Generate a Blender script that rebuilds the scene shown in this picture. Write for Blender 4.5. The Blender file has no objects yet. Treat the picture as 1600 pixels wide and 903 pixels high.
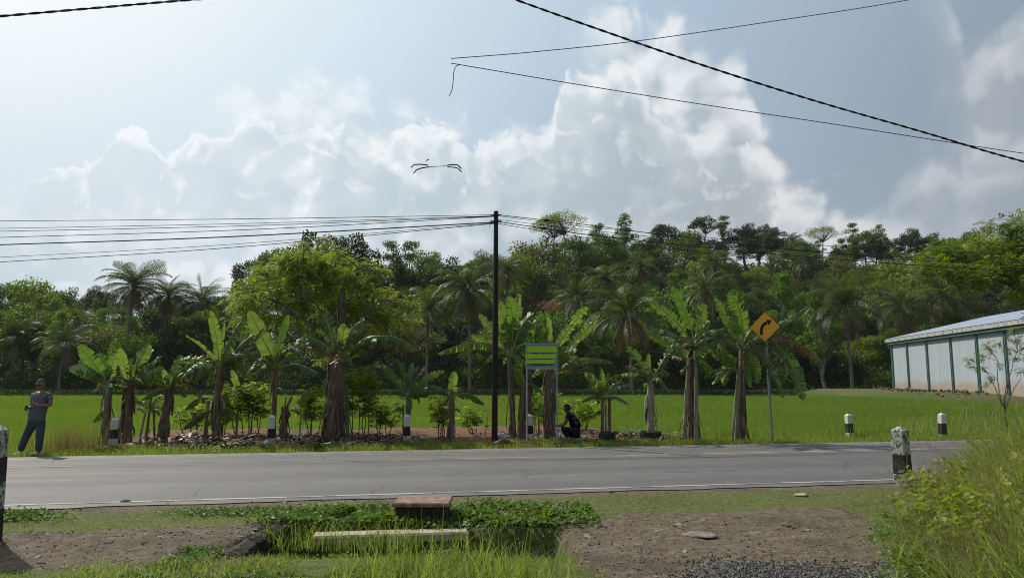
import bpy, math, random
import numpy as np
from mathutils import Vector, Matrix, Quaternion

# ------------------------------------------------------------------ camera
F = 1155.0                      # focal length in photograph pixels (1600 wide)
CAMZ = 1.66
PITCH = math.atan(142.5 / F)
scene = bpy.context.scene
col = scene.collection
cam_d = bpy.data.cameras.new('camera')
cam = bpy.data.objects.new('camera', cam_d)
col.objects.link(cam)
cam_d.sensor_width = 36.0
cam_d.lens = F / 1600 * 36.0
cam_d.clip_start = 0.05
cam_d.clip_end = 5000
cam.location = (0, 0, CAMZ)
cam.rotation_euler = (math.pi / 2 + PITCH, 0, 0)
scene.camera = cam

# ------------------------------------------------------------------ light
SUN_AZ = math.radians(-47)      # measured from +Y towards +X
SUN_EL = math.radians(44)
S = Vector((math.sin(SUN_AZ) * math.cos(SUN_EL), math.cos(SUN_AZ) * math.cos(SUN_EL), math.sin(SUN_EL)))
sd = bpy.data.lights.new('sun', 'SUN')
sd.energy = 4.2
sd.angle = math.radians(0.55)
sd.color = (1.0, 0.93, 0.82)
so = bpy.data.objects.new('sun', sd)
so.rotation_euler = (-S).to_track_quat('-Z', 'Y').to_euler()
so.location = (-20, 20, 30)
col.objects.link(so)

scene.view_settings.view_transform = 'Standard'
scene.view_settings.look = 'None'
scene.view_settings.gamma = 1.0
scene.view_settings.use_curve_mapping = False
scene.view_settings.exposure = 0.0
scene.render.engine = 'CYCLES'
cy = scene.cycles
cy.max_bounces = 6
cy.diffuse_bounces = 3
cy.glossy_bounces = 2
cy.transmission_bounces = 3
cy.transparent_max_bounces = 8
cy.volume_bounces = 0
cy.use_denoising = True
cy.denoising_prefilter = 'NONE'
cy.filter_width = 1.05
cy.caustics_reflective = False
cy.caustics_refractive = False


def ray(px, py):
    """direction of the line of sight through a photograph pixel"""
    x = (px - 800) / F
    v = (451.5 - py) / F
    c, s = math.cos(PITCH), math.sin(PITCH)
    return Vector((x, c - v * s, s + v * c))


def at(px, py, Y):
    d = ray(px, py)
    return Vector((0, 0, CAMZ)) + d * (Y / d.y)


def gnd(px, py, z=0.0):
    d = ray(px, py)
    t = (z - CAMZ) / d.z
    return Vector((0, 0, CAMZ)) + d * t


def azel(px, py):
    d = ray(px, py).normalized()
    return math.atan2(d.x, d.y), math.asin(d.z)


# ------------------------------------------------------------------ node helpers
class NT:
    def __init__(s, tree):
        s.t = tree
        s.n = tree.nodes
        s.l = tree.links

    def new(s, typ, **kw):
        nd = s.n.new(typ)
        for k, v in kw.items():
            setattr(nd, k, v)
        return nd

    def put(s, inp, v):
        if v is None:
            return
        if isinstance(v, bpy.types.NodeSocket):
            s.l.new(v, inp)
        else:
            if isinstance(v, (tuple, list)) and len(v) == 3 and inp.type == 'RGBA':
                v = (*v, 1)
            inp.default_value = v

    def m(s, op, a, b=None, c=None, clamp=False):
        nd = s.new('ShaderNodeMath', operation=op, use_clamp=clamp)
        s.put(nd.inputs[0], a)
        s.put(nd.inputs[1], b)
        s.put(nd.inputs[2], c)
        return nd.outputs[0]

    def vm(s, op, a, b=None, out=0):
        nd = s.new('ShaderNodeVectorMath', operation=op)
        s.put(nd.inputs[0], a)
        if b is not None:
            if op == 'SCALE':
                s.put(nd.inputs['Scale'], b)
            else:
                s.put(nd.inputs[1], b)
        return nd.outputs[out]

    def ss(s, x, a, b, lo=0.0, hi=1.0):
        nd = s.new('ShaderNodeMapRange', interpolation_type='SMOOTHSTEP')
        s.put(nd.inputs[0], x)
        s.put(nd.inputs[1], a)
        s.put(nd.inputs[2], b)
        s.put(nd.inputs[3], lo)
        s.put(nd.inputs[4], hi)
        return nd.outputs[0]

    def lin(s, x, a, b, lo=0.0, hi=1.0):
        nd = s.new('ShaderNodeMapRange')
        s.put(nd.inputs[0], x)
        s.put(nd.inputs[1], a)
        s.put(nd.inputs[2], b)
        s.put(nd.inputs[3], lo)
        s.put(nd.inputs[4], hi)
        return nd.outputs[0]

    def mix(s, f, a, b, mode='MIX'):
        nd = s.new('ShaderNodeMix', data_type='RGBA', blend_type=mode)
        s.put(nd.inputs[0], f)
        s.put(nd.inputs[6], a)
        s.put(nd.inputs[7], b)
        return nd.outputs[2]

    def noise(s, vec, scale, detail=4, rough=0.55, dist=0.0, out=0):
        nd = s.new('ShaderNodeTexNoise')
        s.put(nd.inputs['Vector'], vec)
        nd.inputs['Scale'].default_value = scale
        nd.inputs['Detail'].default_value = detail
        nd.inputs['Roughness'].default_value = rough
        nd.inputs['Distortion'].default_value = dist
        return nd.outputs[out]

    def voro(s, vec, scale, detail=2, rough=0.5, feature='F1', out='Distance'):
        nd = s.new('ShaderNodeTexVoronoi', feature=feature)
        s.put(nd.inputs['Vector'], vec)
        nd.inputs['Scale'].default_value = scale
        if 'Detail' in nd.inputs:
            nd.inputs['Detail'].default_value = detail
            nd.inputs['Roughness'].default_value = rough
        return nd.outputs[out]

    def ramp(s, x, stops):
        nd = s.new('ShaderNodeValToRGB')
        r = nd.color_ramp
        while len(r.elements) < len(stops):
            r.elements.new(0.5)
        for e, (p, c) in zip(r.elements, stops):
            e.position = p
            e.color = (*c, 1) if len(c) == 3 else c
        s.put(nd.inputs[0], x)
        return nd.outputs[0]

    def attr(s, name, out='Fac'):
        nd = s.new('ShaderNodeAttribute', attribute_name=name)
        return nd.outputs[out]

    def bump(s, h, strength=0.3, dist=0.02):
        nd = s.new('ShaderNodeBump')
        s.put(nd.inputs['Height'], h)
        nd.inputs['Strength'].default_value = strength
        nd.inputs['Distance'].default_value = dist
        return nd.outputs[0]


def material(name):
    m = bpy.data.materials.new(name)
    m.use_nodes = True
    nt = NT(m.node_tree)
    b = nt.n['Principled BSDF']
    return m, nt, b


# ------------------------------------------------------------------ sky
world = bpy.data.worlds.new('World')
scene.world = world
world.use_nodes = True
world.cycles.sampling_method = 'MANUAL'
world.cycles.sample_map_resolution = 256
w = NT(world.node_tree)
w.n.clear()
wout = w.new('ShaderNodeOutputWorld')
bg = w.new('ShaderNodeBackground')
bg.inputs['Strength'].default_value = 0.1
w.l.new(bg.outputs[0], wout.inputs[0])
sky = w.new('ShaderNodeTexSky', sky_type='NISHITA')
sky.sun_disc = False
sky.sun_elevation = SUN_EL
sky.sun_rotation = SUN_AZ
sky.air_density = 1.2
sky.dust_density = 3.0
sky.altitude = 100
tc = w.new('ShaderNodeTexCoord')
D = tc.outputs['Generated']
sep = w.new('ShaderNodeSeparateXYZ')
w.l.new(D, sep.inputs[0])
az = w.m('ARCTAN2', sep.outputs[0], sep.outputs[1])
el = w.m('ARCSINE', sep.outputs[2])
sunprox = w.m('MULTIPLY', w.m('ADD', w.vm('DOT_PRODUCT', D, tuple(S), out=1), 1.0), 0.5)
# milky veil: brighter towards the sun, blue grey away from it
veil = w.ramp(w.lin(sunprox, 0.55, 1.0), [(0.0, (2.4, 2.9, 3.5)), (0.32, (3.1, 3.8, 4.6)), (0.62, (4.6, 5.8, 7.1)), (0.82, (7.0, 8.2, 9.0)), (1.0, (10.0, 10.3, 10.2))])
skyc = w.mix(0.86, sky.outputs[0], veil)
# milky air near the horizon, strongest under the sun
skyc = w.mix(w.m('MULTIPLY', w.ss(el, 0.02, 0.42, 0.75, 0.0), w.ss(az, -0.9, 0.35, 1.0, 0.15)), skyc, (6.2, 7.0, 7.6))
# the warm white cloud colour also depends on how close the sun stands
lit = w.ramp(w.lin(sunprox, 0.55, 1.0), [(0.0, (5.0, 5.2, 5.5)), (0.35, (7.2, 7.5, 7.7)), (0.7, (9.0, 9.4, 9.6)), (1.0, (11.0, 11.0, 10.8))])
shd = w.ramp(w.lin(sunprox, 0.55, 1.0), [(0.0, (2.7, 3.1, 3.6)), (0.35, (3.5, 3.95, 4.4)), (0.7, (5.2, 6.2, 6.9)), (1.0, (7.8, 8.6, 9.0))])
SUNSIDE = Vector((-0.035, 0.0, 0.045))


def lumps(P, scale, dn, dv):
    warp = w.vm('SCALE', w.vm('SUBTRACT', w.noise(P, scale * 0.8, 2, 0.5, out=1), (0.5, 0.5, 0.5)), 0.10)
    Pw = w.vm('ADD', P, warp)
    n1 = w.noise(Pw, scale, dn, 0.56)
    v1 = w.voro(Pw, scale * 2.6, dv, 0.5)
    a = w.m('SUBTRACT', n1, w.m('MULTIPLY', v1, 0.55))
    # relief: the same lumps sampled a step towards the sun
    P2 = w.vm('ADD', Pw, tuple(SUNSIDE * 0.5))
    b_ = w.m('SUBTRACT', w.noise(P2, scale, 3, 0.55), w.m('MULTIPLY', w.voro(P2, scale * 2.6, 1, 0.5), 0.55))
    return a, w.m('SUBTRACT', a, b_)


LUMPS = [lumps(w.vm('ADD', D, (0.4, 0.15, 0.28)), 7.5, 6, 2), lumps(w.vm('ADD', D, (3.3, 1.2, 2.3)), 13, 5, 2)]
BROAD = w.m('MULTIPLY', w.m('SUBTRACT', w.noise(w.vm('ADD', D, (0.4, 0.15, 0.28)), 3.4, 3, 0.5), 0.42), 1.6)


def cloud_bank(base, top, scale, amp, soft, depth, opac, fadein=(0.02, 0.3), seed=0.0, rim=0.5, side=None, puff=1.0):
    """one bank of cumulus: `top` is its ridge line as (pixel x, pixel y) pairs"""
    pts = []
    for (px, py) in top:
        a, e = azel(px, py)
        pts.append(((a + 1.2) / 2.4, e))
    fc = w.new('ShaderNodeFloatCurve')
    c = fc.mapping.curves[0]
    pts = [(0.0, pts[0][1])] + pts + [(1.0, pts[-1][1])]
    while len(c.points) < len(pts):
        c.points.new(0.5, 0.5)
    for p_, (x_, y_) in zip(c.points, pts):
        p_.location = (x_, max(0.0, min(1.0, y_)))
        p_.handle_type = 'AUTO_CLAMPED'
    fc.mapping.update()
    w.put(fc.inputs['Value'], w.lin(az, -1.2, 1.2))
    ridge = fc.outputs[0]
    lump, relief = LUMPS[0 if scale < 10 else 1]
    d = w.m('ADD', w.m('SUBTRACT', ridge, el), w.m('MULTIPLY', w.m('ADD', lump, -0.5 + 0.22), amp))
    a = w.ss(d, 0.0, soft)
    body = w.ss(d, 0.0, depth, 1.0, 0.0)
    l = w.m('ADD', w.m('MULTIPLY', body, rim), w.m('MULTIPLY', relief, 2.0), clamp=True)
    l = w.m('ADD', l, BROAD, clamp=True)
    colr = w.mix(l, shd, lit)
    fade = w.ss(d, fadein[0] + 1e-4, fadein[1], 1.0, 0.0)
    a = w.m('MULTIPLY', w.m('MULTIPLY', a, fade), opac)
    if side:
        lo, hi, sw = side
        a0, a1 = azel(lo, 250)[0], azel(hi, 250)[0]
        a = w.m('MULTIPLY', a, w.ss(az, a0 - sw, a0 + sw))
        a = w.m('MULTIPLY', a, w.ss(az, a1 - sw, a1 + sw, 1.0, 0.0))
    return w.mix(a, base, colr)


c = skyc
# thin high veil cloud
c = cloud_bank(c, [(250, 150), (350, 100), (400, 85), (480, 68), (560, 96), (600, 120), (700, 150), (800, 165), (900, 200)], 5, 0.09, 0.05, 0.22, 0.55, (0.02, 0.4), 1.3, 0.9, (330, 860, 0.05), 0.4)
c = cloud_bank(c, [(800, -60), (960, -60), (1000, -40), (1060, -20), (1120, 10), (1170, 80), (1190, 170), (1240, 220), (1300, 260), (1400, 330), (1500, 380)], 6, 0.12, 0.05, 0.25, 0.9, (0.10, 0.6), 4.7, 0.9, (930, 1420, 0.06), 0.8)
c = cloud_bank(c, [(1300, 300), (1400, 250), (1440, 190), (1500, 150), (1540, 160), (1600, 140), (1700, 130)], 5, 0.08, 0.06, 0.13, 0.6, (0.05, 0.22), 2.2, 0.9, (1330, 2400, 0.08), 0.7)
c = cloud_bank(c, [(1300, -90), (1480, -60), (1500, 30), (1540, 0), (1600, -30), (1800, -60)], 5, 0.06, 0.05, 0.1, 0.7, (0.10, 0.22), 7.2, 1.0, (1500, 2400, 0.05), 0.7)
# broad cumulus body in the middle
c = cloud_bank(c, [(350, 240), (440, 215), (500, 190), (560, 178), (620, 160), (680, 182), (740, 190), (800, 178), (860, 150), (885, 82), (930, 68), (970, 62), (1020, 120), (1090, 160), (1180, 190), (1250, 290), (1330, 330), (1500, 350)], 8, 0.075, 0.028, 0.16, 0.9, (0.09, 0.5), 0.4, 0.9, (420, 1330, 0.05), 1.0)
# crisp cauliflower edges on the middle towers
c = cloud_bank(c, [(480, 225), (540, 186), (600, 194), (630, 166), (690, 184), (740, 204), (800, 188), (850, 192), (872, 125), (884, 88), (910, 82), (935, 92), (960, 72), (985, 82), (1003, 120), (1040, 172), (1100, 192), (1160, 205), (1260, 290)], 13, 0.055, 0.010, 0.05, 0.72, (0.05, 0.24), 3.3, 1.15, (500, 1230, 0.05), 1.0)
# low wide streaks
c = cloud_bank(c, [(-200, 270), (0, 275), (160, 272), (300, 282), (420, 300), (520, 330), (700, 300), (900, 290), (1100, 330), (1300, 330), (1600, 300)], 4, 0.05, 0.05, 0.1, 0.75, (0.03, 0.30), 6.1, 0.8, None, 0.4)
# back-lit towers on the left with bright edges
c = cloud_bank(c, [(-100, 300), (60, 270), (90, 248), (140, 240), (165, 205), (200, 186), (235, 200), (262, 232), (285, 205), (310, 188), (345, 196), (370, 178), (405, 160), (440, 186), (480, 182), (520, 205), (570, 240), (650, 270)], 13, 0.040, 0.009, 0.022, 0.62, (0.05, 0.2), 3.3, 1.3, (60, 560, 0.02), 1.2)
# small puffs low down
c = cloud_bank(c, [(380, 370), (410, 345), (440, 326), (480, 330), (520, 350), (560, 380)], 14, 0.03, 0.012, 0.05, 0.55, (0.03, 0.1), 5.5, 0.9, (415, 560, 0.015), 0.9)
c = cloud_bank(c, [(220, 430), (250, 410), (290, 398), (340, 396), (380, 430)], 14, 0.03, 0.012, 0.05, 0.6, (0.02, 0.09), 8.5, 0.9, (245, 372, 0.012), 0.9)
c = cloud_bank(c, [(60, 440), (100, 424), (130, 432)], 14, 0.02, 0.012, 0.04, 0.5, (0.02, 0.07), 9.1, 0.9, (80, 135, 0.01), 0.9)
w.l.new(c, bg.inputs['Color'])

# ------------------------------------------------------------------ mesh tools
rng = np.random.default_rng(7)


class MB:
    """collects vertices and faces and links them as one mesh object"""
    def __init__(s):
        s.v = []
        s.f = []      # (array of faces (k,n), material index)
        s.n = 0
        s.a = []      # per-vertex tone

    def add(s, v, f, mi=0, tone=None):
        v = np.asarray(v, dtype=np.float64).reshape(-1, 3)
        if isinstance(f, np.ndarray):
            s.f.append((f + s.n, mi))
        else:
            by = {}
            for q in f:
                by.setdefault(len(q), []).append(q)
            for k, q in by.items():
                s.f.append((np.array(q, dtype=np.int64) + s.n, mi))
        s.v.append(v)
        if tone is None:
            tone = np.full(len(v), 0.5)
        s.a.append(np.broadcast_to(np.asarray(tone, dtype=np.float64), (len(v),)))
        s.n += len(v)

    def mesh(s, name, mats, smooth=False):
        me = bpy.data.meshes.new(name)
        v = np.concatenate(s.v)
        me.vertices.add(len(v))
        me.vertices.foreach_set('co', v.ravel())
        loops = np.concatenate([q.ravel() for q, _ in s.f])
        tot = np.concatenate([np.full(len(q), q.shape[1]) for q, _ in s.f])
        mi = np.concatenate([np.full(len(q), m_) for q, m_ in s.f])
        start = np.concatenate([[0], np.cumsum(tot)[:-1]])
        me.loops.add(len(loops))
        me.polygons.add(len(tot))
        me.loops.foreach_set('vertex_index', loops.astype(np.int32))
        me.polygons.foreach_set('loop_start', start.astype(np.int32))
        me.polygons.foreach_set('material_index', mi.astype(np.int32))
        me.polygons.foreach_set('use_smooth', np.full(len(tot), bool(smooth)))
        for m_ in (mats if isinstance(mats, (list, tuple)) else [mats]):
            me.materials.append(m_)
        at_ = me.attributes.new('tone', 'FLOAT', 'POINT')
        at_.data.foreach_set('value', np.concatenate(s.a).astype(np.float32))
        me.update(calc_edges=True)
        me.validate()
        return me

    def obj(s, name, mats, parent=None, smooth=False, loc=None):
        """loc: shift the mesh so that the object's origin sits there"""
        if loc is not None:
            s.v = [q - np.array(loc) for q in s.v]
        me = s.mesh(name, mats, smooth)
        o = bpy.data.objects.new(name, me)
        col.objects.link(o)
        if parent is not None:
            o.parent = parent
        if loc is not None:
            o.location = loc
        return o


def tag(o, label=None, cat=None, group=None, kind=None):
    if label:
        o['label'] = label
    if cat:
        o['category'] = cat
    if group:
        o['group'] = group
    if kind:
        o['kind'] = kind
    return o


def empty(name, loc, label, cat, group=None, rz=0.0):
    o = bpy.data.objects.new(name, None)
    o.empty_display_size = 0.3
    o.location = loc
    o.rotation_euler = (0, 0, rz)
    col.objects.link(o)
    return tag(o, label, cat, group)


def box(mb, c, s, mi=0, R=None, tone=None, bev=0.0):
    hx, hy, hz = s[0] / 2, s[1] / 2, s[2] / 2
    if bev <= 0:
        v = np.array([[x, y, z] for z in (-hz, hz) for y in (-hy, hy) for x in (-hx, hx)])
        f = [(0, 2, 3, 1), (4, 5, 7, 6), (0, 1, 5, 4), (2, 6, 7, 3), (0, 4, 6, 2), (1, 3, 7, 5)]
    else:
        b = min(bev, hx * .9, hy * .9, hz * .9)
        v = []
        idx = {}
        for sx in (-1, 1):
            for sy in (-1, 1):
                for sz in (-1, 1):
                    for k, (a0, a1, a2) in enumerate(((hx, hy - b, hz - b), (hx - b, hy, hz - b), (hx - b, hy - b, hz))):
                        idx[(sx, sy, sz, k)] = len(v)
                        v.append((sx * a0, sy * a1, sz * a2))
        f = []
        g = lambda a, b_, c_, k: idx[(a, b_, c_, k)]
        for sgn in (-1, 1):
            q = [g(sgn, -1, -1, 0), g(sgn, 1, -1, 0), g(sgn, 1, 1, 0), g(sgn, -1, 1, 0)]
            f.append(tuple(q if sgn > 0 else q[::-1]))
            q = [g(-1, sgn, -1, 1), g(-1, sgn, 1, 1), g(1, sgn, 1, 1), g(1, sgn, -1, 1)]
            f.append(tuple(q if sgn > 0 else q[::-1]))
            q = [g(-1, -1, sgn, 2), g(1, -1, sgn, 2), g(1, 1, sgn, 2), g(-1, 1, sgn, 2)]
            f.append(tuple(q if sgn > 0 else q[::-1]))
        for a in (-1, 1):
            for b_ in (-1, 1):
                f.append((g(a, b_, -1, 0), g(a, b_, 1, 0), g(a, b_, 1, 1), g(a, b_, -1, 1)))
                f.append((g(a, -1, b_, 0), g(a, 1, b_, 0), g(a, 1, b_, 2), g(a, -1, b_, 2)))
                f.append((g(-1, a, b_, 1), g(1, a, b_, 1), g(1, a, b_, 2), g(-1, a, b_, 2)))
                for c_ in (-1, 1):
                    f.append((g(a, b_, c_, 0), g(a, b_, c_, 1), g(a, b_, c_, 2)))
        v = np.array(v)
    if R is not None:
        v = v @ np.array(R).T
    mb.add(v + np.array(c), f, mi, tone)


def frames(P):
    """tangent and two normals along a polyline"""
    P = np.asarray(P, float)
    T = np.gradient(P, axis=0)
    T /= np.linalg.norm(T, axis=1)[:, None] + 1e-12
    up = np.array([0, 0, 1.0]) if abs(T[0, 2]) < 0.9 else np.array([0, 1.0, 0])
    A = np.cross(T, up)
    A /= np.linalg.norm(A, axis=1)[:, None] + 1e-12
    for i in range(1, len(A)):
        A[i] = A[i - 1] - T[i] * np.dot(A[i - 1], T[i])
        A[i] /= np.linalg.norm(A[i]) + 1e-12
    B = np.cross(T, A)
    return T, A, B


def tube(mb, P, r, seg=8, mi=0, tone=None, cap=True, wob=0.0, rg=None):
    P = np.asarray(P, float)
    n = len(P)
    r = np.broadcast_to(np.asarray(r, float), (n,))
    T, A, B = frames(P)
    th = np.arange(seg) * 2 * math.pi / seg
    rr = r[:, None] * np.ones((1, seg))
    if wob:
        rr = rr * (1 + wob * (rg or rng).normal(size=rr.shape))
    V = P[:, None, :] + rr[..., None] * (np.cos(th)[None, :, None] * A[:, None, :] + np.sin(th)[None, :, None] * B[:, None, :])
    V = V.reshape(-1, 3)
    i = np.arange(n - 1)[:, None] * seg
    j = np.arange(seg)[None, :]
    k = (j + 1) % seg
    f = np.stack([i + j, i + seg + j, i + seg + k, i + k], -1).reshape(-1, 4)
    mb.add(V, f[:, ::-1], mi, tone if tone is None or np.isscalar(tone) else np.repeat(tone, seg))
    if cap:
        mb.add(V[:seg], [tuple(range(seg))], mi, tone if np.isscalar(tone) else None)
        mb.add(V[-seg:], [tuple(range(seg))[::-1]], mi, tone if np.isscalar(tone) else None)


def bez(P0, P1, P2, n):
    t = np.linspace(0, 1, n)[:, None]
    return (1 - t) ** 2 * np.asarray(P0) + 2 * t * (1 - t) * np.asarray(P1) + t * t * np.asarray(P2)


def inst(mb, tv, tf, pos, R, sc, mi=0, tone=None):
    """many copies of a small template; pos (K,3), R (K,3,3) columns = axes, sc (K,) or (K,3)"""
    K = len(pos)
    sc = np.asarray(sc, float)
    if sc.ndim == 1:
        sc = sc[:, None] * np.ones((1, 3))
    V = tv[None] * sc[:, None, :]
    V = np.einsum('kij,knj->kni', R, V) + pos[:, None, :]
    n = len(tv)
    f = tf[None] + (np.arange(K) * n)[:, None, None]
    tn = None if tone is None else np.repeat(tone, n)
    mb.add(V.reshape(-1, 3), f.reshape(-1, tf.shape[1]), mi, tn)


def rot_rand(K, rg, up_bias=0.0):
    """random frames; the z axis (leaf normal) leans to up with up_bias"""
    z = rg.normal(size=(K, 3))
    z /= np.linalg.norm(z, axis=1)[:, None]
    z[:, 2] = z[:, 2] + up_bias
    z /= np.linalg.norm(z, axis=1)[:, None]
    a = rg.normal(size=(K, 3))
    x = np.cross(a, z)
    x /= np.linalg.norm(x, axis=1)[:, None]
    y = np.cross(z, x)
    return np.stack([x, y, z], -1)


def rot_dir(dirs, rg, up=None):
    """frames whose y axis follows dirs, z roughly up"""
    y = dirs / np.linalg.norm(dirs, axis=1)[:, None]
    u = np.tile([0, 0, 1.0], (len(y), 1)) + rg.normal(size=y.shape) * 0.25
    x = np.cross(y, u)
    x /= np.linalg.norm(x, axis=1)[:, None] + 1e-9
    z = np.cross(x, y)
    return np.stack([x, y, z], -1)


def blades(mb, base, h, wd, lean, seg=3, mi=0, tone=None, rg=rng, curl=1.0):
    """grass blades: base (N,3), height, width, lean (N,2) = sideways travel of the tip"""
    N = len(base)
    t = np.linspace(0, 1, seg + 1)
    prof = (1 - t ** 1.6)
    prof[-1] = 0.04
    ang = rg.uniform(0, math.pi * 2, N)
    side = np.stack([np.cos(ang), np.sin(ang), np.zeros(N)], 1)
    lx = (t ** 2)[None, :, None] * np.concatenate([lean, np.zeros((N, 1))], 1)[:, None, :]
    drop = 1 - 0.28 * curl * np.clip(np.linalg.norm(lean, axis=1) / np.maximum(h, 1e-3), 0, 1.6)[:, None] * t[None] ** 2
    c_ = base[:, None, :] + lx
    c_[:, :, 2] += h[:, None] * t[None] * drop
    off = (wd[:, None] * prof[None] / 2)[..., None] * side[:, None, :]
    V = np.stack([c_ - off, c_ + off], 2).reshape(-1, 3)
    n = (seg + 1) * 2
    q = np.array([[2 * i, 2 * i + 1, 2 * i + 3, 2 * i + 2] for i in range(seg)])
    f = (q[None] + (np.arange(N) * n)[:, None, None]).reshape(-1, 4)
    tn = rg.uniform(0, 1, N) if tone is None else tone
    mb.add(V, f, mi, np.repeat(tn, n))


def vnoise(x, y, sc, seed=0):
    """smooth value noise, 0..1"""
    x = np.asarray(x, float) / sc + seed * 17.3
    y = np.asarray(y, float) / sc + seed * 9.1
    xi, yi = np.floor(x), np.floor(y)
    fx, fy = x - xi, y - yi
    fx, fy = fx * fx * (3 - 2 * fx), fy * fy * (3 - 2 * fy)
    h = lambda a, b: np.modf(np.abs(np.sin(a * 127.1 + b * 311.7 + seed) * 43758.5453))[0]
    return (h(xi, yi) * (1 - fx) + h(xi + 1, yi) * fx) * (1 - fy) + (h(xi, yi + 1) * (1 - fx) + h(xi + 1, yi + 1) * fx) * fy


def fbm(x, y, sc, seed=0, o=4):
    r, a, t = 0, 1, 0
    for i in range(o):
        r = r + a * vnoise(x, y, sc / 2 ** i, seed + i)
        t += a
        a *= 0.55
    return r / t


def sst(x, a, b):
    t = np.clip((np.asarray(x, float) - a) / (b - a), 0, 1)
    return t * t * (3 - 2 * t)

# ------------------------------------------------------------------ terrain
RX = 0.195                                   # slope of the road across the view
RC = 1 / math.sqrt(1 + RX * RX)
RY0 = 11.06


def road_t(x, y):
    return (y - RY0 - RX * x) * RC


def road_pt(s, t):
    """s along the road (towards +X), t across it (away from the viewer)"""
    return s * RC - t * RX * RC, RY0 + s * RX * RC + t * RC


def pit_mask(x, y):
    e = fbm(x, y, 0.5, 3, 3) * 0.18 - 0.09
    a = sst(x + e, -2.78, -2.62) * (1 - sst(x + e, 0.35, 0.62))
    b = sst(y + e, 7.2, 7.6) * (1 - sst(y + e, 8.45, 8.65))
    return a * b


def bed_mask(x, y):
    t = road_t(x, y)
    e = (fbm(x, y, 2.0, 5, 3) - 0.5) * 1.2
    return sst(t + e * .3, 7.9, 8.6) * (1 - sst(t + e, 15.0, 17.5)) * sst(x + e + (t - 8) * .3, -10.5, -9.2) * (1 - sst(x + e + (t - 8) * .45, 5.4, 7.0))


def ground_h(x, y):
    x = np.asarray(x, float)
    y = np.asarray(y, float)
    t = road_t(x, y)
    near = sst(t, -0.5, -1.5) if False else 1 - sst(t, -1.6, -0.25)
    z = near * ((fbm(x, y, 2.2, 1) - 0.5) * 0.09 + (fbm(x, y, 0.33, 2, 3) - 0.5) * 0.05)
    # the slightly raised left and right driveways
    z = z + 0.05 * sst(-x, 2.4, 2.8) * (1 - sst(t, -2.0, -1.3)) * sst(y, 7.2, 7.8)
    # bank on the right
    z = z + 0.35 * sst(x - 0.5 * (y - 6), 3.4, 5.2) * (1 - sst(t, -1.4, -0.3))
    z = z - 0.45 * pit_mask(x, y)
    far = sst(t, 7.2, 7.6)
    z = z - far * 0.03
    bed = bed_mask(x, y)
    field = sst(t - 4.0 * sst(x, 11.5, 14), 9.5, 10.5)
    z = z - 0.42 * field * (1 - bed)
    z = z + bed * (0.06 * sst(t, 9, 15) + (fbm(x, y, 0.9, 11) - 0.4) * 0.22 + (fbm(x, y, 0.22, 12, 2) - 0.5) * 0.07)
    # paddy bunds and the second terrace
    yb = 93 + 3.0 * (vnoise(x, 0 * x, 25, 4) - .5)
    z = z + 0.55 * np.exp(-((y - yb) / 0.9) ** 2) + 0.35 * sst(y, yb, yb + 1)
    yc = 113 + 2 * (vnoise(x, 0 * x, 20, 8) - .5)
    z = z + 0.7 * np.exp(-((y - yc) / 1.1) ** 2) + 0.3 * sst(y, yc, yc + 3)
    # platform of the warehouse
    pad = sst(x + (y - 75) * 0.12, 40.2, 41.6) * sst(y, 30, 40) * (1 - sst(y, 97, 101))
    z = z + pad * (0.62 + 0.42 - 0.35 * sst(y, yb, yb + 1))
    # hill
    u = np.clip(x / np.maximum(y, 1), -1.6, 1.6)
    H = 17 + 9 * sst(u, -0.42, -0.1) + 9 * sst(u, -0.06, 0.12) - 2.0 * sst(u, 0.35, 0.7)
    z = z + H * sst(y, 118, 228) * sst(y, 0, 1)
    z = z + sst(y, 120, 150) * (fbm(x, y, 22, 6) - .5) * 5
    return z


def gz(x, y):
    return float(ground_h(np.array([x]), np.array([y]))[0])


def on_ground(px, Y):
    """point of the terrain at distance Y under photograph column px"""
    x = (px - 800) / F * Y * 1.0
    d = ray(px, 594)
    x = d.x / d.y * Y
    return Vector((x, Y, gz(x, Y)))


def pxg(px, py, z=None):
    """terrain point seen through the pixel (a couple of fixed-point steps)"""
    zz = 0.0 if z is None else z
    for _ in range(6):
        p = gnd(px, py, zz)
        if z is not None:
            return p
        zz = 0.5 * zz + 0.5 * gz(p.x, p.y)
    return Vector((p.x, p.y, gz(p.x, p.y)))


def coords(lo, hi, step, outs, grow=1.22):
    a = list(np.arange(lo, hi + step / 2, step))
    s, v = step, a[-1]
    while v < outs[1]:
        s *= grow
        v += min(s, 4.0) if v < 260 else s
        a.append(v)
    s, v = step, a[0]
    while v > outs[0]:
        s *= grow
        v -= min(s, 4.0) if v > -160 else s
        a.insert(0, v)
    return np.array(a)


gx = coords(-9.5, 9.5, 0.075, (-720, 720))
gy = coords(4.6, 21.5, 0.075, (-230, 700))
XX, YY = np.meshgrid(gx, gy)
ZZ = ground_h(XX, YY)
nx, ny = len(gx), len(gy)
V = np.stack([XX, YY, ZZ], -1).reshape(-1, 3)
ii, jj = np.meshgrid(np.arange(nx - 1), np.arange(ny - 1))
a_ = (jj * nx + ii).ravel()
FF = np.stack([a_, a_ + 1, a_ + nx + 1, a_ + nx], -1)
X_, Y_ = V[:, 0], V[:, 1]
T_ = road_t(X_, Y_)
n1 = fbm(X_, Y_, 1.3, 21)
n2 = fbm(X_, Y_, 0.35, 22, 3)
e_ = (n1 - .5) * 1.1 + (n2 - .5) * 0.5
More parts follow.
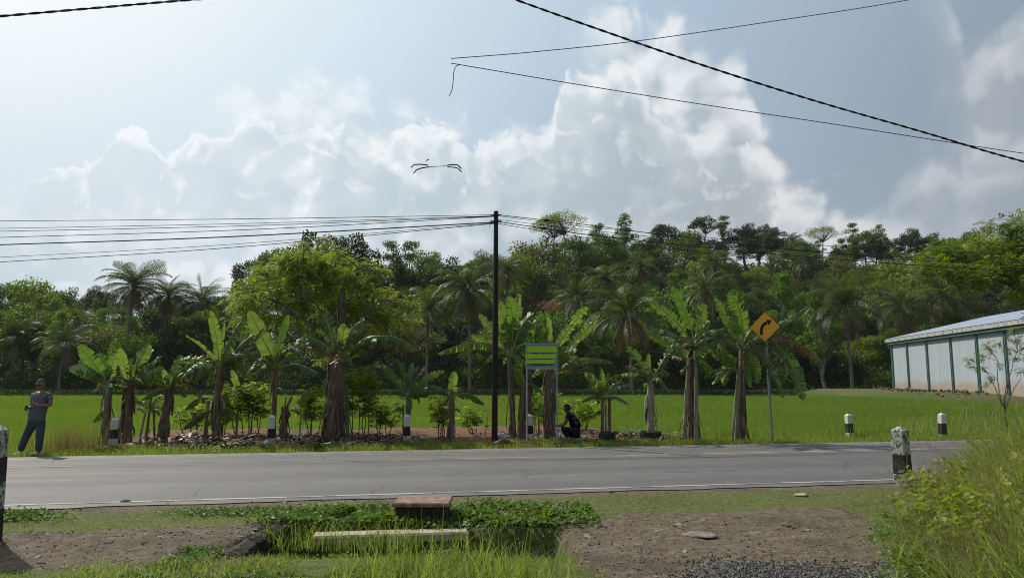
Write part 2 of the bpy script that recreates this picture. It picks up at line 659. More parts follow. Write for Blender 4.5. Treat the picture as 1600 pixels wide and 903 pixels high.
# green (weeds, moss), red soil, loose gravel, paddy
dir_l = (1 - sst(X_ + e_ * .5, -2.7, -2.3)) * sst(Y_ + e_ * .5, 6.45, 6.9) * (1 - sst(T_ + e_ * .35, -1.95, -1.6))
dir_r = sst(X_ + e_ * .5, 0.3, 0.8) * (1 - sst(X_ + e_ * .6 - (Y_ - 7.0) * 0.25, 3.3, 4.0)) * (1 - sst(T_ + e_ * .35, -2.1, -1.5)) * (sst(Y_ - 6.3 + (X_ - 1.2) * 1.1 + e_ * .5, -0.5, 0.2))
edge = sst(T_ + e_ * .5, -0.75, -0.1)
green = np.clip(1 - np.maximum.reduce([dir_l, dir_r, edge * .8]), 0, 1)
green = np.where(T_ > 7.3, 1 - bed_mask(X_, Y_) * 1.0, green)
paddy = sst(T_ - 4.0 * sst(X_, 11.5, 14), 9.3, 9.9) * (1 - bed_mask(X_, Y_)) * (1 - sst(Y_, 114, 117))
red = bed_mask(X_, Y_) * np.maximum(0.42 + 0.58 * sst(n1, .35, .6), sst(X_, -4, -2))
YB_ = 93 + 3.0 * (vnoise(X_, 0 * X_, 25, 4) - .5)
YC_ = 113 + 2 * (vnoise(X_, 0 * X_, 20, 8) - .5)
paddy = paddy * (1 - np.exp(-((Y_ - YB_ + .6) / 1.3) ** 2)) * (1 - sst(X_ + (Y_ - 75) * 0.12, 39.8, 40.8) * sst(Y_, 30, 40) * (1 - sst(Y_, 95, 98)))
grav = sst(X_ + e_ * .6 - (6.6 - Y_) * -0.6, 1.2, 2.0) * (1 - sst(Y_ + e_ * .4 + (X_ - 2) * 0.35, 6.9, 7.5)) * (1 - sst(X_ + e_ * .5, 3.6, 4.2))
mb = MB()
mb.add(V, FF)

gm, g, b = material('ground')
tcn = g.new('ShaderNodeTexCoord').outputs['Object']
fine = g.noise(tcn, 9, 8, 0.65)
mid = g.noise(tcn, 1.6, 6, 0.6)
big = g.noise(tcn, 0.25, 5, 0.55)
peb = g.voro(tcn, 26, 2, .6)
dirt = g.ramp(fine, [(0.25, (0.058, 0.045, 0.032)), (0.5, (0.125, 0.098, 0.070)), (0.72, (0.22, 0.178, 0.132))])
dirt = g.mix(g.ss(mid, 0.4, 0.65), dirt, g.mix(fine, (0.078, 0.058, 0.039), (0.185, 0.145, 0.102)))
stones = g.ss(peb, 0.10, 0.2, 1.0, 0.0)
stones = g.m('MULTIPLY', stones, g.ss(g.noise(tcn, 7, 2), 0.52, 0.62))
wet = g.ss(g.noise(tcn, .8, 5, .6), .50, .64, 0, .55)
dirt = g.mix(wet, dirt, (0.062, 0.050, 0.038))
ash = g.ss(g.noise(tcn, 2.6, 6, .7), .54, .66, 0, .5)
dirt = g.mix(ash, dirt, (0.21, 0.185, 0.15))
dirt = g.mix(stones, dirt, (0.22, 0.19, 0.16))
grv = g.ramp(g.voro(tcn, 42, 1, .5, out='Color'), [(0.0, (0.022, 0.022, 0.023)), (0.5, (0.055, 0.052, 0.049)), (1.0, (0.15, 0.14, 0.125))])
grass_c = g.ramp(g.noise(tcn, 14, 6, .7), [(0.3, (0.045, 0.060, 0.018)), (0.55, (0.11, 0.125, 0.038)), (0.75, (0.20, 0.185, 0.08))])
soil = g.ramp(g.noise(tcn, 5, 8, .7), [(0.3, (0.055, 0.028, 0.016)), (0.5, (0.16, 0.078, 0.042)), (0.7, (0.27, 0.15, 0.09))])
mud = g.ramp(fine, [(0.3, (0.02, 0.022, 0.010)), (0.6, (0.05, 0.05, 0.022)), (0.8, (0.09, 0.08, 0.04))])
forest = g.ramp(big, [(0.35, (0.016, 0.018, 0.007)), (0.6, (0.035, 0.036, 0.014)), (0.8, (0.06, 0.05, 0.025))])
farg = g.ramp(g.noise(tcn, 3.0, 6, .6), [(0.3, (0.038, 0.075, 0.012)), (0.55, (0.070, 0.120, 0.018)), (0.8, (0.10, 0.15, 0.026))])
thr = g.m('ADD', g.m('MULTIPLY', g.noise(tcn, 6, 6, .7), 0.9), -0.45)
gsel = g.ss(g.m('ADD', g.attr('green'), thr), 0.42, 0.58)
rsel = g.ss(g.m('ADD', g.attr('red'), thr), 0.42, 0.58)
vsel = g.ss(g.m('ADD', g.attr('gravel'), thr), 0.40, 0.60)
cc = g.mix(gsel, dirt, grass_c)
cc = g.mix(vsel, cc, grv)
cc = g.mix(rsel, cc, soil)
cc = g.mix(g.attr('paddy'), cc, mud)
sepn = g.new('ShaderNodeSeparateXYZ')
g.l.new(tcn, sepn.inputs[0])
cc = g.mix(g.m('MULTIPLY', g.ss(sepn.outputs[1], 60, 80), g.attr('paddy')), cc, farg)
cc = g.mix(g.ss(sepn.outputs[1], 113, 119), cc, forest)
g.put(b.inputs['Base Color'], cc)
b.inputs['Roughness'].default_value = 0.95
b.inputs['Specular IOR Level'].default_value = 0.2
hh = g.m('ADD', g.m('MULTIPLY', fine, 1.0), g.m('MULTIPLY', g.ss(peb, 0.0, 0.3, 1.0, 0.0), g.m('ADD', g.m('MULTIPLY', vsel, 0.9), 0.25)))
g.put(b.inputs['Normal'], g.bump(hh, 1.0, 0.05))
ground = mb.obj('ground', gm, smooth=True)
tag(ground, kind='structure')
for nm, arr in (('green', green), ('paddy', paddy), ('red', red), ('gravel', grav)):
    at_ = ground.data.attributes.new(nm, 'FLOAT', 'POINT')
    at_.data.foreach_set('value', arr.astype(np.float32))

# ------------------------------------------------------------------ road
am, g, b = material('asphalt')
tcn = g.new('ShaderNodeTexCoord').outputs['Object']
mp = g.new('ShaderNodeMapping')
mp.inputs['Rotation'].default_value = (0, 0, -math.atan(RX))
g.l.new(tcn, mp.inputs['Vector'])
mp2 = g.new('ShaderNodeMapping')
mp2.inputs['Scale'].default_value = (0.06, 1.0, 1.0)
g.l.new(mp.outputs[0], mp2.inputs['Vector'])
streak = g.noise(mp2.outputs[0], 2.2, 5, .6)
spk = g.noise(tcn, 120, 4, .8)
blot = g.noise(tcn, 0.9, 6, .6)
agg = g.voro(tcn, 75, 1, .5, out='Color')
base = g.ramp(streak, [(0.3, (0.070, 0.067, 0.065)), (0.5, (0.100, 0.096, 0.092)), (0.7, (0.135, 0.128, 0.121))])
base = g.mix(g.ss(blot, 0.35, 0.75, 0, .5), base, (0.145, 0.137, 0.125))
# darker wheel tracks, a long patch, oil spots
sy = g.new('ShaderNodeSeparateXYZ')
g.l.new(g.vm('ADD', mp.outputs[0], g.vm('SCALE', g.noise(tcn, .5, 3, out=1), .5)), sy.inputs[0])
trk = g.m('ADD', g.m('SINE', g.m('MULTIPLY', sy.outputs[1], 3.35)), g.m('MULTIPLY', g.noise(tcn, 1.1, 4), 1.6))
base = g.mix(g.ss(trk, .4, 1.5, 0, .40), base, (0.055, 0.053, 0.051))
ptc = g.ss(g.noise(mp2.outputs[0], 0.55, 2, .4), .50, .52)
base = g.mix(g.m('MULTIPLY', ptc, .32), base, (0.060, 0.060, 0.062))
oil = g.ss(g.noise(tcn, 3.1, 3, .5), .66, .74, 0, .45)
base = g.mix(oil, base, (0.03, 0.03, 0.03))
sand = g.ss(g.m('ADD', g.m('MULTIPLY', g.noise(tcn, 2.2, 6, .7), 1.2), g.m('MULTIPLY', g.m('ABSOLUTE', g.m('SUBTRACT', sy.outputs[1], 14.3)), .20)), 1.22, 1.45, 0, .6)
base = g.mix(sand, base, (0.20, 0.165, 0.12))
base = g.mix(g.ss(spk, 0.45, 0.75, 0, 0.55), base, (0.05, 0.05, 0.05))
base = g.mix(0.35, base, g.mix(1.0, base, agg, 'OVERLAY'))
# fine cracks
crk = g.voro(g.vm('ADD', tcn, g.vm('SCALE', g.noise(tcn, 2.0, 4, out=1), 0.5)), 0.55, 0, .5, feature='DISTANCE_TO_EDGE')
ck = g.m('MULTIPLY', g.ss(crk, 0.003, 0.011, 1.0, 0.0), g.ss(g.noise(tcn, 0.35, 2), 0.50, 0.6))
base = g.mix(g.m('MULTIPLY', ck, .75), base, (0.035, 0.035, 0.035))
g.put(b.inputs['Base Color'], base)
g.put(b.inputs['Roughness'], g.lin(streak, 0.3, 0.7, 0.62, 0.8))
b.inputs['Specular IOR Level'].default_value = 0.42
g.put(b.inputs['Normal'], g.bump(g.m('ADD', spk, g.m('MULTIPLY', ck, -2)), 0.55, 0.006))


def strip(name, mat, t0, t1, s0, s1, ds, z, wob=0.0, seed=0, label=None, gap=None):
    s = np.arange(s0, s1 + ds / 2, ds)
    wa = (fbm(s, s * 0 + seed, 0.8, seed, 4) - .5) * 2 * wob
    wb = (fbm(s, s * 0 + seed + 9, 0.8, seed + 3, 4) - .5) * 2 * wob
    k = 2 if t1 - t0 < 1 else 8
    rows = []
    for i in range(k):
        f_ = i / (k - 1)
        t = (t0 + wa) * (1 - f_) + (t1 + wb) * f_
        x, y = road_pt(s, t)
        rows.append(np.stack([x, y, np.full_like(x, z)], -1))
    V = np.stack(rows, 1).reshape(-1, 3)
    a = (np.arange(len(s) - 1)[:, None] * k + np.arange(k - 1)[None]).ravel()
    f = np.stack([a, a + k, a + k + 1, a + 1], -1)
    mb = MB()
    mb.add(V, f)
    o = mb.obj(name, mat)
    tag(o, kind='structure')
    return o


strip('road', am, 0.0, 7.2, -160, 200, 0.12, 0.012, 0.09, 5)


def paint_mat(name, colr, wear):
    m, g, b = material(name)
    tcn = g.new('ShaderNodeTexCoord').outputs['Object']
    n = g.noise(tcn, 30, 6, .75)
    n2_ = g.noise(tcn, 1.2, 3, .5)
    k = g.ss(g.m('ADD', n, g.m('MULTIPLY', g.m('SUBTRACT', n2_, .5), .9)), wear, wear + 0.12)
    g.put(b.inputs['Base Color'], g.mix(k, colr, (0.15, 0.14, 0.125)))
    b.inputs['Roughness'].default_value = 0.75
    return m


strip('road_edge_marking', paint_mat('worn white paint', (0.40, 0.37, 0.32), 0.52), 0.30, 0.385, -60, 60, 0.15, 0.017, 0.012, 2)
ym = paint_mat('worn yellow paint', (0.46, 0.33, 0.13), 0.46)
strip('road_centre_marking', ym, 5.0, 5.1, -60, -7.35, 0.2, 0.017, 0.01, 3)
strip('road_centre_marking', ym, 5.0, 5.08, -2.4, 1.6, 0.2, 0.017, 0.02, 4)
strip('road_centre_marking', ym, 5.0, 5.1, 3.6, 60, 0.2, 0.017, 0.01, 6)

# ------------------------------------------------------------------ foliage materials


def leaf_mat(name, c0, c1, c2, trans=0.4, tcol=None, rough=0.5, spec=0.35, patch=0.0):
    """c0..c1..c2 picked by each leaf's own tone"""
    m = bpy.data.materials.new(name)
    m.use_nodes = True
    g = NT(m.node_tree)
    b = g.n['Principled BSDF']
    out = g.n['Material Output']
    tone = g.attr('tone')
    oi = g.new('ShaderNodeObjectInfo').outputs['Random']
    tone = g.m('ADD', g.m('MULTIPLY', tone, 0.85), g.m('MULTIPLY', oi, 0.15))
    cr = g.ramp(tone, [(0.05, c0), (0.5, c1), (0.95, c2)])
    if patch:
        tcn = g.new('ShaderNodeTexCoord').outputs['Object']
        n = g.noise(tcn, patch, 3, .5)
        cr = g.mix(g.ss(n, 0.35, 0.7, 0.0, 0.6), cr, c2)
    g.put(b.inputs['Base Color'], cr)
    b.inputs['Roughness'].default_value = rough
    b.inputs['Specular IOR Level'].default_value = spec
    tr = g.new('ShaderNodeBsdfTranslucent')
    tc_ = g.mix(1.0, cr, tcol or (1.5, 1.6, 0.6), 'MULTIPLY')
    g.put(tr.inputs[0], tc_)
    mx = g.new('ShaderNodeMixShader')
    mx.inputs[0].default_value = trans
    g.l.new(b.outputs[0], mx.inputs[1])
    g.l.new(tr.outputs[0], mx.inputs[2])
    g.l.new(mx.outputs[0], out.inputs['Surface'])
    return m


def bark_mat(name, c0, c1, scale=6, stretch=0.25, bumpd=0.03):
    m, g, b = material(name)
    tcn = g.new('ShaderNodeTexCoord').outputs['Object']
    mp = g.new('ShaderNodeMapping')
    mp.inputs['Scale'].default_value = (1, 1, stretch)
    g.l.new(tcn, mp.inputs['Vector'])
    n = g.noise(mp.outputs[0], scale, 7, .68)
    g.put(b.inputs['Base Color'], g.ramp(n, [(0.3, c0), (0.68, c1)]))
    b.inputs['Roughness'].default_value = 0.9
    b.inputs['Specular IOR Level'].default_value = 0.2
    g.put(b.inputs['Normal'], g.bump(n, 0.7, bumpd))
    return m


M = {}
M['rice'] = leaf_mat('rice leaves', (0.070, 0.145, 0.020), (0.125, 0.215, 0.032), (0.21, 0.29, 0.055), 0.48, (1.5, 1.45, 0.55))
M['grass'] = leaf_mat('verge grass', (0.075, 0.130, 0.022), (0.145, 0.21, 0.038), (0.26, 0.27, 0.08), 0.5)
M['straw'] = leaf_mat('dry grass', (0.16, 0.12, 0.055), (0.24, 0.19, 0.09), (0.33, 0.27, 0.15), 0.35, (1.2, 1.1, .8))
M['tall'] = leaf_mat('tall green grass', (0.075, 0.125, 0.026), (0.155, 0.215, 0.05), (0.33, 0.34, 0.14), 0.48)
M['weed'] = leaf_mat('low weeds', (0.045, 0.095, 0.016), (0.085, 0.155, 0.026), (0.18, 0.23, 0.04), 0.4)
M['yellowweed'] = leaf_mat('yellow green leaves', (0.09, 0.15, 0.02), (0.17, 0.22, 0.025), (0.32, 0.31, 0.03), 0.4)


def stuff_blades(name, label, mat, base, h, wd, lean, seg=3, tone=None, cat=None):
    mb = MB()
    blades(mb, base, h, wd, lean, seg, 0, tone)
    o = mb.obj(name, mat)
    return tag(o, label, cat or 'grass', kind='stuff')


# rice, thinning out with distance as the leaves grow wider in the mesh
r = np.random.default_rng(3)
N = 150000
u = r.uniform(0, 1, N)
y0, y1, q = 15.5, 93.0, 0.9
Yc = (y0 ** (1 - q) + u * (y1 ** (1 - q) - y0 ** (1 - q))) ** (1 / (1 - q))
row = 0.24 * (1 + (Yc > 40) * 1)
Xc = r.uniform(-0.80, 0.80, N) * Yc
# planted in rows
Tt = road_t(Xc, Yc)
Ss = (Xc + Tt * RX * RC) / RC
Tt = np.round(Tt / row) * row + r.normal(0, .02, N)
Ss = np.round(Ss / row) * row + r.normal(0, .03, N)
Xc, Yc = road_pt(Ss, Tt)
ok = (Tt - 4.0 * sst(Xc, 11.5, 14) > 9.5 + .4 * vnoise(Xc, Yc, 1.5, 5)) & (bed_mask(Xc, Yc) < 0.25) & (Yc < 92) & ((Xc + (Yc - 75) * .12 < 40.4) | (Yc < 32)) & (np.abs(Xc) < 0.8 * Yc + 2)
Xc, Yc = Xc[ok], Yc[ok]
k = 6
bx = np.repeat(Xc, k) + r.normal(0, .035, len(Xc) * k)
by = np.repeat(Yc, k) + r.normal(0, .035, len(Xc) * k)
sc = np.maximum(1, np.repeat(Yc, k) / 26.0)
bz = ground_h(bx, by)
hgt = r.uniform(0.34, 0.50, len(bx)) * (1 - 0.1 * vnoise(bx, by, 6, 3))
ln = r.normal(0, .11, (len(bx), 2))
tn = np.clip(0.45 * fbm(bx, by, 7, 31) + 0.55 * r.uniform(0, 1, len(bx)), 0, 1)
stuff_blades('rice_plants', 'bright green rice growing in the flat paddy field', M['rice'], np.stack([bx, by, bz], 1), hgt, 0.010 * sc ** 0.9, ln, 2, tn, 'rice')
# second terrace
n = 26000
Yc = r.uniform(95, 112, n)
Xc = r.uniform(-.8, .8, n) * Yc
ok = (Xc + (Yc - 75) * .12 < 40.2) | (Yc > 98)
Xc, Yc = Xc[ok], Yc[ok]
stuff_blades('rice_plants', 'green rice on the narrow upper terrace behind the dark earth bank', M['rice'], np.stack([Xc, Yc, ground_h(Xc, Yc)], 1), r.uniform(.35, .5, len(Xc)), np.full(len(Xc), .09), r.normal(0, .1, (len(Xc), 2)), 1, None, 'rice')


def scatter(n, xr, yr, mask, seed):
    r = np.random.default_rng(seed)
    x = r.uniform(*xr, n)
    y = r.uniform(*yr, n)
    ok = r.uniform(0, 1, n) < mask(x, y)
    x, y = x[ok], y[ok]
    return np.stack([x, y, ground_h(x, y)], 1), r


# strip of grass between road and field
P_, r = scatter(480000, (-19, 21), (12.5, 25), lambda x, y: sst(road_t(x, y) + (fbm(x, y, .5, 8) - .5) * .5, 7.18, 7.4) * (1 - sst(road_t(x, y) + (fbm(x, y, .7, 9) - .5) * .9, 8.4 + 1.0 * (x > 5) + .6 * (x < -9), 9.2 + 1.0 * (x > 5) + .6 * (x < -9))) * (0.35 + .65 * sst(fbm(x, y, .8, 10), .3, .6)), 4)
stuff_blades('verge_grass', 'uneven green grass along the far edge of the road', M['grass'], P_, r.uniform(.04, .17, len(P_)) * (0.45 + 1.1 * fbm(P_[:, 0], P_[:, 1], 1.1, 13)), np.full(len(P_), .011), r.normal(0, .04, (len(P_), 2)), 2)
# taller rank grass at the field margin on both ends
P_, r = scatter(90000, (-22, 27), (13, 31), lambda x, y: sst(road_t(x, y), 8.6, 9.2) * (1 - sst(road_t(x, y) - 4.0 * sst(x, 11.5, 14), 9.8, 10.7)) * (1 - bed_mask(x, y)) * sst(fbm(x, y, .9, 15), .38, .62), 6)
stuff_blades('field_margin_grass', 'rank grass between rice and roadside', M['tall'], P_, r.uniform(.25, .6, len(P_)), np.full(len(P_), .011), r.normal(0, .12, (len(P_), 2)), 3)
# dry blond tuft near the standing man
P_, r = scatter(9000, (-11.8, -8.6), (16, 19.5), lambda x, y: np.exp(-((x + 10.3) / .6) ** 2 - ((road_t(x, y) - 8.4) / .3) ** 2), 8)
stuff_blades('dry_grass', 'blond dry grass between the standing man and the first banana plant', M['straw'], P_, r.uniform(.45, .95, len(P_)), np.full(len(P_), .009), r.normal(0, .13, (len(P_), 2)), 3)

# short grass on the near roadside and in the foreground
def near_mask(x, y):
    t = road_t(x, y)
    e = (fbm(x, y, 1.3, 21) - .5) * 1.1 + (fbm(x, y, .35, 22, 3) - .5) * .5
    dl = (1 - sst(x + e * .5, -2.7, -2.3)) * sst(y + e * .5, 6.45, 6.9) * (1 - sst(t + e * .35, -1.95, -1.6))
    dr = sst(x + e * .5, 0.3, 0.8) * (1 - sst(x + e * .6 - (y - 7.0) * .25, 3.3, 4.0)) * (1 - sst(t + e * .35, -2.1, -1.5)) * sst(y - 6.3 + (x - 1.2) * 1.1 + e * .5, -.5, .2)
    ed = sst(t + e * .5, -.75, -.1)
    gr = sst(x + e * .6 + (6.6 - y) * .6, 1.2, 2.0) * (1 - sst(y + e * .4 + (x - 2) * .35, 6.9, 7.5)) * (1 - sst(x + e * .5, 3.6, 4.2))
    return np.clip(1 - np.maximum.reduce([dl, dr, ed, gr]), 0, 1)


P_, r = scatter(330000, (-9, 8.5), (4.4, 12.6), lambda x, y: near_mask(x, y) * (0.12 + .88 * sst(fbm(x, y, .7, 41), .36, .62)) * (0.35 + 0.65 * sst(-road_t(x, y), .6, 3)), 12)
short = sst(-road_t(P_[:, 0], P_[:, 1]), .8, 3.5)
stuff_blades('roadside_grass', 'short patchy green grass on the near roadside', M['grass'], P_, r.uniform(.02, .06, len(P_)) * (.55 + .7 * short), np.full(len(P_), .0055), r.normal(0, .03, (len(P_), 2)), 2, np.clip(r.uniform(0, 1, len(P_)) * .6 + .55 * fbm(P_[:, 0], P_[:, 1], 1.5, 44), 0, 1))
P_, r = scatter(42000, (-9, 6), (4.4, 11.5), lambda x, y: near_mask(x, y) * sst(fbm(x, y, .9, 51), .5, .72), 13)
stuff_blades('dry_roadside_grass', 'straw coloured dry grass mixed into the roadside turf', M['straw'], P_, r.uniform(.02, .09, len(P_)), np.full(len(P_), .005), r.normal(0, .04, (len(P_), 2)), 2)
# long grass in the middle foreground in front of the ditch
def tallmask(x, y):
    return np.clip(1.15 * np.exp(-((x + .50) / 0.80) ** 4) * sst(y, 4.4, 5.0) * (1 - sst(y, 6.1, 7.2)) * (.3 + .7 * sst(fbm(x, y, .5, 60), .35, .6)), 0, 1)
P_, r = scatter(15000, (-2.6, 1.0), (4.6, 8.3), tallmask, 14)
hv = r.uniform(.14, .40, len(P_)) * np.where(r.uniform(0, 1, len(P_)) < .03, 1.8, 1)
stuff_blades('tall_grass', 'tall bright green grass standing in front of the ditch', M['tall'], P_, hv, np.full(len(P_), .008), r.normal(0, .13, (len(P_), 2)), 5, r.uniform(.1, .9, len(P_)))
P_, r = scatter(3000, (-4.0, -2.2), (5.4, 6.9), lambda x, y: .8 * sst(fbm(x, y, .6, 62), .4, .6), 15)
stuff_blades('tufted_grass', 'loose green tufts along the near side of the left driveway', M['tall'], P_, r.uniform(.05, .17, len(P_)), np.full(len(P_), .007), r.normal(0, .08, (len(P_), 2)), 4, r.uniform(.1, .9, len(P_)))

# leaf templates
LEAF = (np.array([[0, 0, 0], [.32, .35, .05], [.26, .72, .03], [0, 1, -.08], [-.26, .72, .03], [-.32, .35, .05], [0, .5, -.04]]) , np.array([[0, 1, 6], [1, 2, 6], [2, 3, 6], [3, 4, 6], [4, 5, 6], [5, 0, 6]]))
RHOMB = (np.array([[0, 0, 0], [.36, .5, .08], [0, 1, 0], [-.36, .5, .08]]), np.array([[0, 1, 2], [0, 2, 3]]))


def scatter_leaves(mb, pos, size, rg, tmpl=RHOMB, up=0.8, tone=None, mi=0):
    K = len(pos)
    inst(mb, tmpl[0], tmpl[1], pos, rot_rand(K, rg, up), size, mi, rg.uniform(0, 1, K) if tone is None else tone)


def weedpatch(name, label, mat, n, xr, yr, mask, hrange, size, seed, tmpl=LEAF, up=1.2):
    P_, r = scatter(n, xr, yr, mask, seed)
    hloc = hrange[0] + (hrange[1] - hrange[0]) * fbm(P_[:, 0], P_[:, 1], .35, seed, 3)
    P_[:, 2] += hloc * r.uniform(0.25, 1, len(P_)) ** .5
    mb = MB()
    scatter_leaves(mb, P_, r.uniform(size[0], size[1], len(P_)), r, tmpl, up, np.clip(.5 * r.uniform(0, 1, len(P_)) + .5 * hloc / max(hrange[1], .01), 0, 1))
    return tag(mb.obj(name, mat), label, 'weeds', kind='stuff')


weedpatch('creeping_weeds', 'leafy green weeds around the broken concrete block and ditch', M['weed'], 60000, (-3.0, 1.0), (8.2, 10.4),
          lambda x, y: np.clip((np.exp(-((x + 1.7) / .95) ** 2 - ((y - 9.05) / .45) ** 2) + np.exp(-((x - .1) / .75) ** 2 - ((y - 9.35) / .5) ** 2) * .9) * 1.3, 0, 1) * (1 - ((np.abs(x + 1.03) < .32) & (np.abs(y - 9.02) < .27))) * sst(fbm(x, y, .4, 70), .25, .5), (.0, .17), (.035, .07), 16)
weedpatch('creeping_weeds', 'small low green weeds beside the near left roadside post', M['weed'], 9000, (-7, -5.3), (8.6, 9.8), lambda x, y: np.exp(-((x + 6.1) / .45) ** 2 - ((y - 9.25) / .2) ** 2), (.01, .12), (.03, .06), 17)
weedpatch('creeping_weeds', 'low green weeds in the turf behind the left driveway', M['weed'], 16000, (-4.4, -2.2), (8.8, 10.2), lambda x, y: np.exp(-((x + 3.2) / .7) ** 2 - ((y - 9.55) / .22) ** 2), (.01, .08), (.02, .05), 18)
weedpatch('creeping_weeds', 'low green creeping weeds on the bare foreground left of the ditch', M['weed'], 30000, (-3.2, -.2), (5.0, 7.4), lambda x, y: .8 * sst(fbm(x, y, .5, 77), .42, .62), (.01, .09), (.02, .045), 19)

# rough dark grass on the earth banks between the terraces
r = np.random.default_rng(45)
n = 42000
Xc = r.uniform(-85, 75, n)
wh = r.uniform(0, 1, n) < .6
Yc = np.where(wh, 93 + 3.0 * (vnoise(Xc, 0 * Xc, 25, 4) - .5) + r.normal(-.4, .7, n), 113 + 2 * (vnoise(Xc, 0 * Xc, 20, 8) - .5) + r.normal(-.4, .9, n))
ok = (Xc + (Yc - 75) * .12 < 37.5)
Xc, Yc = Xc[ok], Yc[ok]
M['bund'] = leaf_mat('dark bank grass', (0.020, 0.032, 0.012), (0.040, 0.055, 0.018), (0.075, 0.080, 0.030), 0.15)
stuff_blades('bank_weeds', 'dark rough grass along the low earth banks across the paddies', M['bund'], np.stack([Xc, Yc, ground_h(Xc, Yc) - .1], 1), r.uniform(.3, .75, len(Xc)), np.full(len(Xc), .09), r.normal(0, .15, (len(Xc), 2)), 2, None, 'weeds')

# thin sprouts and straw bits on the bare earth
P_, r = scatter(60000, (-9, 6), (5.0, 10.2), lambda x, y: (1 - near_mask(x, y)) * .5 * sst(fbm(x, y, .45, 131), .50, .72), 46)
stuff_blades('sparse_sprouts', 'thin low sprouts scattered over the bare earth driveways', M['grass'], P_, r.uniform(.01, .045, len(P_)), np.full(len(P_), .005), r.normal(0, .03, (len(P_), 2)), 2)
P_, r = scatter(9000, (-9, 6), (5.0, 10.2), lambda x, y: (1 - near_mask(x, y)) * .7, 47)
stuff_blades('straw_bits', 'short dry straw bits lying on the bare earth driveways', M['straw'], P_, r.uniform(.004, .02, len(P_)), np.full(len(P_), .005), r.normal(0, .05, (len(P_), 2)), 1)

# ------------------------------------------------------------------ trees
M['bark'] = bark_mat('grey brown bark', (0.05, 0.04, 0.03), (0.17, 0.145, 0.115))
M['palebark'] = bark_mat('pale bark', (0.10, 0.09, 0.07), (0.27, 0.25, 0.21))
M['palmbark'] = bark_mat('coconut palm bark', (0.09, 0.08, 0.065), (0.24, 0.22, 0.19), 3, 6.0)
TL = {
    'mid': leaf_mat('mid green tree leaves', (0.028, 0.062, 0.012), (0.070, 0.125, 0.020), (0.150, 0.205, 0.034), 0.40),
    'dark': leaf_mat('dark green tree leaves', (0.012, 0.028, 0.009), (0.030, 0.058, 0.016), (0.065, 0.100, 0.026), 0.25),
    'yellow': leaf_mat('yellow green tree leaves', (0.060, 0.105, 0.012), (0.125, 0.180, 0.020), (0.24, 0.275, 0.038), 0.45),
    'olive': leaf_mat('olive brown tree leaves', (0.042, 0.060, 0.014), (0.090, 0.110, 0.024), (0.170, 0.165, 0.040), 0.38),
    'bright': leaf_mat('fresh green tree leaves', (0.045, 0.105, 0.012), (0.090, 0.175, 0.020), (0.17, 0.25, 0.032), 0.45),
    'pink': leaf_mat('pink blossom', (0.16, 0.06, 0.045), (0.22, 0.09, 0.07), (0.30, 0.14, 0.10), 0.25),
}
M['palmleaf'] = leaf_mat('coconut fronds', (0.026, 0.050, 0.013), (0.062, 0.095, 0.022), (0.140, 0.165, 0.050), 0.35, rough=.5, spec=.35)
M['deadpalm'] = leaf_mat('dead fronds', (0.09, 0.06, 0.03), (0.18, 0.12, 0.06), (0.30, 0.20, 0.10), 0.2, (1.1, 1, .8))


def crown_points(kind, rg, R, H):
    """clump centres (x,y,z,r) of a crown whose bottom is at z=0, height H and radius R"""
    C = []
    if kind == 'round':
        n = int(rg.integers(36, 50))
        for i in range(n):
            a, e = rg.uniform(0, 2 * math.pi), math.asin(rg.uniform(-.55, 1))
            q = rg.uniform(.55, 1.02)
            C.append((R * q * math.cos(a) * math.cos(e), R * q * math.sin(a) * math.cos(e), H * .42 + H * .52 * q * math.sin(e), R * rg.uniform(.17, .33)))
    elif kind == 'tall':
        n = int(rg.integers(26, 38))
        for i in range(n):
            z = rg.uniform(0, 1)
            q = (1 - abs(z - .45) * 1.1) * rg.uniform(.2, 1.0)
            a = rg.uniform(0, 2 * math.pi)
            C.append((R * q * math.cos(a), R * q * math.sin(a), z * H, R * rg.uniform(.2, .36)))
    elif kind == 'umbrella':
        n = int(rg.integers(30, 40))
        for i in range(n):
            q = math.sqrt(rg.uniform(0, 1))
            a = rg.uniform(0, 2 * math.pi)
            C.append((R * q * math.cos(a), R * q * math.sin(a), H * (.92 - .45 * q * q) + rg.normal(0, .06) * H, R * rg.uniform(.13, .24)))
    return np.array(C)


def limb(mb, p0, p1, r0, r1, rg, n=6, mi=0, sag=.12, tone=.5):
    p0, p1 = np.asarray(p0, float), np.asarray(p1, float)
    L = np.linalg.norm(p1 - p0)
    m = (p0 + p1) / 2 + np.array([rg.normal(0, .07), rg.normal(0, .07), sag * rg.uniform(.2, 1)]) * L
    P = bez(p0, m, p1, n)
    P[1:-1] += rg.normal(0, .012, (n - 2, 3)) * L
    tube(mb, P, np.linspace(r0, r1, n), 5 if r0 < .08 else 8, mi, tone, cap=False)
    return P


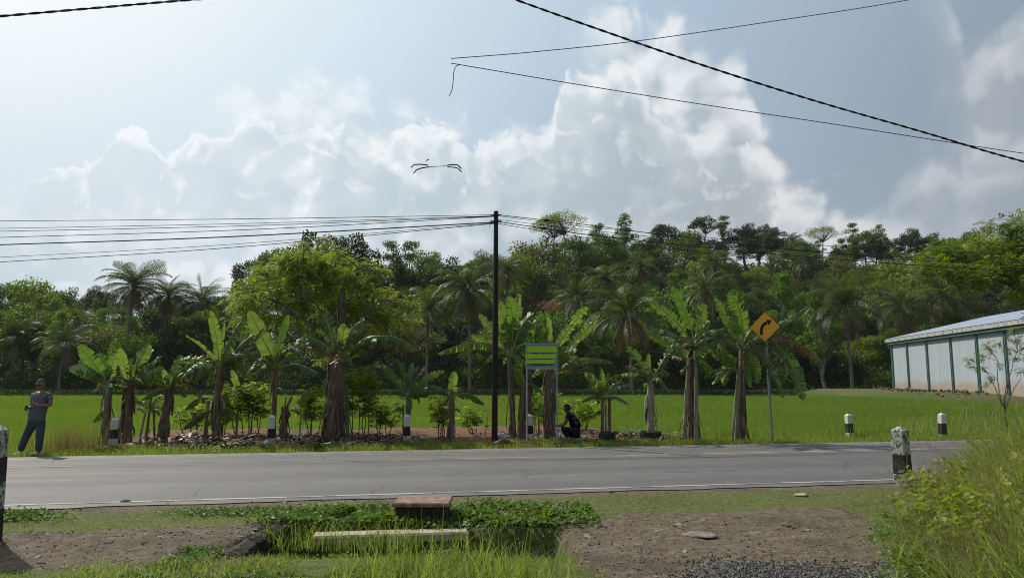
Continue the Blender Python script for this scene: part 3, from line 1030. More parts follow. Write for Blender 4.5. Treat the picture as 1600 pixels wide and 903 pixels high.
def tree_meshes(kind, seed, H, R, th, lf, n_leaf, lsize, bark='bark', dense=1.0):
    """H overall height, th height of the crown's bottom"""
    rg = np.random.default_rng(seed)
    C = crown_points(kind, rg, R, H - th)
    C[:, 2] += th
    tb = MB()
    lean = rg.normal(0, .03, 2) * H
    top = np.array([lean[0], lean[1], th + (H - th) * .6])
    r0 = H * .017 + .05
    P = limb(tb, (0, 0, -.4), top, r0, r0 * .35, rg, 10, 0, 0.0)
    cb = MB()
    w_ = C[:, 3] ** 2
    w_ = w_ / w_.sum()
    for i, (x, y, z, r) in enumerate(C):
        k = min(len(P) - 2, max(3, int((z - H * .12) / max(top[2], .1) * len(P))))
        limb(tb, P[k - 1], (x, y, z), r0 * .28, .012, rg, 5)
        n = max(8, int(n_leaf * w_[i]))
        d = rg.normal(size=(n, 3))
        d /= np.linalg.norm(d, axis=1)[:, None]
        q = rg.uniform(.25, 1.15, n) ** .6
        pos = np.array([x, y, z]) + d * (q * r)[:, None] * np.array([1.15, 1.15, .72])
        ct = rg.uniform(.0, 1)
        tone = np.clip(.35 * ct + .65 * rg.uniform(0, 1, n), 0, 1)
        scatter_leaves(cb, pos, rg.uniform(.6, 1.35, n) * lsize, rg, RHOMB, .55, tone)
    return tb.mesh('trunk', M[bark]), cb.mesh('crown', TL[lf])


SPEC = {
    'broad_mid': ('round', 12, 4.3, 4.0, 'mid', 7000, .30),
    'broad_dark': ('round', 13, 4.2, 4.2, 'dark', 8000, .30),
    'broad_yellow': ('round', 10, 4.2, 3.0, 'yellow', 6500, .28),
    'broad_olive': ('round', 10.5, 4.4, 3.2, 'olive', 6500, .28),
    'tall_mid': ('tall', 14, 2.8, 4.5, 'mid', 4600, .27),
    'tall_bright': ('tall', 12, 2.5, 3.5, 'bright', 4200, .26),
    'umbrella_pale': ('umbrella', 14, 5.5, 9.5, 'yellow', 3200, .22),
    'umbrella_dark': ('umbrella', 14, 4.6, 8.5, 'dark', 5000, .28),
    'bushy_bright': ('round', 6.5, 3.4, .6, 'bright', 5200, .26),
    'bushy_olive': ('round', 6.0, 3.5, .4, 'olive', 5200, .26),
    'bushy_dark': ('round', 6.5, 3.7, .3, 'dark', 6000, .28),
}
MESH = {}
for si, (k_, (kd, H_, R_, th_, lf_, nl_, ls_)) in enumerate(SPEC.items()):
    MESH[k_] = [tree_meshes(kd, 100 + si * 7 + v, H_, R_, th_, lf_, nl_, ls_, 'palebark' if 'tall' in k_ or 'umbrella' in k_ else 'bark') for v in range(3 if kd == 'round' else 2)]


def pair(name, trunk, crown, loc, label, cat, group, sc=1.0, rz=0.0, tilt=(0, 0), cname='crown'):
    e = empty(name, loc, label, cat, group)
    e.rotation_euler = (tilt[0], tilt[1], rz)
    e.scale = (sc, sc, sc) if np.isscalar(sc) else sc
    for nm, me in (('trunk', trunk), (cname, crown)):
        o = bpy.data.objects.new(nm, me)
        col.objects.link(o)
        o.parent = e
    return e


def palm_meshes(seed, Ht, L=4.0, nf=24, dead=4, stiff=0.0, bend=.5):
    rg = np.random.default_rng(seed)
    tb = MB()
    a = rg.uniform(0, 6.28)
    top = np.array([math.cos(a) * bend, math.sin(a) * bend, Ht])
    P = bez((0, 0, -.4), (top[0] * .1, top[1] * .1, Ht * .5), top, 16)
    rad = np.concatenate([[.28, .2], np.linspace(.16, .11, 14)])
    tube(tb, P, rad, 8, 0, .5, wob=.03, rg=rg)
    cb = MB()
    for i in range(nf + dead):
        isd = i >= nf
        az_ = i * 2.39996 + rg.normal(0, .12)
        f = i / nf
        e0 = (1.35 - 1.55 * f + rg.normal(0, .08)) if not isd else -.75 + rg.normal(0, .2)
        e0 = e0 + stiff
        Lf = L * rg.uniform(.85, 1.08) * (1 if not isd else .8)
        n = 15
        # the rachis droops along its length
        P_ = [top + np.array([0, 0, .1])]
        e = e0
        for k in range(n - 1):
            e -= (1.55 - .25 * stiff + rg.normal(0, .05)) / n * (.55 + 1.1 * k / n) * (1 if not isd else .7)
            e = max(e, -1.45)
            P_.append(P_[-1] + Lf / n * np.array([math.cos(az_) * math.cos(e), math.sin(az_) * math.cos(e), math.sin(e)]))
        P_ = np.array(P_)
        tn = .9 if not isd else .8
        tube(cb, P_, np.linspace(.045, .008, n), 4, 1 if isd else 0, tn, cap=False)
        T, A, B = frames(P_)
        B = np.where((B[:, 2:] > 0), B, -B)
        m = 34
        tt = np.linspace(.1, .99, m) * (n - 1)
        i0 = np.minimum(tt.astype(int), n - 2)
        fr = (tt - i0)[:, None]
        C = P_[i0] * (1 - fr) + P_[i0 + 1] * fr
        ln = Lf * .26 * np.sin(np.linspace(.35, 2.75, m)) * rg.uniform(.8, 1.1, m)
        for s in (-1, 1):
            d = A[i0] * s * .86 + T[i0] * .55 + B[i0] * .05
            d /= np.linalg.norm(d, axis=1)[:, None]
            mid = C + d * (ln * .5)[:, None]
            tip = C + d * (ln * .85)[:, None] - np.array([0, 0, 1.0]) * (ln * rg.uniform(.35, .6, m) * (1.0 if f > .25 else .5))[:, None]
            mid = mid - np.array([0, 0, 1.0]) * (ln * .10)[:, None]
            wv = T[i0] * (.030 + .0 * m)
            V = np.stack([C - wv, C + wv, mid + wv * 1.2, mid - wv * 1.2, tip], 1).reshape(-1, 3)
            o = (np.arange(m) * 5)[:, None]
            cb.add(V, np.array([[0, 1, 2, 3]]) + o, 1 if isd else 0, np.repeat(rg.uniform(0, .75, m), 5))
            cb.f.append((np.array([[3, 2, 4]]) + o + (cb.n - len(V)), 1 if isd else 0))
    # coconuts among the frond bases
    for k in range(7):
        c0 = top + np.array([rg.normal(0, .2), rg.normal(0, .2), -.25 + rg.normal(0, .08)])
        PP = np.array([c0 + [0, 0, .13], c0 + [0, 0, .08], c0, c0 - [0, 0, .09], c0 - [0, 0, .14]])
        tube(cb, PP, [.02, .1, .13, .1, .02], 6, 0, .4)
    return tb.mesh('trunk', M['palmbark']), cb.mesh('crown', [M['palmleaf'], M['deadpalm']])


PALM = [palm_meshes(301, 10.0, 4.8, 32, 6), palm_meshes(302, 7.5, 5.0, 30, 6, .12), palm_meshes(303, 5.0, 5.0, 26, 4, .2), palm_meshes(304, 12.5, 4.7, 32, 8, .05)]
PALMH = [10.0, 7.5, 5.0, 12.5]


def palm(px, pytop, Y, k, label, sc=1.0, name='coconut_palm', tilt=0.0):
    """crown centre at (px, pytop); the trunk is stretched so that it stands on the terrain"""
    if Y < 112:
        Y, sc = Y + 16, sc * 1.18
    sc *= 1.16
    p = at(px, pytop, Y)
    g0 = gz(p.x, Y)
    h = p.z - g0
    s = sc
    e = pair(name, PALM[k][0], PALM[k][1], (p.x, Y, g0), label, 'palm tree', 'coconut palms at the foot of the hill', s, random.uniform(0, 6.28))
    # shift crown and trunk so that the crown centre sits at the wanted height
    for ch in e.children:
        if ch.name.startswith('crown'):
            ch.location.z = h / s - PALMH[k]
        else:
            ch.scale.z = (h / s) / PALMH[k]
    return e


random.seed(5)
palm(203, 448, 98, 3, 'tall coconut palm with orange drooping fronds, rising against the sky behind the first bananas', 1.0)
palm(258, 462, 120, 0, 'coconut palm crown just behind the tall palm, its trunk hidden', .95)
palm(310, 472, 108, 0, 'coconut palm with ragged crown above the rolled banana leaf', 1.05)
palm(96, 540, 92, 2, 'low pale coconut palm at the field edge above the standing man', .8)
palm(325, 530, 100, 2, 'short dark coconut palm behind the bananas, with one yellow frond', .8)
palm(735, 452, 84, 0, 'large grey coconut palm immediately beside the utility pole', 1.0)
palm(668, 490, 90, 1, 'coconut palm with upright fresh green fronds between roadside tree and pole', .9)
palm(790, 425, 135, 0, 'small far coconut palm directly behind the utility pole top', .9)
palm(950, 438, 130, 0, 'coconut palm halfway up the hill above the green striped board', 1.0)
palm(898, 470, 110, 2, 'coconut palm with upright fronds near the pink blossom shrub', .9)
palm(985, 495, 88, 1, 'dark coconut palm with dry hanging fronds behind the low bananas', 1.12)
palm(1008, 420, 150, 0, 'small dark coconut palm under the ridge trees, above the low bananas', .85)
palm(1110, 415, 140, 0, 'coconut palm on the slope above the banana with tall upright leaf', 1.0)
palm(1098, 455, 118, 1, 'coconut palm half hidden behind the upright banana leaves', .95)
palm(1325, 480, 88, 1, 'big coconut palm with drooping fronds between the warning sign and warehouse', 1.12)
palm(1405, 482, 100, 0, 'coconut palm standing over the far corner of the warehouse', 1.05)
palm(1465, 462, 105, 1, 'coconut palm behind the warehouse roof slope', 1.05)
palm(1240, 350 + 28, 210, 0, 'tiny coconut palm on the ridge against the sky', .8)
palm(1260, 410, 170, 0, 'coconut palm high on the slope to the far side of the warning sign', .9)
palm(20, 530, 100, 2, 'dark low palm at the field edge, cut by the picture border', .7)

# landmarks used to tell the many hillside trees apart
LM = [(-900, -180, 'far beyond the picture border, palm side'), (-180, -40, 'just beyond the closest mossy post'), (-40, 30, 'behind the closest mossy post'), (30, 110, 'above the standing man'), (110, 185, 'above the red-footed post'), (185, 235, 'behind the tall coconut palm'), (235, 300, 'behind the leaning banana stems'),
      (300, 365, 'above the rolled upright banana leaf'), (365, 440, 'behind the roadside tree, palm side'), (440, 520, 'straight above the leafy roadside tree'), (520, 600, 'behind the roadside tree, pole side'),
      (600, 680, 'above the thin small banana plant'), (680, 745, 'beside the large grey palm'), (745, 800, 'behind the utility pole'), (800, 880, 'above the green striped board'), (880, 940, 'above the crouching person'),
      (940, 1000, 'above the low banana clump'), (1000, 1060, 'above the banana in the ring'), (1060, 1120, 'above the pale twin stems'), (1120, 1180, 'above the untidy banana plant'),
      (1180, 1240, 'above the warning sign'), (1240, 1300, 'above the brown dead leaf'), (1300, 1360, 'above the leaning banded post'), (1360, 1430, 'above the warehouse corner'), (1430, 1500, 'above the warehouse eave'), (1500, 1570, 'above the thin sapling'), (1570, 1690, 'above the warehouse ridge'), (1690, 1990, 'far beyond the warehouse ridge')]
LOOK = {'broad_mid': 'round green tree', 'broad_dark': 'dark round tree', 'broad_yellow': 'yellow green round tree', 'broad_olive': 'olive brown round tree', 'tall_mid': 'tall slim tree', 'tall_bright': 'slim bright green tree',
        'umbrella_pale': 'thin flat-topped pale tree', 'umbrella_dark': 'dark flat-topped tree', 'bushy_bright': 'fresh green bushy tree', 'bushy_olive': 'brownish bushy tree', 'bushy_dark': 'dark bushy tree'}
used = {}


def tree_label(kind, px, Y):
    lm = next((t for a, b_, t in LM if a <= px < b_), 'by the border')
    where = 'at the hill foot' if Y < 121 else 'just above the hill foot' if Y < 138 else 'low on the hill' if Y < 153 else 'midway up the hill' if Y < 171 else 'well up the hill' if Y < 190 else 'high on the hill' if Y < 204 else 'on the ridge'
    return '%s %s %s' % (LOOK[kind], where, lm)


def forest_tree(kind, px, Y, sc, label=None, var=None, top=None):
    p = on_ground(px, Y)
    v = MESH[kind][var if var is not None else random.randrange(len(MESH[kind]))]
    if top is not None:       # size it so that its top reaches photograph row `top`
        sc = (at(px, top, Y).z - p.z) / SPEC[kind][1]
    nm = {'umbrella_pale': 'flat_topped_tree', 'umbrella_dark': 'flat_topped_tree'}.get(kind, 'tall_slim_tree' if 'tall' in kind else 'bushy_tree' if 'bushy' in kind else 'broadleaf_tree')
    s3 = (sc, sc, sc)
    if top is not None and sc > 1.35:
        s3 = (1.0 + (sc - 1) * .45,) * 2 + (sc,)
    return pair(nm, v[0], v[1], p, label or tree_label(kind, px, Y), 'tree', 'trees on the wooded hill', s3, random.uniform(0, 6.28), (random.gauss(0, .03), random.gauss(0, .03)))


# ridge and landmark trees placed after the photograph
wood = []
HAND = [
    ('broad_yellow', 40, 150, 432), ('broad_mid', 85, 165, 448), ('broad_mid', -20, 150, 436), ('broad_dark', 138, 200, 446), ('broad_dark', 160, 205, 452), ('broad_olive', 95, 125, 478),
    ('broad_mid', 30, 122, 470), ('broad_olive', 150, 118, 500), ('bushy_bright', 215, 112, 512), ('broad_dark', 275, 150, 470), ('broad_mid', 345, 150, 465), ('bushy_dark', 245, 118, 530),
    ('broad_dark', 392, 190, 392), ('tall_mid', 385, 170, 410), ('broad_mid', 440, 175, 385), ('broad_dark', 525, 130, 356), ('broad_dark', 498, 140, 362), ('broad_dark', 550, 150, 372),
    ('tall_mid', 610, 170, 380), ('tall_mid', 635, 165, 378), ('broad_dark', 600, 160, 398), ('broad_mid', 655, 160, 388), ('tall_mid', 682, 180, 396), ('broad_dark', 710, 165, 402), ('broad_mid', 745, 185, 403), ('broad_mid', 765, 190, 392),
    ('broad_olive', 840, 165, 368), ('broad_yellow', 815, 160, 392), ('umbrella_pale', 888, 200, 334), ('umbrella_pale', 868, 205, 340), ('tall_bright', 940, 190, 352), ('tall_mid', 980, 185, 338), ('broad_mid', 905, 170, 366),
    ('broad_mid', 950, 175, 362), ('broad_dark', 1048, 205, 346), ('broad_mid', 1080, 185, 356), ('umbrella_dark', 1105, 215, 340), ('tall_mid', 1138, 215, 338), ('broad_dark', 1175, 215, 348), ('broad_dark', 1212, 212, 352), ('broad_dark', 1195, 220, 350),
    ('umbrella_pale', 1295, 215, 356), ('tall_mid', 1345, 210, 350), ('tall_mid', 1390, 212, 352), ('broad_mid', 1365, 205, 358), ('broad_dark', 1440, 210, 355), ('broad_mid', 1478, 208, 362), ('broad_mid', 1530, 205, 360), ('broad_yellow', 1580, 180, 372),
    ('broad_mid', 1020, 180, 372), ('broad_yellow', 1110, 160, 388), ('broad_mid', 1260, 195, 372), ('bushy_bright', 850, 116, 480), ('bushy_bright', 1040, 122, 440), ('bushy_bright', 1065, 125, 452), ('tall_bright', 1285, 105, 470), ('tall_bright', 1235, 118, 430),
    ('broad_olive', 1330, 160, 395), ('broad_olive', 1305, 170, 392), ('broad_yellow', 1420, 140, 400), ('broad_mid', 1640, 200, 365),
]
for kd, px, Y, top in HAND:
    wood.append(forest_tree(kd, px, Y, 1, None, None, top))

# the rest of the wood, in uneven rows up the slope
rr = random.Random(11)
cands = []
for Y, step, pool, s0 in ((119, 40, ['bushy_dark', 'broad_mid', 'bushy_dark', 'broad_dark', 'broad_olive', 'tall_bright'], .95),
                          (133, 46, ['broad_dark', 'broad_mid', 'tall_mid', 'broad_olive', 'bushy_dark'], 1.0),
                          (149, 46, ['broad_mid', 'broad_yellow', 'tall_mid', 'broad_dark', 'broad_olive'], 1.0),
                          (166, 44, ['broad_mid', 'tall_bright', 'broad_dark', 'broad_yellow', 'broad_olive'], .95),
                          (184, 44, ['broad_mid', 'broad_dark', 'tall_mid', 'broad_yellow'], .9),
                          (200, 46, ['broad_mid', 'broad_dark', 'broad_olive'], .8),
                          (216, 48, ['broad_dark', 'broad_mid'], .7)):
    px = -330 + rr.uniform(0, step)
    while px < 1850:
        cands.append((rr.choice(pool), px, Y + rr.uniform(-6, 6), s0 * rr.uniform(.8, 1.15)))
        px += step * rr.uniform(.7, 1.3) * (1.0 if Y > 140 else 1.1)
for kd, px, Y, sc in cands:
    if px > 1385 and Y < 112:
        continue
    taken = {o['label'] for o in wood}
    for alt in [kd] + rr.sample(['broad_mid', 'broad_dark', 'broad_yellow', 'broad_olive', 'tall_mid', 'tall_bright'], 6):
        if tree_label(alt, px, Y) not in taken:
            wood.append(forest_tree(alt, px, Y, sc))
            break
same = {}
for o in wood:
    same.setdefault(o['label'], []).append(o)
for l, os_ in same.items():
    if len(os_) > 1:
        os_.sort(key=lambda o: o.location.x / o.location.y)
        names = ['leftmost', 'rightmost'] if len(os_) == 2 else ['leftmost', 'middle', 'rightmost', 'last']
        for o, nm in zip(os_, names):
            o['label'] = nm + ' ' + l

# pink flowering shrub
rgp = np.random.default_rng(77)
p = at(862, 478, 112)
g0 = gz(p.x, 112)
e = empty('flowering_tree', (p.x, 112, g0), 'tree with pink blossom at the foot of the hill above the green striped board', 'tree')
tb, cb = MB(), MB()
limb(tb, (0, 0, -.3), (0, 0, p.z - g0 - .6), .12, .05, rgp, 8)
pos = np.array([0, 0, p.z - g0]) + rgp.normal(0, 1, (700, 3)) * [1.0, .8, .5]
scatter_leaves(cb, pos, np.full(700, .2), rgp)
tb.obj('trunk', M['bark'], e)
cb.obj('crown', TL['pink'], e)

# undergrowth along the far edge of the paddies
r = np.random.default_rng(41)
n = 125000
Yu = r.uniform(114, 131, n)
Xu = r.uniform(-.98, .92, n) * Yu
hh_ = 6.5 * fbm(Xu, Yu, 5.5, 91, 4) ** 1.5 + .2
base = np.stack([Xu, Yu, ground_h(Xu, Yu) + hh_ * r.uniform(0, 1, n) ** .6], 1)
mb = MB()
scatter_leaves(mb, base, r.uniform(.2, .48, n), r, RHOMB, .5, np.clip(r.uniform(0, 1, n) * .8, 0, 1))
tag(mb.obj('undergrowth', TL['mid']), 'dark tangled undergrowth where the paddies meet the wood', 'undergrowth', kind='stuff')
r = np.random.default_rng(42)
n = 90000
Yu = r.uniform(130, 235, n)
Xu = r.uniform(-.98, .92, n) * Yu
hh_ = 3.6 * fbm(Xu, Yu, 7, 93, 4)
base = np.stack([Xu, Yu, ground_h(Xu, Yu) + hh_ * r.uniform(0, 1, n) ** .6], 1)
mb = MB()
scatter_leaves(mb, base, r.uniform(.35, .8, n), r, RHOMB, .5, r.uniform(0, 1, n))
tag(mb.obj('undergrowth', TL['dark']), 'dark undergrowth covering the hillside between the trees', 'undergrowth', kind='stuff')

# ------------------------------------------------------------------ trees with crowns shaped after the photograph


def spray_template(rg, pairs=7, L=1.0, lw=.06, ll=.22, droop=.35):
    """a feathery compound leaf along +y, unit length"""
    V, Fq = [], []
    for k in range(pairs):
        t = .18 + .8 * k / (pairs - 1)
        z = -droop * t * t
        l = ll * math.sin(.5 + 2.0 * k / pairs)
        for s in (-1, 1):
            o = len(V)
            V += [(0, t, z), (s * l * .5, t + .5 * l * .5 + lw * .6, z - .02), (s * l, t + .5 * l, z - .09), (s * l * .55, t + .2 * l - lw * .6, z - .03)]
            Fq.append((o, o + 1, o + 2, o + 3))
    o = len(V)
    V += [(-.008, 0, 0), (.008, 0, 0), (.004, .98, -droop * .96), (-.004, .98, -droop * .96)]
    Fq.append((o, o + 1, o + 2, o + 3))
    return np.array(V, float), np.array(Fq)


def shaped_tree(name, base, forks, clumps, label, cat, leafmat, n_spray, size, r_trunk, seed, tmpl, bark='bark', trunk_pts=None, sep_forks=True, droop=-.2, spread=1.0):
    """clumps: list of (world point, radius); limbs leave the nearest fork"""
    rg = np.random.default_rng(seed)
    base = Vector(base)
    e = empty(name, base, label, cat)
    tb, cb = MB(), MB()
    B0 = np.array(base)
    fk = [np.array(q) - B0 for q in forks]
    prev = np.array([0, 0, -.2])
    pts = [prev] + fk[:1]
    limb(tb, prev, fk[0], r_trunk, r_trunk * .62, rg, 9, 0, 0.0)
    skeleton = []
    for q in fk[1:]:
        P = limb(tb, fk[0], q, r_trunk * .5, r_trunk * .2, rg, 9, 0, .05)
        skeleton.append(P[3:])
    if not skeleton:
        skeleton = [np.array([fk[0]])]
    SK = np.concatenate(skeleton)
    tot = sum(r_ ** 2 for _, r_ in clumps)
    for c_, r_ in clumps:
        c0 = np.array(c_) - B0
        k = np.argmin(np.linalg.norm(SK - c0, axis=1) + .3 * np.maximum(0, SK[:, 2] - c0[2]))
        P = limb(tb, SK[k], c0, r_trunk * .16, .012, rg, 7, 0, .1)
        n = max(6, int(n_spray * r_ ** 2 / tot))
        # twigs inside the clump
        nt_ = max(3, n // 16)
        for q in range(nt_):
            d = rg.normal(size=3)
            d /= np.linalg.norm(d)
            limb(tb, P[-2], c0 + d * r_ * rg.uniform(.5, .95) * np.array([1, 1, .75]), .010, .003, rg, 4, 0, .1)
        d = rg.normal(size=(n, 3))
        d /= np.linalg.norm(d, axis=1)[:, None]
        q = rg.uniform(.05, 1.15, n) ** .8
        pos = c0 + d * (q * r_ * 1.1)[:, None] * np.array([1, 1, .62])
        dirs = d * [.5, .5, .3] + rg.normal(0, .6, (n, 3)) * [1, 1, .5] + [0, 0, droop]
        inst(cb, tmpl[0], tmpl[1], pos, rot_dir(dirs, rg), rg.uniform(.7, 1.25, n) * size, 0, np.clip(.35 * rg.uniform() + .65 * rg.uniform(0, 1, n), 0, 1))
    tb.obj('trunk', M[bark], e)
    cb.obj('crown', leafmat, e)
    return e


rgs = np.random.default_rng(12)
SPRAY = spray_template(rgs, 4, 1, .20, .42, .3)
M['roadtree'] = leaf_mat('roadside tree leaves', (0.075, 0.125, 0.020), (0.150, 0.210, 0.030), (0.27, 0.29, 0.06), 0.52)
M['roadtree2'] = leaf_mat('near tree leaves', (0.055, 0.100, 0.016), (0.115, 0.170, 0.024), (0.22, 0.245, 0.045), 0.5)
YT = 23.4
cl = [(395, 455, 26), (385, 480, 24), (415, 430, 26), (440, 412, 24), (470, 398, 22), (460, 440, 26), (430, 468, 26), (480, 425, 24), (505, 410, 22), (525, 400, 16), (510, 445, 26), (545, 432, 20), (475, 470, 22), (450, 392, 18),
      (500, 385 + 12, 16), (540, 415, 20), (555, 455, 20), (575, 440, 20), (600, 455, 22), (620, 480, 20), (590, 490, 24), (565, 480, 20), (605, 505, 18), (640, 500, 12), (535, 480, 16), (575, 415, 15), (590, 425, 14), (380, 505, 16), (410, 500, 16), (555, 510, 14), (365, 455, 13), (500, 490, 16), (495, 520, 16), (560, 528, 15), (540, 500, 18), (510, 470, 18), (580, 515, 14), (470, 505, 14), (485, 540, 10), (550, 550, 10), (620, 520, 12), (435, 500, 16), (400, 520, 10), (530, 470, 20), (515, 500, 18), (548, 480, 20), (525, 545, 13), (503, 560, 10), (640, 470, 15), (655, 490, 10), (560, 545, 10), (500, 375, 10), (470, 382, 10)]
rr = random.Random(3)
clumps = [(at(x + rr.uniform(-5, 5), y + rr.uniform(-6, 6), YT + rr.uniform(-1.2, 1.6)), r_ * rr.uniform(.8, 1.35) / F * YT) for x, y, r_ in cl]
bT = pxg(530, 690)
bT = on_ground(530, 22.1)
shaped_tree('roadside_tree', bT, [at(527, 560, 22.5), at(470, 455, 23.1), at(505, 440, 23.6), at(560, 420, 22.9), at(590, 470, 22.4), at(430, 470, 23.3)], clumps,
            'leafy feathery green tree rising from the thick old banana trunk by the road', 'tree', M['roadtree'], 6000, .18, .13, 5, SPRAY, droop=-.15)
# tree reaching in at the right
YR = 34.0
cl = [(1590, 372, 30), (1560, 385, 30), (1545, 350, 12), (1530, 400, 30), (1500, 405, 30), (1475, 400, 24), (1455, 415, 20), (1460, 395, 18), (1485, 425, 26), (1515, 432, 28), (1550, 425, 30), (1585, 420, 30), (1600, 455, 28), (1500, 450, 10), (1600, 350, 22),
      (1440, 402, 14), (1620, 400, 40), (1640, 440, 40), (1650, 370, 40), (1690, 400, 45), (1700, 460, 40), (1570, 405, 26), (1535, 375, 16), (1625, 500, 20), (1575, 360, 22), (1600, 395, 28), (1480, 382, 14)]
clumps = [(at(x + rr.uniform(-6, 6), y + rr.uniform(-6, 6), YR + rr.uniform(-3.0, 3.0)), r_ * rr.uniform(.8, 1.25) / F * YR) for x, y, r_ in cl]
shaped_tree('spreading_tree', on_ground(1700, YR), [at(1660, 490, YR), at(1560, 440, YR - 1), at(1520, 425, YR), at(1650, 400, YR + 1), at(1600, 385, YR), at(1700, 400, YR)], clumps,
            'spreading leafy tree reaching over the warehouse roof from the picture border', 'tree', M['roadtree2'], 6200, .28, .24, 6, SPRAY, droop=-.1)
# thin sapling in front of the warehouse
YS = 23.0
cl = [(1515, 560, 7), (1530, 555, 8), (1545, 545, 7), (1520, 573, 6), (1560, 535, 6), (1575, 545, 8), (1590, 530, 8), (1550, 590, 7), (1540, 598, 5), (1585, 560, 7), (1600, 545, 9), (1570, 525, 6), (1585, 512, 7), (1535, 575, 6), (1595, 580, 7), (1610, 560, 9), (1560, 570, 6), (1540, 540, 6)]
clumps = [(at(x, y, YS + rr.uniform(-.4, .4)), r_ / F * YS) for x, y, r_ in cl]
shaped_tree('sapling', on_ground(1568, YS), [at(1570, 640, YS), at(1545, 585, YS), at(1560, 565, YS), at(1595, 590, YS), at(1590, 550, YS), at(1577, 560, YS)], clumps,
            'thin sapling with sparse feathery leaves in front of the warehouse wall', 'sapling', M['roadtree2'], 420, .12, .035, 7, SPRAY)

# ------------------------------------------------------------------ banana plants


def banana_mat(name, base_c, back_c, tcol, trans, brown=0.0):
    m = bpy.data.materials.new(name)
    m.use_nodes = True
    g = NT(m.node_tree)
    b = g.n['Principled BSDF']
    out = g.n['Material Output']
    uv = g.new('ShaderNodeAttribute', attribute_name='leafuv').outputs['Vector']
    sp = g.new('ShaderNodeSeparateXYZ')
    g.l.new(uv, sp.inputs[0])
    vein = g.m('SINE', g.m('MULTIPLY', sp.outputs[0], 260.0))
    n = g.noise(g.vm('MULTIPLY', uv, (9.0, 2.5, 1)), 1.6, 5, .6)
    n2_ = g.noise(g.vm('MULTIPLY', uv, (60, 1.2, 1)), 1.0, 3, .6)
    tone = g.attr('tone')
    cA = g.mix(g.ss(n, .3, .7), base_c, back_c)
    cA = g.mix(g.m('MULTIPLY', g.m('ADD', vein, 1.0), .13), cA, (0.16, 0.22, 0.06))
    cA = g.mix(g.ss(n2_, .52, .7, 0, .5), cA, (0.02, 0.05, 0.015))
    # brown, dried margin
    edge = g.m('ABSOLUTE', sp.outputs[1])
    br = g.ss(g.m('ADD', g.m('ADD', edge, g.m('MULTIPLY', n2_, .5)), g.m('MULTIPLY', tone, 1.0)), 1.42 - brown, 1.58 - brown)
    cA = g.mix(br, cA, g.mix(n, (0.075, 0.045, 0.022), (0.24, 0.155, 0.075)))
    g.put(b.inputs['Base Color'], cA)
    b.inputs['Roughness'].default_value = 0.42
    b.inputs['Specular IOR Level'].default_value = 0.45
    g.put(b.inputs['Normal'], g.bump(vein, .25, .004))
    tr = g.new('ShaderNodeBsdfTranslucent')
    g.put(tr.inputs[0], g.mix(br, g.mix(.75, cA, tcol), (0.24, .125, .04)))
    mx = g.new('ShaderNodeMixShader')
    mx.inputs[0].default_value = trans
    g.l.new(b.outputs[0], mx.inputs[1])
    g.l.new(tr.outputs[0], mx.inputs[2])
    g.l.new(mx.outputs[0], out.inputs['Surface'])
    return m


BM = {
    'g': banana_mat('banana leaf', (0.050, 0.115, 0.024), (0.085, 0.155, 0.032), (0.19, 0.33, 0.02), 0.42),
    'y': banana_mat('young banana leaf', (0.065, 0.135, 0.024), (0.10, 0.18, 0.034), (0.24, 0.35, 0.045), 0.48),
    'd': banana_mat('old dark banana leaf', (0.032, 0.075, 0.024), (0.060, 0.110, 0.036), (0.13, 0.24, 0.025), 0.32, .05),
    'p': banana_mat('pale waxy banana leaf', (0.12, 0.18, 0.11), (0.09, 0.15, 0.07), (0.14, 0.25, 0.05), 0.3),
    'b': banana_mat('dying banana leaf', (0.16, 0.12, 0.03), (0.12, 0.10, 0.03), (0.30, 0.22, 0.03), 0.35, .42),
}
mm, g, b = material('banana midrib')
g.put(b.inputs['Base Color'], g.mix(g.noise(g.new('ShaderNodeTexCoord').outputs['Object'], 4, 3), (0.16, 0.20, 0.06), (0.26, 0.28, 0.11)))
b.inputs['Roughness'].default_value = 0.5
M['midrib'] = mm
mm, g, b = material('dry midrib')
b.inputs['Base Color'].default_value = (0.16, 0.10, 0.05, 1)
b.inputs['Roughness'].default_value = 0.8
M['drymidrib'] = mm
# pseudostem with dead leaf sheaths
mm, g, b = material('banana stem')
tcn = g.new('ShaderNodeTexCoord').outputs['Object']
mp = g.new('ShaderNodeMapping')
mp.inputs['Scale'].default_value = (1, 1, .12)
g.l.new(tcn, mp.inputs['Vector'])
n = g.noise(mp.outputs[0], 14, 6, .7)
n2_ = g.noise(tcn, 2.2, 4, .6)
cst = g.ramp(n, [(0.25, (0.040, 0.026, 0.017)), (0.5, (0.145, 0.100, 0.065)), (0.75, (0.33, 0.25, 0.17))])
cst = g.mix(g.ss(n2_, .54, .68, 0, .75), cst, (0.15, 0.17, 0.07))
g.put(b.inputs['Base Color'], cst)
b.inputs['Roughness'].default_value = 0.8
g.put(b.inputs['Normal'], g.bump(n, .8, .02))
M['bstem'] = mm
mm, g, b = material('pale banana stem')
tcn = g.new('ShaderNodeTexCoord').outputs['Object']
mp = g.new('ShaderNodeMapping')
mp.inputs['Scale'].default_value = (1, 1, .12)
g.l.new(tcn, mp.inputs['Vector'])
n = g.noise(mp.outputs[0], 14, 6, .7)
g.put(b.inputs['Base Color'], g.ramp(n, [(0.3, (0.10, 0.085, 0.05)), (0.5, (0.24, 0.22, 0.14)), (0.75, (0.40, 0.36, 0.25))]))
b.inputs['Roughness'].default_value = 0.7
g.put(b.inputs['Normal'], g.bump(n, .6, .015))
M['pstem'] = mm


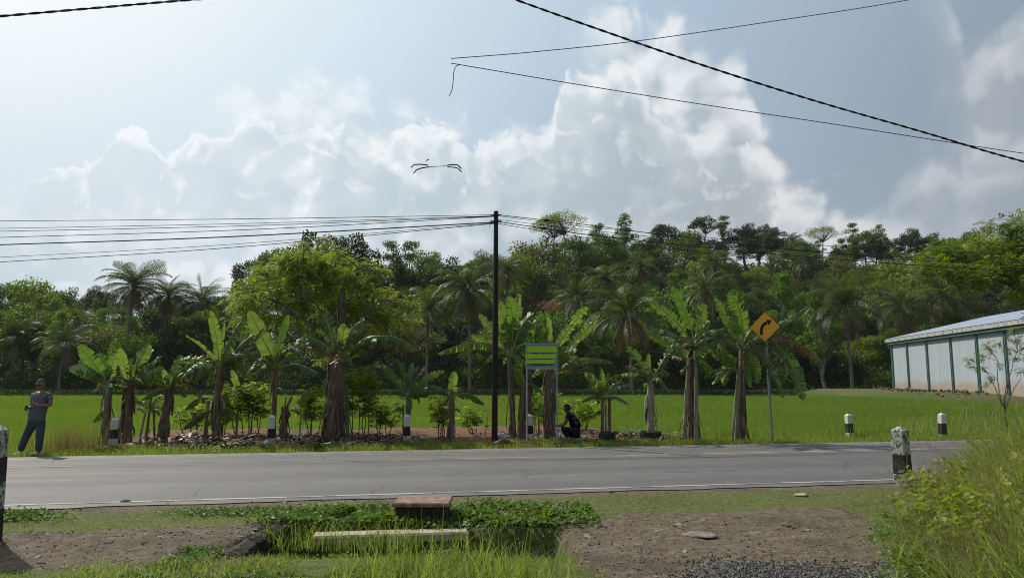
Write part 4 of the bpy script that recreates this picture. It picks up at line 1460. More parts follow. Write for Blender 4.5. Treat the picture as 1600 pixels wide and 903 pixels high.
def banana_leaf(parent, P0, P1, P2, W, mode='f', matk='g', tear=.4, seed=0, droop=None, name='leaf', face=None):
    """P0 where the stalk leaves the crown, P1 bend, P2 tip (world); W blade width
    mode f: broad side to the road; a: arching, halves hang down; e: half turned"""
    rg = np.random.default_rng(seed)
    org = np.array(parent.matrix_world.translation) if parent else np.zeros(3)
    org = np.array(parent.location)
    P0, P1, P2 = [np.array(q) - org for q in (P0, P1, P2)]
    n = 40
    C = bez(P0, P1, P2, n)
    seg = np.linalg.norm(np.diff(C, axis=0), axis=1)
    L = seg.sum()
    T = np.gradient(C, axis=0)
    T /= np.linalg.norm(T, axis=1)[:, None]
    if mode == 'f':
        N0 = np.array([.15, -1, .25])
        dr = .22 if droop is None else droop
    elif mode == 'a':
        N0 = np.array([0, -.25, 1.0])
        dr = 1.05 if droop is None else droop
    else:
        N0 = np.array([-.6, -.7, .35])
        dr = .45 if droop is None else droop
    if face is not None:
        N0 = np.array(face, float)
    N0 = N0 + rg.normal(0, .12, 3)
    S_ = np.cross(T, N0)
    S_ /= np.linalg.norm(S_, axis=1)[:, None] + 1e-9
    N_ = np.cross(S_, T)
    pet = .13 if L > .8 else .08                     # bare stalk share
    tt = np.linspace(0, 1, n)
    mb = MB()
    rw = max(.006, W * .035)
    tube(mb, C, np.interp(tt, [0, pet, 1], [rw * 2.2, rw * 1.3, rw * .25]), 6, 1, .5)
    # blade strips between tears
    ts = [pet]
    while ts[-1] < 1:
        ts.append(ts[-1] + (rg.uniform(.02, .09) if tear > .55 else rg.uniform(.04, .16) if tear > .25 else rg.uniform(.2, .5)))
    ts[-1] = 1.0
    UV = []
    uvs = [np.zeros((n * 6 + 12, 3))]
    vo = mb.n
    uvrows = []

    def width(t):
        u = (t - pet) / (1 - pet)
        return W / 2 * np.clip(np.minimum(1, (u / .10)) ** .6, 0, 1) * np.clip((1 - u) / .30, 0, 1) ** .48

    for side in (-1, 1):
        for a, b_ in zip(ts[:-1], ts[1:]):
            k = max(3, int((b_ - a) * 46) + 2)
            tq = np.linspace(a, b_, k)
            Cq = np.stack([np.interp(tq, tt, C[:, i]) for i in range(3)], -1)
            Sq = np.stack([np.interp(tq, tt, S_[:, i]) for i in range(3)], -1)
            Nq = np.stack([np.interp(tq, tt, N_[:, i]) for i in range(3)], -1)
            Tq = np.stack([np.interp(tq, tt, T[:, i]) for i in range(3)], -1)
            ang = dr + rg.normal(0, .10 + .30 * tear) * (1 if tear > .1 else .3)
            gap = tear * .8 * rg.uniform(0, 1) * (b_ - a) * L * .5
            wq = width(tq) * rg.uniform(1 - .22 * tear, 1.0)
            cols = 5
            rows = []
            x = np.zeros((k, 3)) + Cq
            for c_ in range(cols):
                f_ = c_ / (cols - 1)
                if c_ > 0:
                    aa = ang * (.45 + 1.0 * f_) + .1 * np.sin(tq * 37 + side) * (1 - tear)
                    aa = np.broadcast_to(aa, (k,))
                    step = (wq / (cols - 1))[:, None] * (side * Sq * np.cos(aa)[:, None] - Nq * np.sin(aa)[:, None] + Tq * .22)
                    x = x + step
                # torn strips narrow towards the margin
                shrink = (np.linspace(-1, 1, k)[:, None] * -gap * f_) * Tq
                rows.append(x + shrink)
                uvrows.append(np.stack([tq, np.full(k, f_), np.full(k, rg.uniform(0, 1))], -1))
            V = np.stack(rows, 1)
            uvp = np.stack(uvrows[-cols:], 1)
            uvs.append(uvp.reshape(-1, 3))
            i = (np.arange(k - 1)[:, None] * cols + np.arange(cols - 1)[None]).ravel()
            f = np.stack([i, i + 1, i + cols + 1, i + cols], -1)
            mb.add(V.reshape(-1, 3), f if side > 0 else f[:, ::-1], 0, rg.uniform(0, 1) * tear * .55)
    tube_n = vo
    o = mb.obj(name, [BM[matk], M['drymidrib'] if matk == 'b' else M['midrib']], parent, smooth=True)
    UVA = np.concatenate([np.zeros((tube_n, 3))] + uvs[1:])
    at_ = o.data.attributes.new('leafuv', 'FLOAT_VECTOR', 'POINT')
    if len(UVA) == len(o.data.vertices):
        at_.data.foreach_set('vector', UVA.ravel().astype(np.float32))
    return o


def bstem(parent, p0, p1, r0, r1, seed, mat='bstem', rags=10, bow=.0, name='stem'):
    """pseudostem with dead sheaths peeling and hanging from it"""
    rg = np.random.default_rng(seed)
    org = np.array(parent.location)
    p0, p1 = np.array(p0) - org, np.array(p1) - org
    p0 = p0 - np.array([0, 0, .06])
    n = 14
    mid = (p0 + p1) / 2 + np.array([bow, rg.normal(0, .02), 0])
    C = bez(p0, mid, p1, n)
    mb = MB()
    rad = np.interp(np.linspace(0, 1, n), [0, .08, .3, 1], [r0 * .86, r0 * .78, r0 * .72, r1 * .95])
    tube(mb, C, rad * (1 + rg.normal(0, .03, n)), 12, 0, .5, wob=.05, rg=rg)
    L = np.linalg.norm(p1 - p0)
    for i in range(rags):
        t = rg.uniform(.12, 1.0)
        c = np.array([np.interp(t, np.linspace(0, 1, n), C[:, k]) for k in range(3)])
        r_ = np.interp(t, np.linspace(0, 1, n), rad)
        a = rg.uniform(0, 2 * math.pi)
        ln = L * rg.uniform(.15, .45)
        ln = min(ln, t * L * .95)
        od = np.array([math.cos(a), math.sin(a), 0])
        sd_ = np.array([-math.sin(a), math.cos(a), 0])
        k = 5
        q = np.linspace(0, 1, k)
        out = r_ * (.85 + rg.uniform(.15, .9) * np.sin(q * 2.4))
        hw = r_ * rg.uniform(.3, .8) * (1 - .6 * q)
        P_ = c + od * out[:, None] - np.array([0, 0, 1]) * (q * ln)[:, None] + sd_ * (rg.normal(0, .12) * ln * q)[:, None]
        V = np.stack([P_ - sd_ * hw[:, None], P_ + od * (r_ * .25), P_ + sd_ * hw[:, None]], 1).reshape(-1, 3)
        j = (np.arange(k - 1)[:, None] * 3 + np.arange(2)[None]).ravel()
        mb.add(V, np.stack([j, j + 1, j + 4, j + 3], -1), 0, rg.uniform())
    return mb.obj(name, M[mat], parent, smooth=True)


BG = 'banana plants in the row between road and rice field'


REACH = {1: (1.2, 6), 2: (1.2, 7), 3: (1.2, 7), 4: (1.5, 8), 5: (1.4, 7), 6: (1.7, 7), 7: (.9, 5), 8: (.6, 2), 9: (1.4, 7), 10: (.8, 3), 11: (1.3, 6), 12: (.8, 6), 13: (.9, 6), 14: (1.4, 6), 15: (1.5, 7), 17: (.5, 2), 18: (.6, 4)}


def banana(label, basepx, Y, stems, leaves, seed, name='banana_plant'):
    """stems: (px0, py0 or None for the ground, px1, py1, width px, material, rags, dY)
    leaves: (x0,y0, x1,y1, x2,y2, width px, mode, material, tear, depth of bend, depth of tip)"""
    Y = Y + 1.35
    reach, extra = REACH.get(seed, (1, 0))
    base = on_ground(basepx, Y)
    e = empty(name, base, label, 'banana plant', BG)
    s = Y / F
    for i, st in enumerate(stems):
        x0, y0, x1, y1, wpx, mt, rags, dY = st
        p0 = on_ground(x0, Y + dY) if y0 is None else at(x0, y0, Y + dY)
        p1 = at(x1, y1, Y + dY)
        bstem(e, p0, p1, wpx / 2 * s, wpx / 2 * s * .68, seed * 31 + i, mt, rags)
    for i, lf in enumerate(leaves):
        x0, y0, x1, y1, x2, y2, wpx, mode, mt, tear = lf[:10]
        d1, d2 = (lf[10], lf[11]) if len(lf) > 11 else (0.15 * ((i * 7) % 5 - 2) * .6, 0.3 * ((i * 7) % 5 - 2) * .6)
        yo = .05 * ((i * 3) % 5 - 2)
        wpx = wpx * (1.0 if mode == 'f' else 1.2)
        tear = min(1, tear * 1.25 + .16) if tear > .12 else tear + .2
        banana_leaf(e, at(x0, y0, Y + yo * .3), at(x1, y1, Y + yo + d1), at(x2, y2, Y + yo + d2), wpx * s, mode, mt, tear, seed * 101 + i)
    # older leaves all round the crown
    if extra:
        rg = np.random.default_rng(seed * 7)
        st = stems[0]
        top = np.array(at(st[2], st[3], Y + st[7]))
        for i in range(extra):
            a = rg.uniform(0, 2 * math.pi)
            L = rg.uniform(.5, .85) * reach
            up = rg.uniform(.05, .55)
            dr = rg.uniform(-.6, .2) if i % 2 else rg.uniform(.25, .85)
            up = max(up, dr * .75)
            dv = np.array([math.cos(a), math.sin(a), 0])
            p1 = top + dv * L * .5 + [0, 0, L * up]
            p2 = top + dv * L + [0, 0, L * dr]
            banana_leaf(e, top + [0, 0, -.03], p1, p2, rg.uniform(.24, .38) * min(1, reach), rg.choice(['a', 'a', 'e']) if i % 2 else rg.choice(['f', 'e']), rg.choice(['g', 'g', 'd', 'y', 'b', 'y', 'p']), rg.uniform(.2, .9), seed * 977 + i)
    return e


# (A) first plant
banana('short banana plant with thick brown stem, first in the row beside the dry grass', 171, 18.4,
       [(172, None, 170, 600, 15, 'bstem', 16, 0)],
       [(170, 600, 152, 575, 123, 538, 22, 'f', 'g', .2), (168, 598, 148, 574, 121, 582, 20, 'a', 'p', .5), (169, 602, 158, 600, 144, 612, 14, 'a', 'p', .7), (171, 598, 174, 572, 180, 552, 15, 'f', 'y', .1), (173, 600, 166, 570, 152, 552, 17, 'e', 'g', .2),
        (174, 600, 185, 585, 196, 600, 13, 'a', 'g', .4), (168, 640, 158, 640, 144, 659, 16, 'a', 'g', .1), (170, 600, 160, 590, 150, 604, 12, 'a', 'b', .7)], 1)
banana('stout banana plant with broad bright upright leaves behind the red-footed post', 203, 18.9,
       [(205, None, 202, 596, 18, 'bstem', 20, 0), (196, None, 196, 620, 10, 'bstem', 8, .2), (190, None, 192, 640, 7, 'bstem', 5, -.1)],
       [(202, 600, 196, 575, 186, 543, 15, 'f', 'y', .1), (205, 600, 212, 570, 234, 537, 24, 'f', 'y', .15), (203, 598, 214, 560, 240, 545, 18, 'e', 'g', .3), (206, 600, 222, 575, 252, 556, 22, 'e', 'd', .2), (200, 598, 194, 580, 200, 572, 18, 'f', 'd', .2),
        (207, 600, 232, 585, 256, 575, 18, 'f', 'g', .3), (200, 602, 196, 590, 188, 596, 14, 'e', 'y', .3), (206, 600, 218, 590, 229, 586, 14, 'f', 'y', .3), (206, 604, 222, 592, 238, 605, 13, 'a', 'b', .7), (206, 630, 218, 622, 226, 634, 12, 'a', 'b', .8)], 2)
banana('banana plant with ragged leaning stem and long crossing dark leaves', 261, 19.2,
       [(256, None, 266, 606, 17, 'bstem', 20, 0), (247, None, 240, 640, 5, 'bstem', 3, .1), (234, None, 237, 612, 5, 'bstem', 3, .2)],
       [(263, 608, 245, 582, 222, 592, 16, 'a', 'g', .4), (263, 608, 240, 590, 225, 598, 14, 'a', 'd', .4), (265, 606, 276, 568, 284, 555, 17, 'f', 'g', .4), (264, 606, 285, 570, 306, 562, 18, 'e', 'g', .3), (262, 604, 272, 590, 300, 576, 16, 'f', 'g', .4),
        (258, 606, 262, 590, 254, 578, 10, 'f', 'y', .2), (266, 608, 284, 596, 300, 590, 12, 'a', 'b', .8), (263, 610, 254, 604, 246, 606, 14, 'a', 'p', .5), (268, 610, 285, 605, 292, 620, 13, 'a', 'd', .4)], 3)
banana('tall banana plant with narrow rolled upright leaf and low drooping side leaves', 341, 18.9,
       [(341, None, 343, 575, 15, 'bstem', 18, 0), (325, None, 326, 626, 7, 'bstem', 6, -.1)],
       [(342, 575, 342, 530, 328, 484, 16, 'f', 'y', .1), (344, 575, 342, 540, 351, 503, 9, 'f', 'y', 0), (343, 575, 352, 535, 380, 498, 22, 'e', 'g', .4), (341, 575, 322, 545, 306, 594, 24, 'a', 'g', .3), (341, 575, 330, 550, 318, 562, 20, 'f', 'd', .3),
        (345, 575, 362, 545, 386, 556, 18, 'a', 'p', .5), (344, 575, 360, 560, 382, 548, 20, 'e', 'y', .3), (345, 578, 362, 560, 398, 550, 18, 'f', 'd', .4), (341, 577, 330, 565, 322, 606, 12, 'e', 'y', .4), (345, 578, 372, 555, 380, 590, 14, 'a', 'b', .9),
        (336, 640, 310, 640, 285, 671, 17, 'a', 'd', .2), (338, 640, 330, 645, 322, 666, 18, 'e', 'g', .4), (340, 640, 362, 632, 378, 656, 14, 'a', 'd', .3), (334, 625, 310, 612, 288, 640, 18, 'a', 'd', .3), (342, 640, 352, 620, 357, 612, 15, 'f', 'd', .3)], 4)
banana('banana plant with big bright oval leaf and one tight rolled leaf, behind a banded post', 430, 19.0,
       [(430, None, 431, 560, 10, 'bstem', 10, 0), (442, None, 447, 620, 3, 'bstem', 1, .1)],
       [(433, 572, 418, 545, 388, 482, 27, 'f', 'y', .05), (433, 572, 436, 530, 451, 491, 12, 'f', 'g', 0, .0, .1), (432, 572, 420, 540, 404, 520, 18, 'e', 'g', .2), (431, 575, 405, 542, 380, 556, 18, 'a', 'p', .4), (435, 572, 455, 545, 484, 534, 18, 'a', 'p', .4),
        (435, 575, 470, 560, 496, 585, 24, 'a', 'd', .3), (430, 576, 410, 560, 396, 562, 20, 'f', 'y', .3), (434, 580, 440, 555, 443, 548, 18, 'f', 'y', .1), (431, 578, 410, 570, 388, 575, 14, 'a', 'b', .9), (436, 578, 456, 572, 466, 580, 12, 'a', 'b', .9), (430, 575, 412, 556, 400, 590, 16, 'e', 'd', .3)], 5)
banana('massive old banana clump with shaggy brown trunk wrapped around the leafy tree', 523, 19.6,
       [(522, None, 524, 560, 26, 'bstem', 44, 0), (514, None, 521, 545, 16, 'bstem', 24, .25), (532, None, 528, 530, 14, 'bstem', 20, -.1), (546, None, 541, 600, 8, 'bark', 4, -.3), (528, 560, 535, 450, 10, 'bark', 14, .2)],
       [(540, 565, 560, 522, 590, 524, 14, 'a', 'g', .2, -.2, -.4), (545, 556, 600, 498, 650, 548, 36, 'a', 'g', .5, -.3, -.5), (548, 556, 600, 510, 640, 550, 30, 'a', 'b', .8, -.1, -.3), (518, 550, 500, 525, 473, 528, 26, 'a', 'p', .3), (516, 550, 480, 520, 462, 532, 20, 'a', 'd', .4), (530, 550, 538, 530, 536, 505, 18, 'f', 'y', .2),
        (524, 550, 545, 520, 562, 520, 14, 'a', 'b', .6), (522, 545, 515, 505, 505, 490, 22, 'e', 'd', .4), (530, 548, 550, 505, 570, 500, 20, 'e', 'g', .4)], 6)
banana('small banana plant with thin spreading leaves beside the middle banded post', 637, 19.3,
       [(636, None, 638, 618, 8, 'bstem', 5, 0), (632, None, 630, 632, 4, 'bstem', 2, .1)],
       [(637, 620, 622, 598, 594, 568, 15, 'e', 'g', .3), (637, 618, 633, 585, 618, 560, 12, 'e', 'd', .3), (638, 618, 638, 585, 646, 566, 9, 'f', 'p', .1), (638, 620, 660, 590, 694, 580, 15, 'f', 'g', .8), (638, 620, 655, 600, 680, 602, 12, 'a', 'p', .5), (636, 620, 625, 605, 606, 612, 12, 'a', 'g', .5), (640, 622, 652, 606, 655, 632, 10, 'a', 'g', .2),
        (637, 620, 640, 575, 655, 572, 12, 'a', 'p', .3), (637, 622, 636, 610, 640, 650, 12, 'e', 'd', .6), (638, 619, 648, 585, 668, 572, 10, 'e', 'b', .6), (632, 640, 622, 632, 612, 644, 8, 'a', 'g', .3)], 7)
banana('small banana plant with one upright oval leaf and two low spreading leaves, before the pole', 706, 19.3,
       [(706, None, 706, 620, 11, 'bstem', 10, 0), (698, None, 701, 660, 4, 'bstem', 2, -.1)],
       [(707, 622, 706, 600, 710, 580, 15, 'f', 'y', 0), (706, 622, 692, 600, 668, 603, 17, 'a', 'g', .2), (708, 622, 730, 602, 757, 632, 17, 'a', 'g', .1), (705, 622, 695, 610, 684, 612, 10, 'e', 'g', .3), (704, 640, 696, 636, 690, 650, 7, 'a', 'g', .2), (709, 640, 716, 634, 722, 646, 6, 'a', 'g', .2), (706, 622, 712, 606, 722, 606, 9, 'e', 'y', .2)], 8)
banana('tall banana plant with slim brown stem and long arching leaf crossing the utility pole', 799, 20.3,
       [(803, None, 796, 560, 12, 'bstem', 14, 0)],
       [(797, 558, 760, 515, 683, 553, 24, 'a', 'y', .45, -.3, -.6), (796, 560, 790, 520, 782, 470, 18, 'f', 'y', .15), (797, 560, 800, 510, 812, 458, 22, 'f', 'y', .3), (796, 556, 775, 520, 748, 490, 17, 'f', 'y', .5), (799, 556, 818, 480, 852, 535, 28, 'e', 'g', .25), (799, 556, 812, 500, 834, 490, 26, 'e', 'd', .3),
        (796, 556, 790, 520, 796, 490, 26, 'f', 'g', .2), (799, 560, 806, 530, 812, 545, 12, 'a', 'b', .8), (798, 560, 815, 530, 838, 540, 20, 'a', 'd', .4), (796, 560, 782, 540, 775, 552, 16, 'a', 'g', .4), (798, 556, 806, 500, 795, 462, 20, 'f', 'g', .3)], 9)
banana('pair of cut brown banana stems standing behind the board, with green shoots', 820, 20.0,
       [(816, None, 817, 598, 14, 'bstem', 16, .1), (828, None, 827, 578, 10, 'bstem', 12, .3), (841, None, 842, 650, 3, 'bstem', 2, 0)],
       [(820, 600, 812, 580, 808, 562, 12, 'f', 'g', .2), (820, 605, 800, 590, 806, 575, 14, 'e', 'g', .2), (842, 652, 835, 640, 826, 646, 6, 'a', 'g', .2), (842, 652, 850, 640, 858, 650, 6, 'a', 'g', .2), (842, 652, 842, 636, 845, 630, 6, 'f', 'g', .2)], 10)
banana('banana plant with two long sunlit ladder-like leaves pointing up to the sky, behind the board', 857, 20.2,
       [(853, None, 857, 570, 13, 'bstem', 14, 0), (862, None, 866, 590, 10, 'bstem', 12, .1)],
       [(860, 565, 880, 520, 919, 479, 20, 'f', 'y', .55), (862, 568, 895, 540, 937, 492, 18, 'f', 'y', .65), (864, 590, 890, 545, 958, 566, 18, 'a', 'y', .15, -.2, -.4), (864, 592, 872, 572, 898, 556, 18, 'f', 'y', .2), (858, 565, 848, 530, 838, 505, 20, 'f', 'g', .3),
        (860, 560, 862, 520, 856, 495, 9, 'f', 'y', .1), (856, 566, 838, 545, 820, 540, 16, 'e', 'y', .3), (866, 595, 880, 575, 905, 568, 12, 'a', 'b', .8), (857, 562, 870, 530, 892, 510, 18, 'e', 'd', .3)], 11)
banana('low banana clump with fan of narrow leaves near the crouching person', 944, 19.3,
       [(940, None, 941, 622, 7, 'bstem', 4, 0), (951, None, 952, 618, 7, 'bstem', 3, .1), (945, None, 946, 630, 5, 'pstem', 2, .2)],
       [(943, 620, 935, 600, 914, 582, 15, 'f', 'y', .15), (944, 620, 942, 598, 940, 576, 10, 'f', 'y', .1), (946, 620, 948, 600, 951, 582, 8, 'f', 'g', 0), (945, 620, 960, 600, 986, 600, 12, 'a', 'p', .3), (944, 620, 925, 600, 903, 612, 14, 'a', 'g', .5), (946, 622, 962, 612, 983, 632, 9, 'a', 'p', .3),
        (942, 622, 926, 612, 908, 628, 14, 'a', 'd', .5), (945, 620, 955, 600, 972, 594, 11, 'e', 'g', .3), (943, 640, 934, 640, 928, 648, 12, 'a', 'd', .2), (945, 620, 936, 596, 926, 598, 13, 'e', 'y', .2)], 12)
banana('banana plant with ragged crown standing in a round stone ring', 1014, 19.5,
       [(1014, None, 1017, 597, 16, 'pstem', 14, 0)],
       [(1016, 598, 1004, 568, 978, 541, 17, 'e', 'd', .6), (1018, 598, 1030, 570, 1054, 536, 14, 'e', 'g', .5), (1016, 598, 1000, 575, 970, 585, 20, 'a', 'y', .7), (1018, 598, 1035, 570, 1047, 585, 22, 'a', 'y', .7), (1016, 598, 1012, 575, 1014, 552, 10, 'f', 'y', .1), (1015, 598, 1000, 568, 976, 572, 14, 'a', 'b', .9), (1018, 598, 1030, 568, 1044, 556, 17, 'a', 'd', .5), (1016, 598, 1008, 572, 1002, 566, 14, 'e', 'g', .5)], 13)
banana('banana plant with twin pale leaning stems and tall upright green leaves', 1075, 19.4,
       [(1065, None, 1076, 560, 8, 'pstem', 3, 0), (1085, None, 1087, 548, 9, 'pstem', 10, .1), (1076, None, 1080, 566, 13, 'bstem', 26, .3)],
       [(1080, 535, 1062, 500, 1014, 470, 22, 'f', 'g', .4), (1084, 530, 1072, 480, 1050, 447, 20, 'f', 'g', .25), (1086, 530, 1094, 500, 1102, 474, 24, 'f', 'g', .3), (1080, 540, 1048, 510, 1014, 514, 17, 'a', 'p', .6), (1080, 545, 1062, 560, 1048, 547, 12, 'f', 'g', .2), (1086, 535, 1110, 505, 1135, 520, 20, 'a', 'd', .6), (1086, 538, 1112, 530, 1120, 555, 20, 'a', 'd', .5),
        (1082, 540, 1068, 530, 1064, 545, 12, 'a', 'b', .9), (1086, 530, 1095, 515, 1108, 500, 14, 'e', 'y', .3), (1084, 560, 1100, 570, 1122, 585, 20, 'a', 'g', .4), (1080, 570, 1070, 570, 1063, 585, 14, 'a', 'b', .7), (1086, 570, 1096, 568, 1100, 585, 12, 'a', 'y', .5), (1086, 540, 1118, 518, 1142, 506, 12, 'e', 'g', .6)], 14)
banana('big untidy banana plant with brown hanging dead leaves behind the diamond sign', 1150, 19.5,
       [(1140, None, 1153, 580, 6, 'pstem', 2, -.1), (1146, None, 1156, 575, 7, 'pstem', 4, 0), (1154, None, 1160, 545, 15, 'bstem', 26, .15)],
       [(1160, 540, 1165, 480, 1138, 458, 30, 'f', 'g', .35), (1158, 540, 1135, 500, 1116, 462, 17, 'f', 'g', .7), (1164, 540, 1205, 515, 1264, 478, 15, 'e', 'g', .65), (1164, 545, 1215, 500, 1288, 566, 26, 'a', 'b', .8, -.3, -.6), (1166, 545, 1225, 500, 1256, 628, 24, 'e', 'd', .4, -.2, -.4), (1164, 545, 1190, 545, 1210, 575, 16, 'a', 'b', .8),
        (1160, 560, 1166, 555, 1173, 606, 14, 'f', 'y', .1), (1156, 560, 1136, 560, 1130, 600, 20, 'f', 'y', .15), (1158, 545, 1130, 520, 1096, 545, 20, 'a', 'g', .6), (1158, 545, 1135, 530, 1122, 560, 22, 'a', 'd', .5), (1164, 545, 1195, 540, 1224, 622, 14, 'e', 'd', .4), (1160, 540, 1175, 500, 1205, 505, 18, 'e', 'g', .6), (1158, 542, 1140, 515, 1118, 520, 16, 'a', 'b', .7),
        (1162, 550, 1180, 555, 1184, 600, 16, 'e', 'g', .4), (1160, 540, 1150, 505, 1128, 500, 18, 'f', 'g', .3), (1162, 545, 1185, 515, 1200, 540, 18, 'a', 'd', .5), (1156, 545, 1120, 530, 1098, 560, 16, 'a', 'd', .5)], 15)
banana('tiny banana sucker with a single yellow leaf among the cassava', 470, 19.8,
       [(471, None, 471, 640, 3, 'pstem', 0, 0)],
       [(471, 642, 468, 625, 486, 610, 14, 'f', 'y', .1), (471, 650, 478, 640, 484, 650, 7, 'a', 'd', .1), (471, 650, 460, 636, 452, 640, 8, 'e', 'y', .2)], 16)
banana('young banana shoot with narrow upright leaf between the tall plants', 372, 21.0,
       [(373, None, 373, 620, 5, 'pstem', 1, 0)],
       [(373, 620, 370, 600, 362, 578, 11, 'f', 'y', .1), (373, 622, 382, 606, 396, 612, 9, 'a', 'g', .3), (373, 622, 365, 610, 352, 618, 8, 'a', 'g', .3), (373, 625, 378, 615, 384, 606, 8, 'e', 'y', .2)], 17)
banana('thin banana suckers with small leaves between the leaning stems', 240, 20.2,
       [(233, None, 234, 640, 5, 'bstem', 2, 0), (224, None, 227, 645, 5, 'pstem', 1, .1)],
       [(234, 640, 240, 620, 252, 618, 10, 'e', 'g', .3), (234, 640, 228, 625, 214, 628, 10, 'e', 'y', .3), (227, 648, 222, 630, 210, 640, 9, 'a', 'd', .3), (234, 642, 246, 636, 252, 650, 9, 'a', 'g', .3), (227, 648, 232, 630, 236, 620, 9, 'f', 'y', .2)], 18)

# cut stump
e = empty('banana_stump', on_ground(445, 20.6), 'cut dark brown banana stump beside a banded post, with a dry leaf tip', 'stump')
bstem(e, on_ground(445, 20.6), at(445, 635, 20.6), .115, .10, 90, 'bstem', 22)
banana_leaf(e, at(446, 640, 20.6), at(452, 628, 20.6), at(457, 618, 20.6), .09, 'f', 'd', .3, 901, name='dry_leaf')

# ------------------------------------------------------------------ cassava shrubs
rgc = np.random.default_rng(8)
V, Fq = [], []
for k in range(6):                              # palmate leaf of six lobes
    a = math.radians(-100 + 40 * k)
    d = np.array([math.sin(a), math.cos(a)])
    s = np.array([d[1], -d[0]])
    L = 1.0 if k in (2, 3) else .8
    o = len(V)
    V += [(0, 0, 0), (*(d * L * .5 + s * .13), -.02), (*(d * L), -.18), (*(d * L * .5 - s * .13), -.02)]
    Fq.append((o, o + 1, o + 2, o + 3))
PALMATE = (np.array(V, float), np.array(Fq))
M['cassava'] = leaf_mat('cassava leaves', (0.095, 0.16, 0.026), (0.17, 0.25, 0.038), (0.28, 0.34, 0.07), 0.55)


def cassava(label, px, Y, top, wpx, n, seed):
    rg = np.random.default_rng(seed)
    Y = Y + 1.5
    b0 = on_ground(px, Y)
    e = empty('cassava_shrub', b0, label, 'shrub', 'cassava shrubs behind the bananas')
    h = at(px, top, Y).z - b0.z
    w_ = wpx / F * Y
    n = int(n * 1.2)
    tb, cb = MB(), MB()
    k = max(3, int(wpx / 7))
    tips = []
    for i in range(k):
        x0 = rg.uniform(-.4, .4) * w_
        t = np.array([x0 * 1.4 + rg.normal(0, .05), rg.normal(0, .15), h * rg.uniform(.72, .98)])
        limb(tb, (x0 * .8, rg.normal(0, .1), -.05), t, .017, .006, rg, 6, 0, 0)
        tips.append((np.array([x0 * .8, 0, 0]), t))
    q = rg.integers(0, k, n)
    f = rg.uniform(.30, 1.02, n) ** .8
    pos = np.array([tips[a][0] * (1 - b_) + tips[a][1] * b_ for a, b_ in zip(q, f)]) + rg.normal(0, .15, (n, 3)) * [1, 1, .55]
    pos[:, 2] = np.maximum(pos[:, 2], .12)
    dirs = rg.normal(size=(n, 3)) * [1, 1, .2] + [0, 0, -.25]
    inst(cb, PALMATE[0], PALMATE[1], pos, rot_dir(dirs, rg), rg.uniform(.10, .19, n), 0, rg.uniform(0, 1, n))
    tb.obj('stems', M['bark'], e)
    cb.obj('foliage', M['cassava'], e)


cassava('wide light green cassava shrub between the tall banana and the banded post', 392, 20.6, 597, 62, 420, 1)
cassava('rounded cassava shrub tight against the old banana trunk on the side of the stump', 492, 20.6, 592, 32, 230, 2)
cassava('tall light green cassava shrub on the far side of the old banana trunk', 566, 20.7, 565, 44, 460, 3)
cassava('low cassava shrub in front of the rice under the arching brown leaf', 600, 20.4, 625, 36, 130, 4)
cassava('thin cassava shrub around the base of the banana before the pole', 688, 19.9, 610, 30, 120, 5)
cassava('small cassava shrub behind the tall banana near the yellow banana shoot', 352, 20.8, 615, 34, 170, 6)
cassava('low cassava shrub between the leaning banana and the tall banana', 300, 20.6, 628, 40, 150, 7)
cassava('low leafy shrub behind the board legs', 842, 22.6, 600, 40, 240, 8)
cassava('sparse shrub between the board and the low banana clump', 905, 23.2, 622, 46, 150, 9)
cassava('young cassava shrub beside the utility pole foot', 748, 21.6, 636, 34, 120, 10)

# ------------------------------------------------------------------ simple materials


def plain(name, c, rough=.7, spec=.3, metal=0.0, var=.25, scale=8, bump=.3, bd=.01, c2=None, thr=None):
    m, g, b = material(name)
    tcn = g.new('ShaderNodeTexCoord').outputs['Object']
    n = g.noise(tcn, scale, 6, .65)
    if c2 is None:
        c2 = tuple(x * (1 - var) for x in c)
        g.put(b.inputs['Base Color'], g.mix(g.ss(n, .35, .65), c2, c))
    else:
        t = thr or .5
        g.put(b.inputs['Base Color'], g.mix(g.ss(n, t - .06, t + .06), c2, c))
    b.inputs['Roughness'].default_value = rough
    b.inputs['Specular IOR Level'].default_value = spec
    b.inputs['Metallic'].default_value = metal
    if bump:
        g.put(b.inputs['Normal'], g.bump(n, bump, bd))
    return m


M['white'] = plain('weathered white paint', (.56, .55, .50), .8, c2=(.22, .21, .18), scale=9, thr=.40)
M['black'] = plain('weathered black paint', (.018, .018, .018), .6, c2=(.07, .065, .06), scale=14, thr=.38)
M['lichen'] = plain('mossy old white paint', (.42, .42, .36), .85, c2=(.09, .085, .06), scale=16, thr=.47)
M['redpaint'] = plain('faded red paint', (.50, .06, .03), .6, c2=(.3, .16, .12), scale=20, thr=.42)
M['rust'] = plain('dark rusty steel', (.028, .016, .012), .7, var=.5, scale=12)
M['cable'] = plain('black cable', (.02, .02, .022), .6, var=.2, bump=0)
M['galv'] = plain('galvanised steel', (.30, .31, .33), .45, .5, .6, .3, 10, .1)
M['concrete'] = plain('old concrete', (.25, .22, .18), .9, var=.55, scale=7, bump=.8, bd=.02)
M['darkconcrete'] = plain('damp dark concrete', (.045, .038, .030), .9, var=.6, scale=9, bump=.9, bd=.02)  # very dark brown, mottled darker by noise
M['palecon'] = plain('pale concrete', (.40, .34, .24), .9, c2=(.19, .16, .11), scale=7, bump=.8, thr=.44)
M['pinkcon'] = plain('reddish worn concrete', (.30, .19, .15), .9, var=.5, scale=9, bump=.5)
M['rock'] = plain('rock', (.17, .14, .11), .9, var=.35, scale=12, bump=.5, bd=.01)


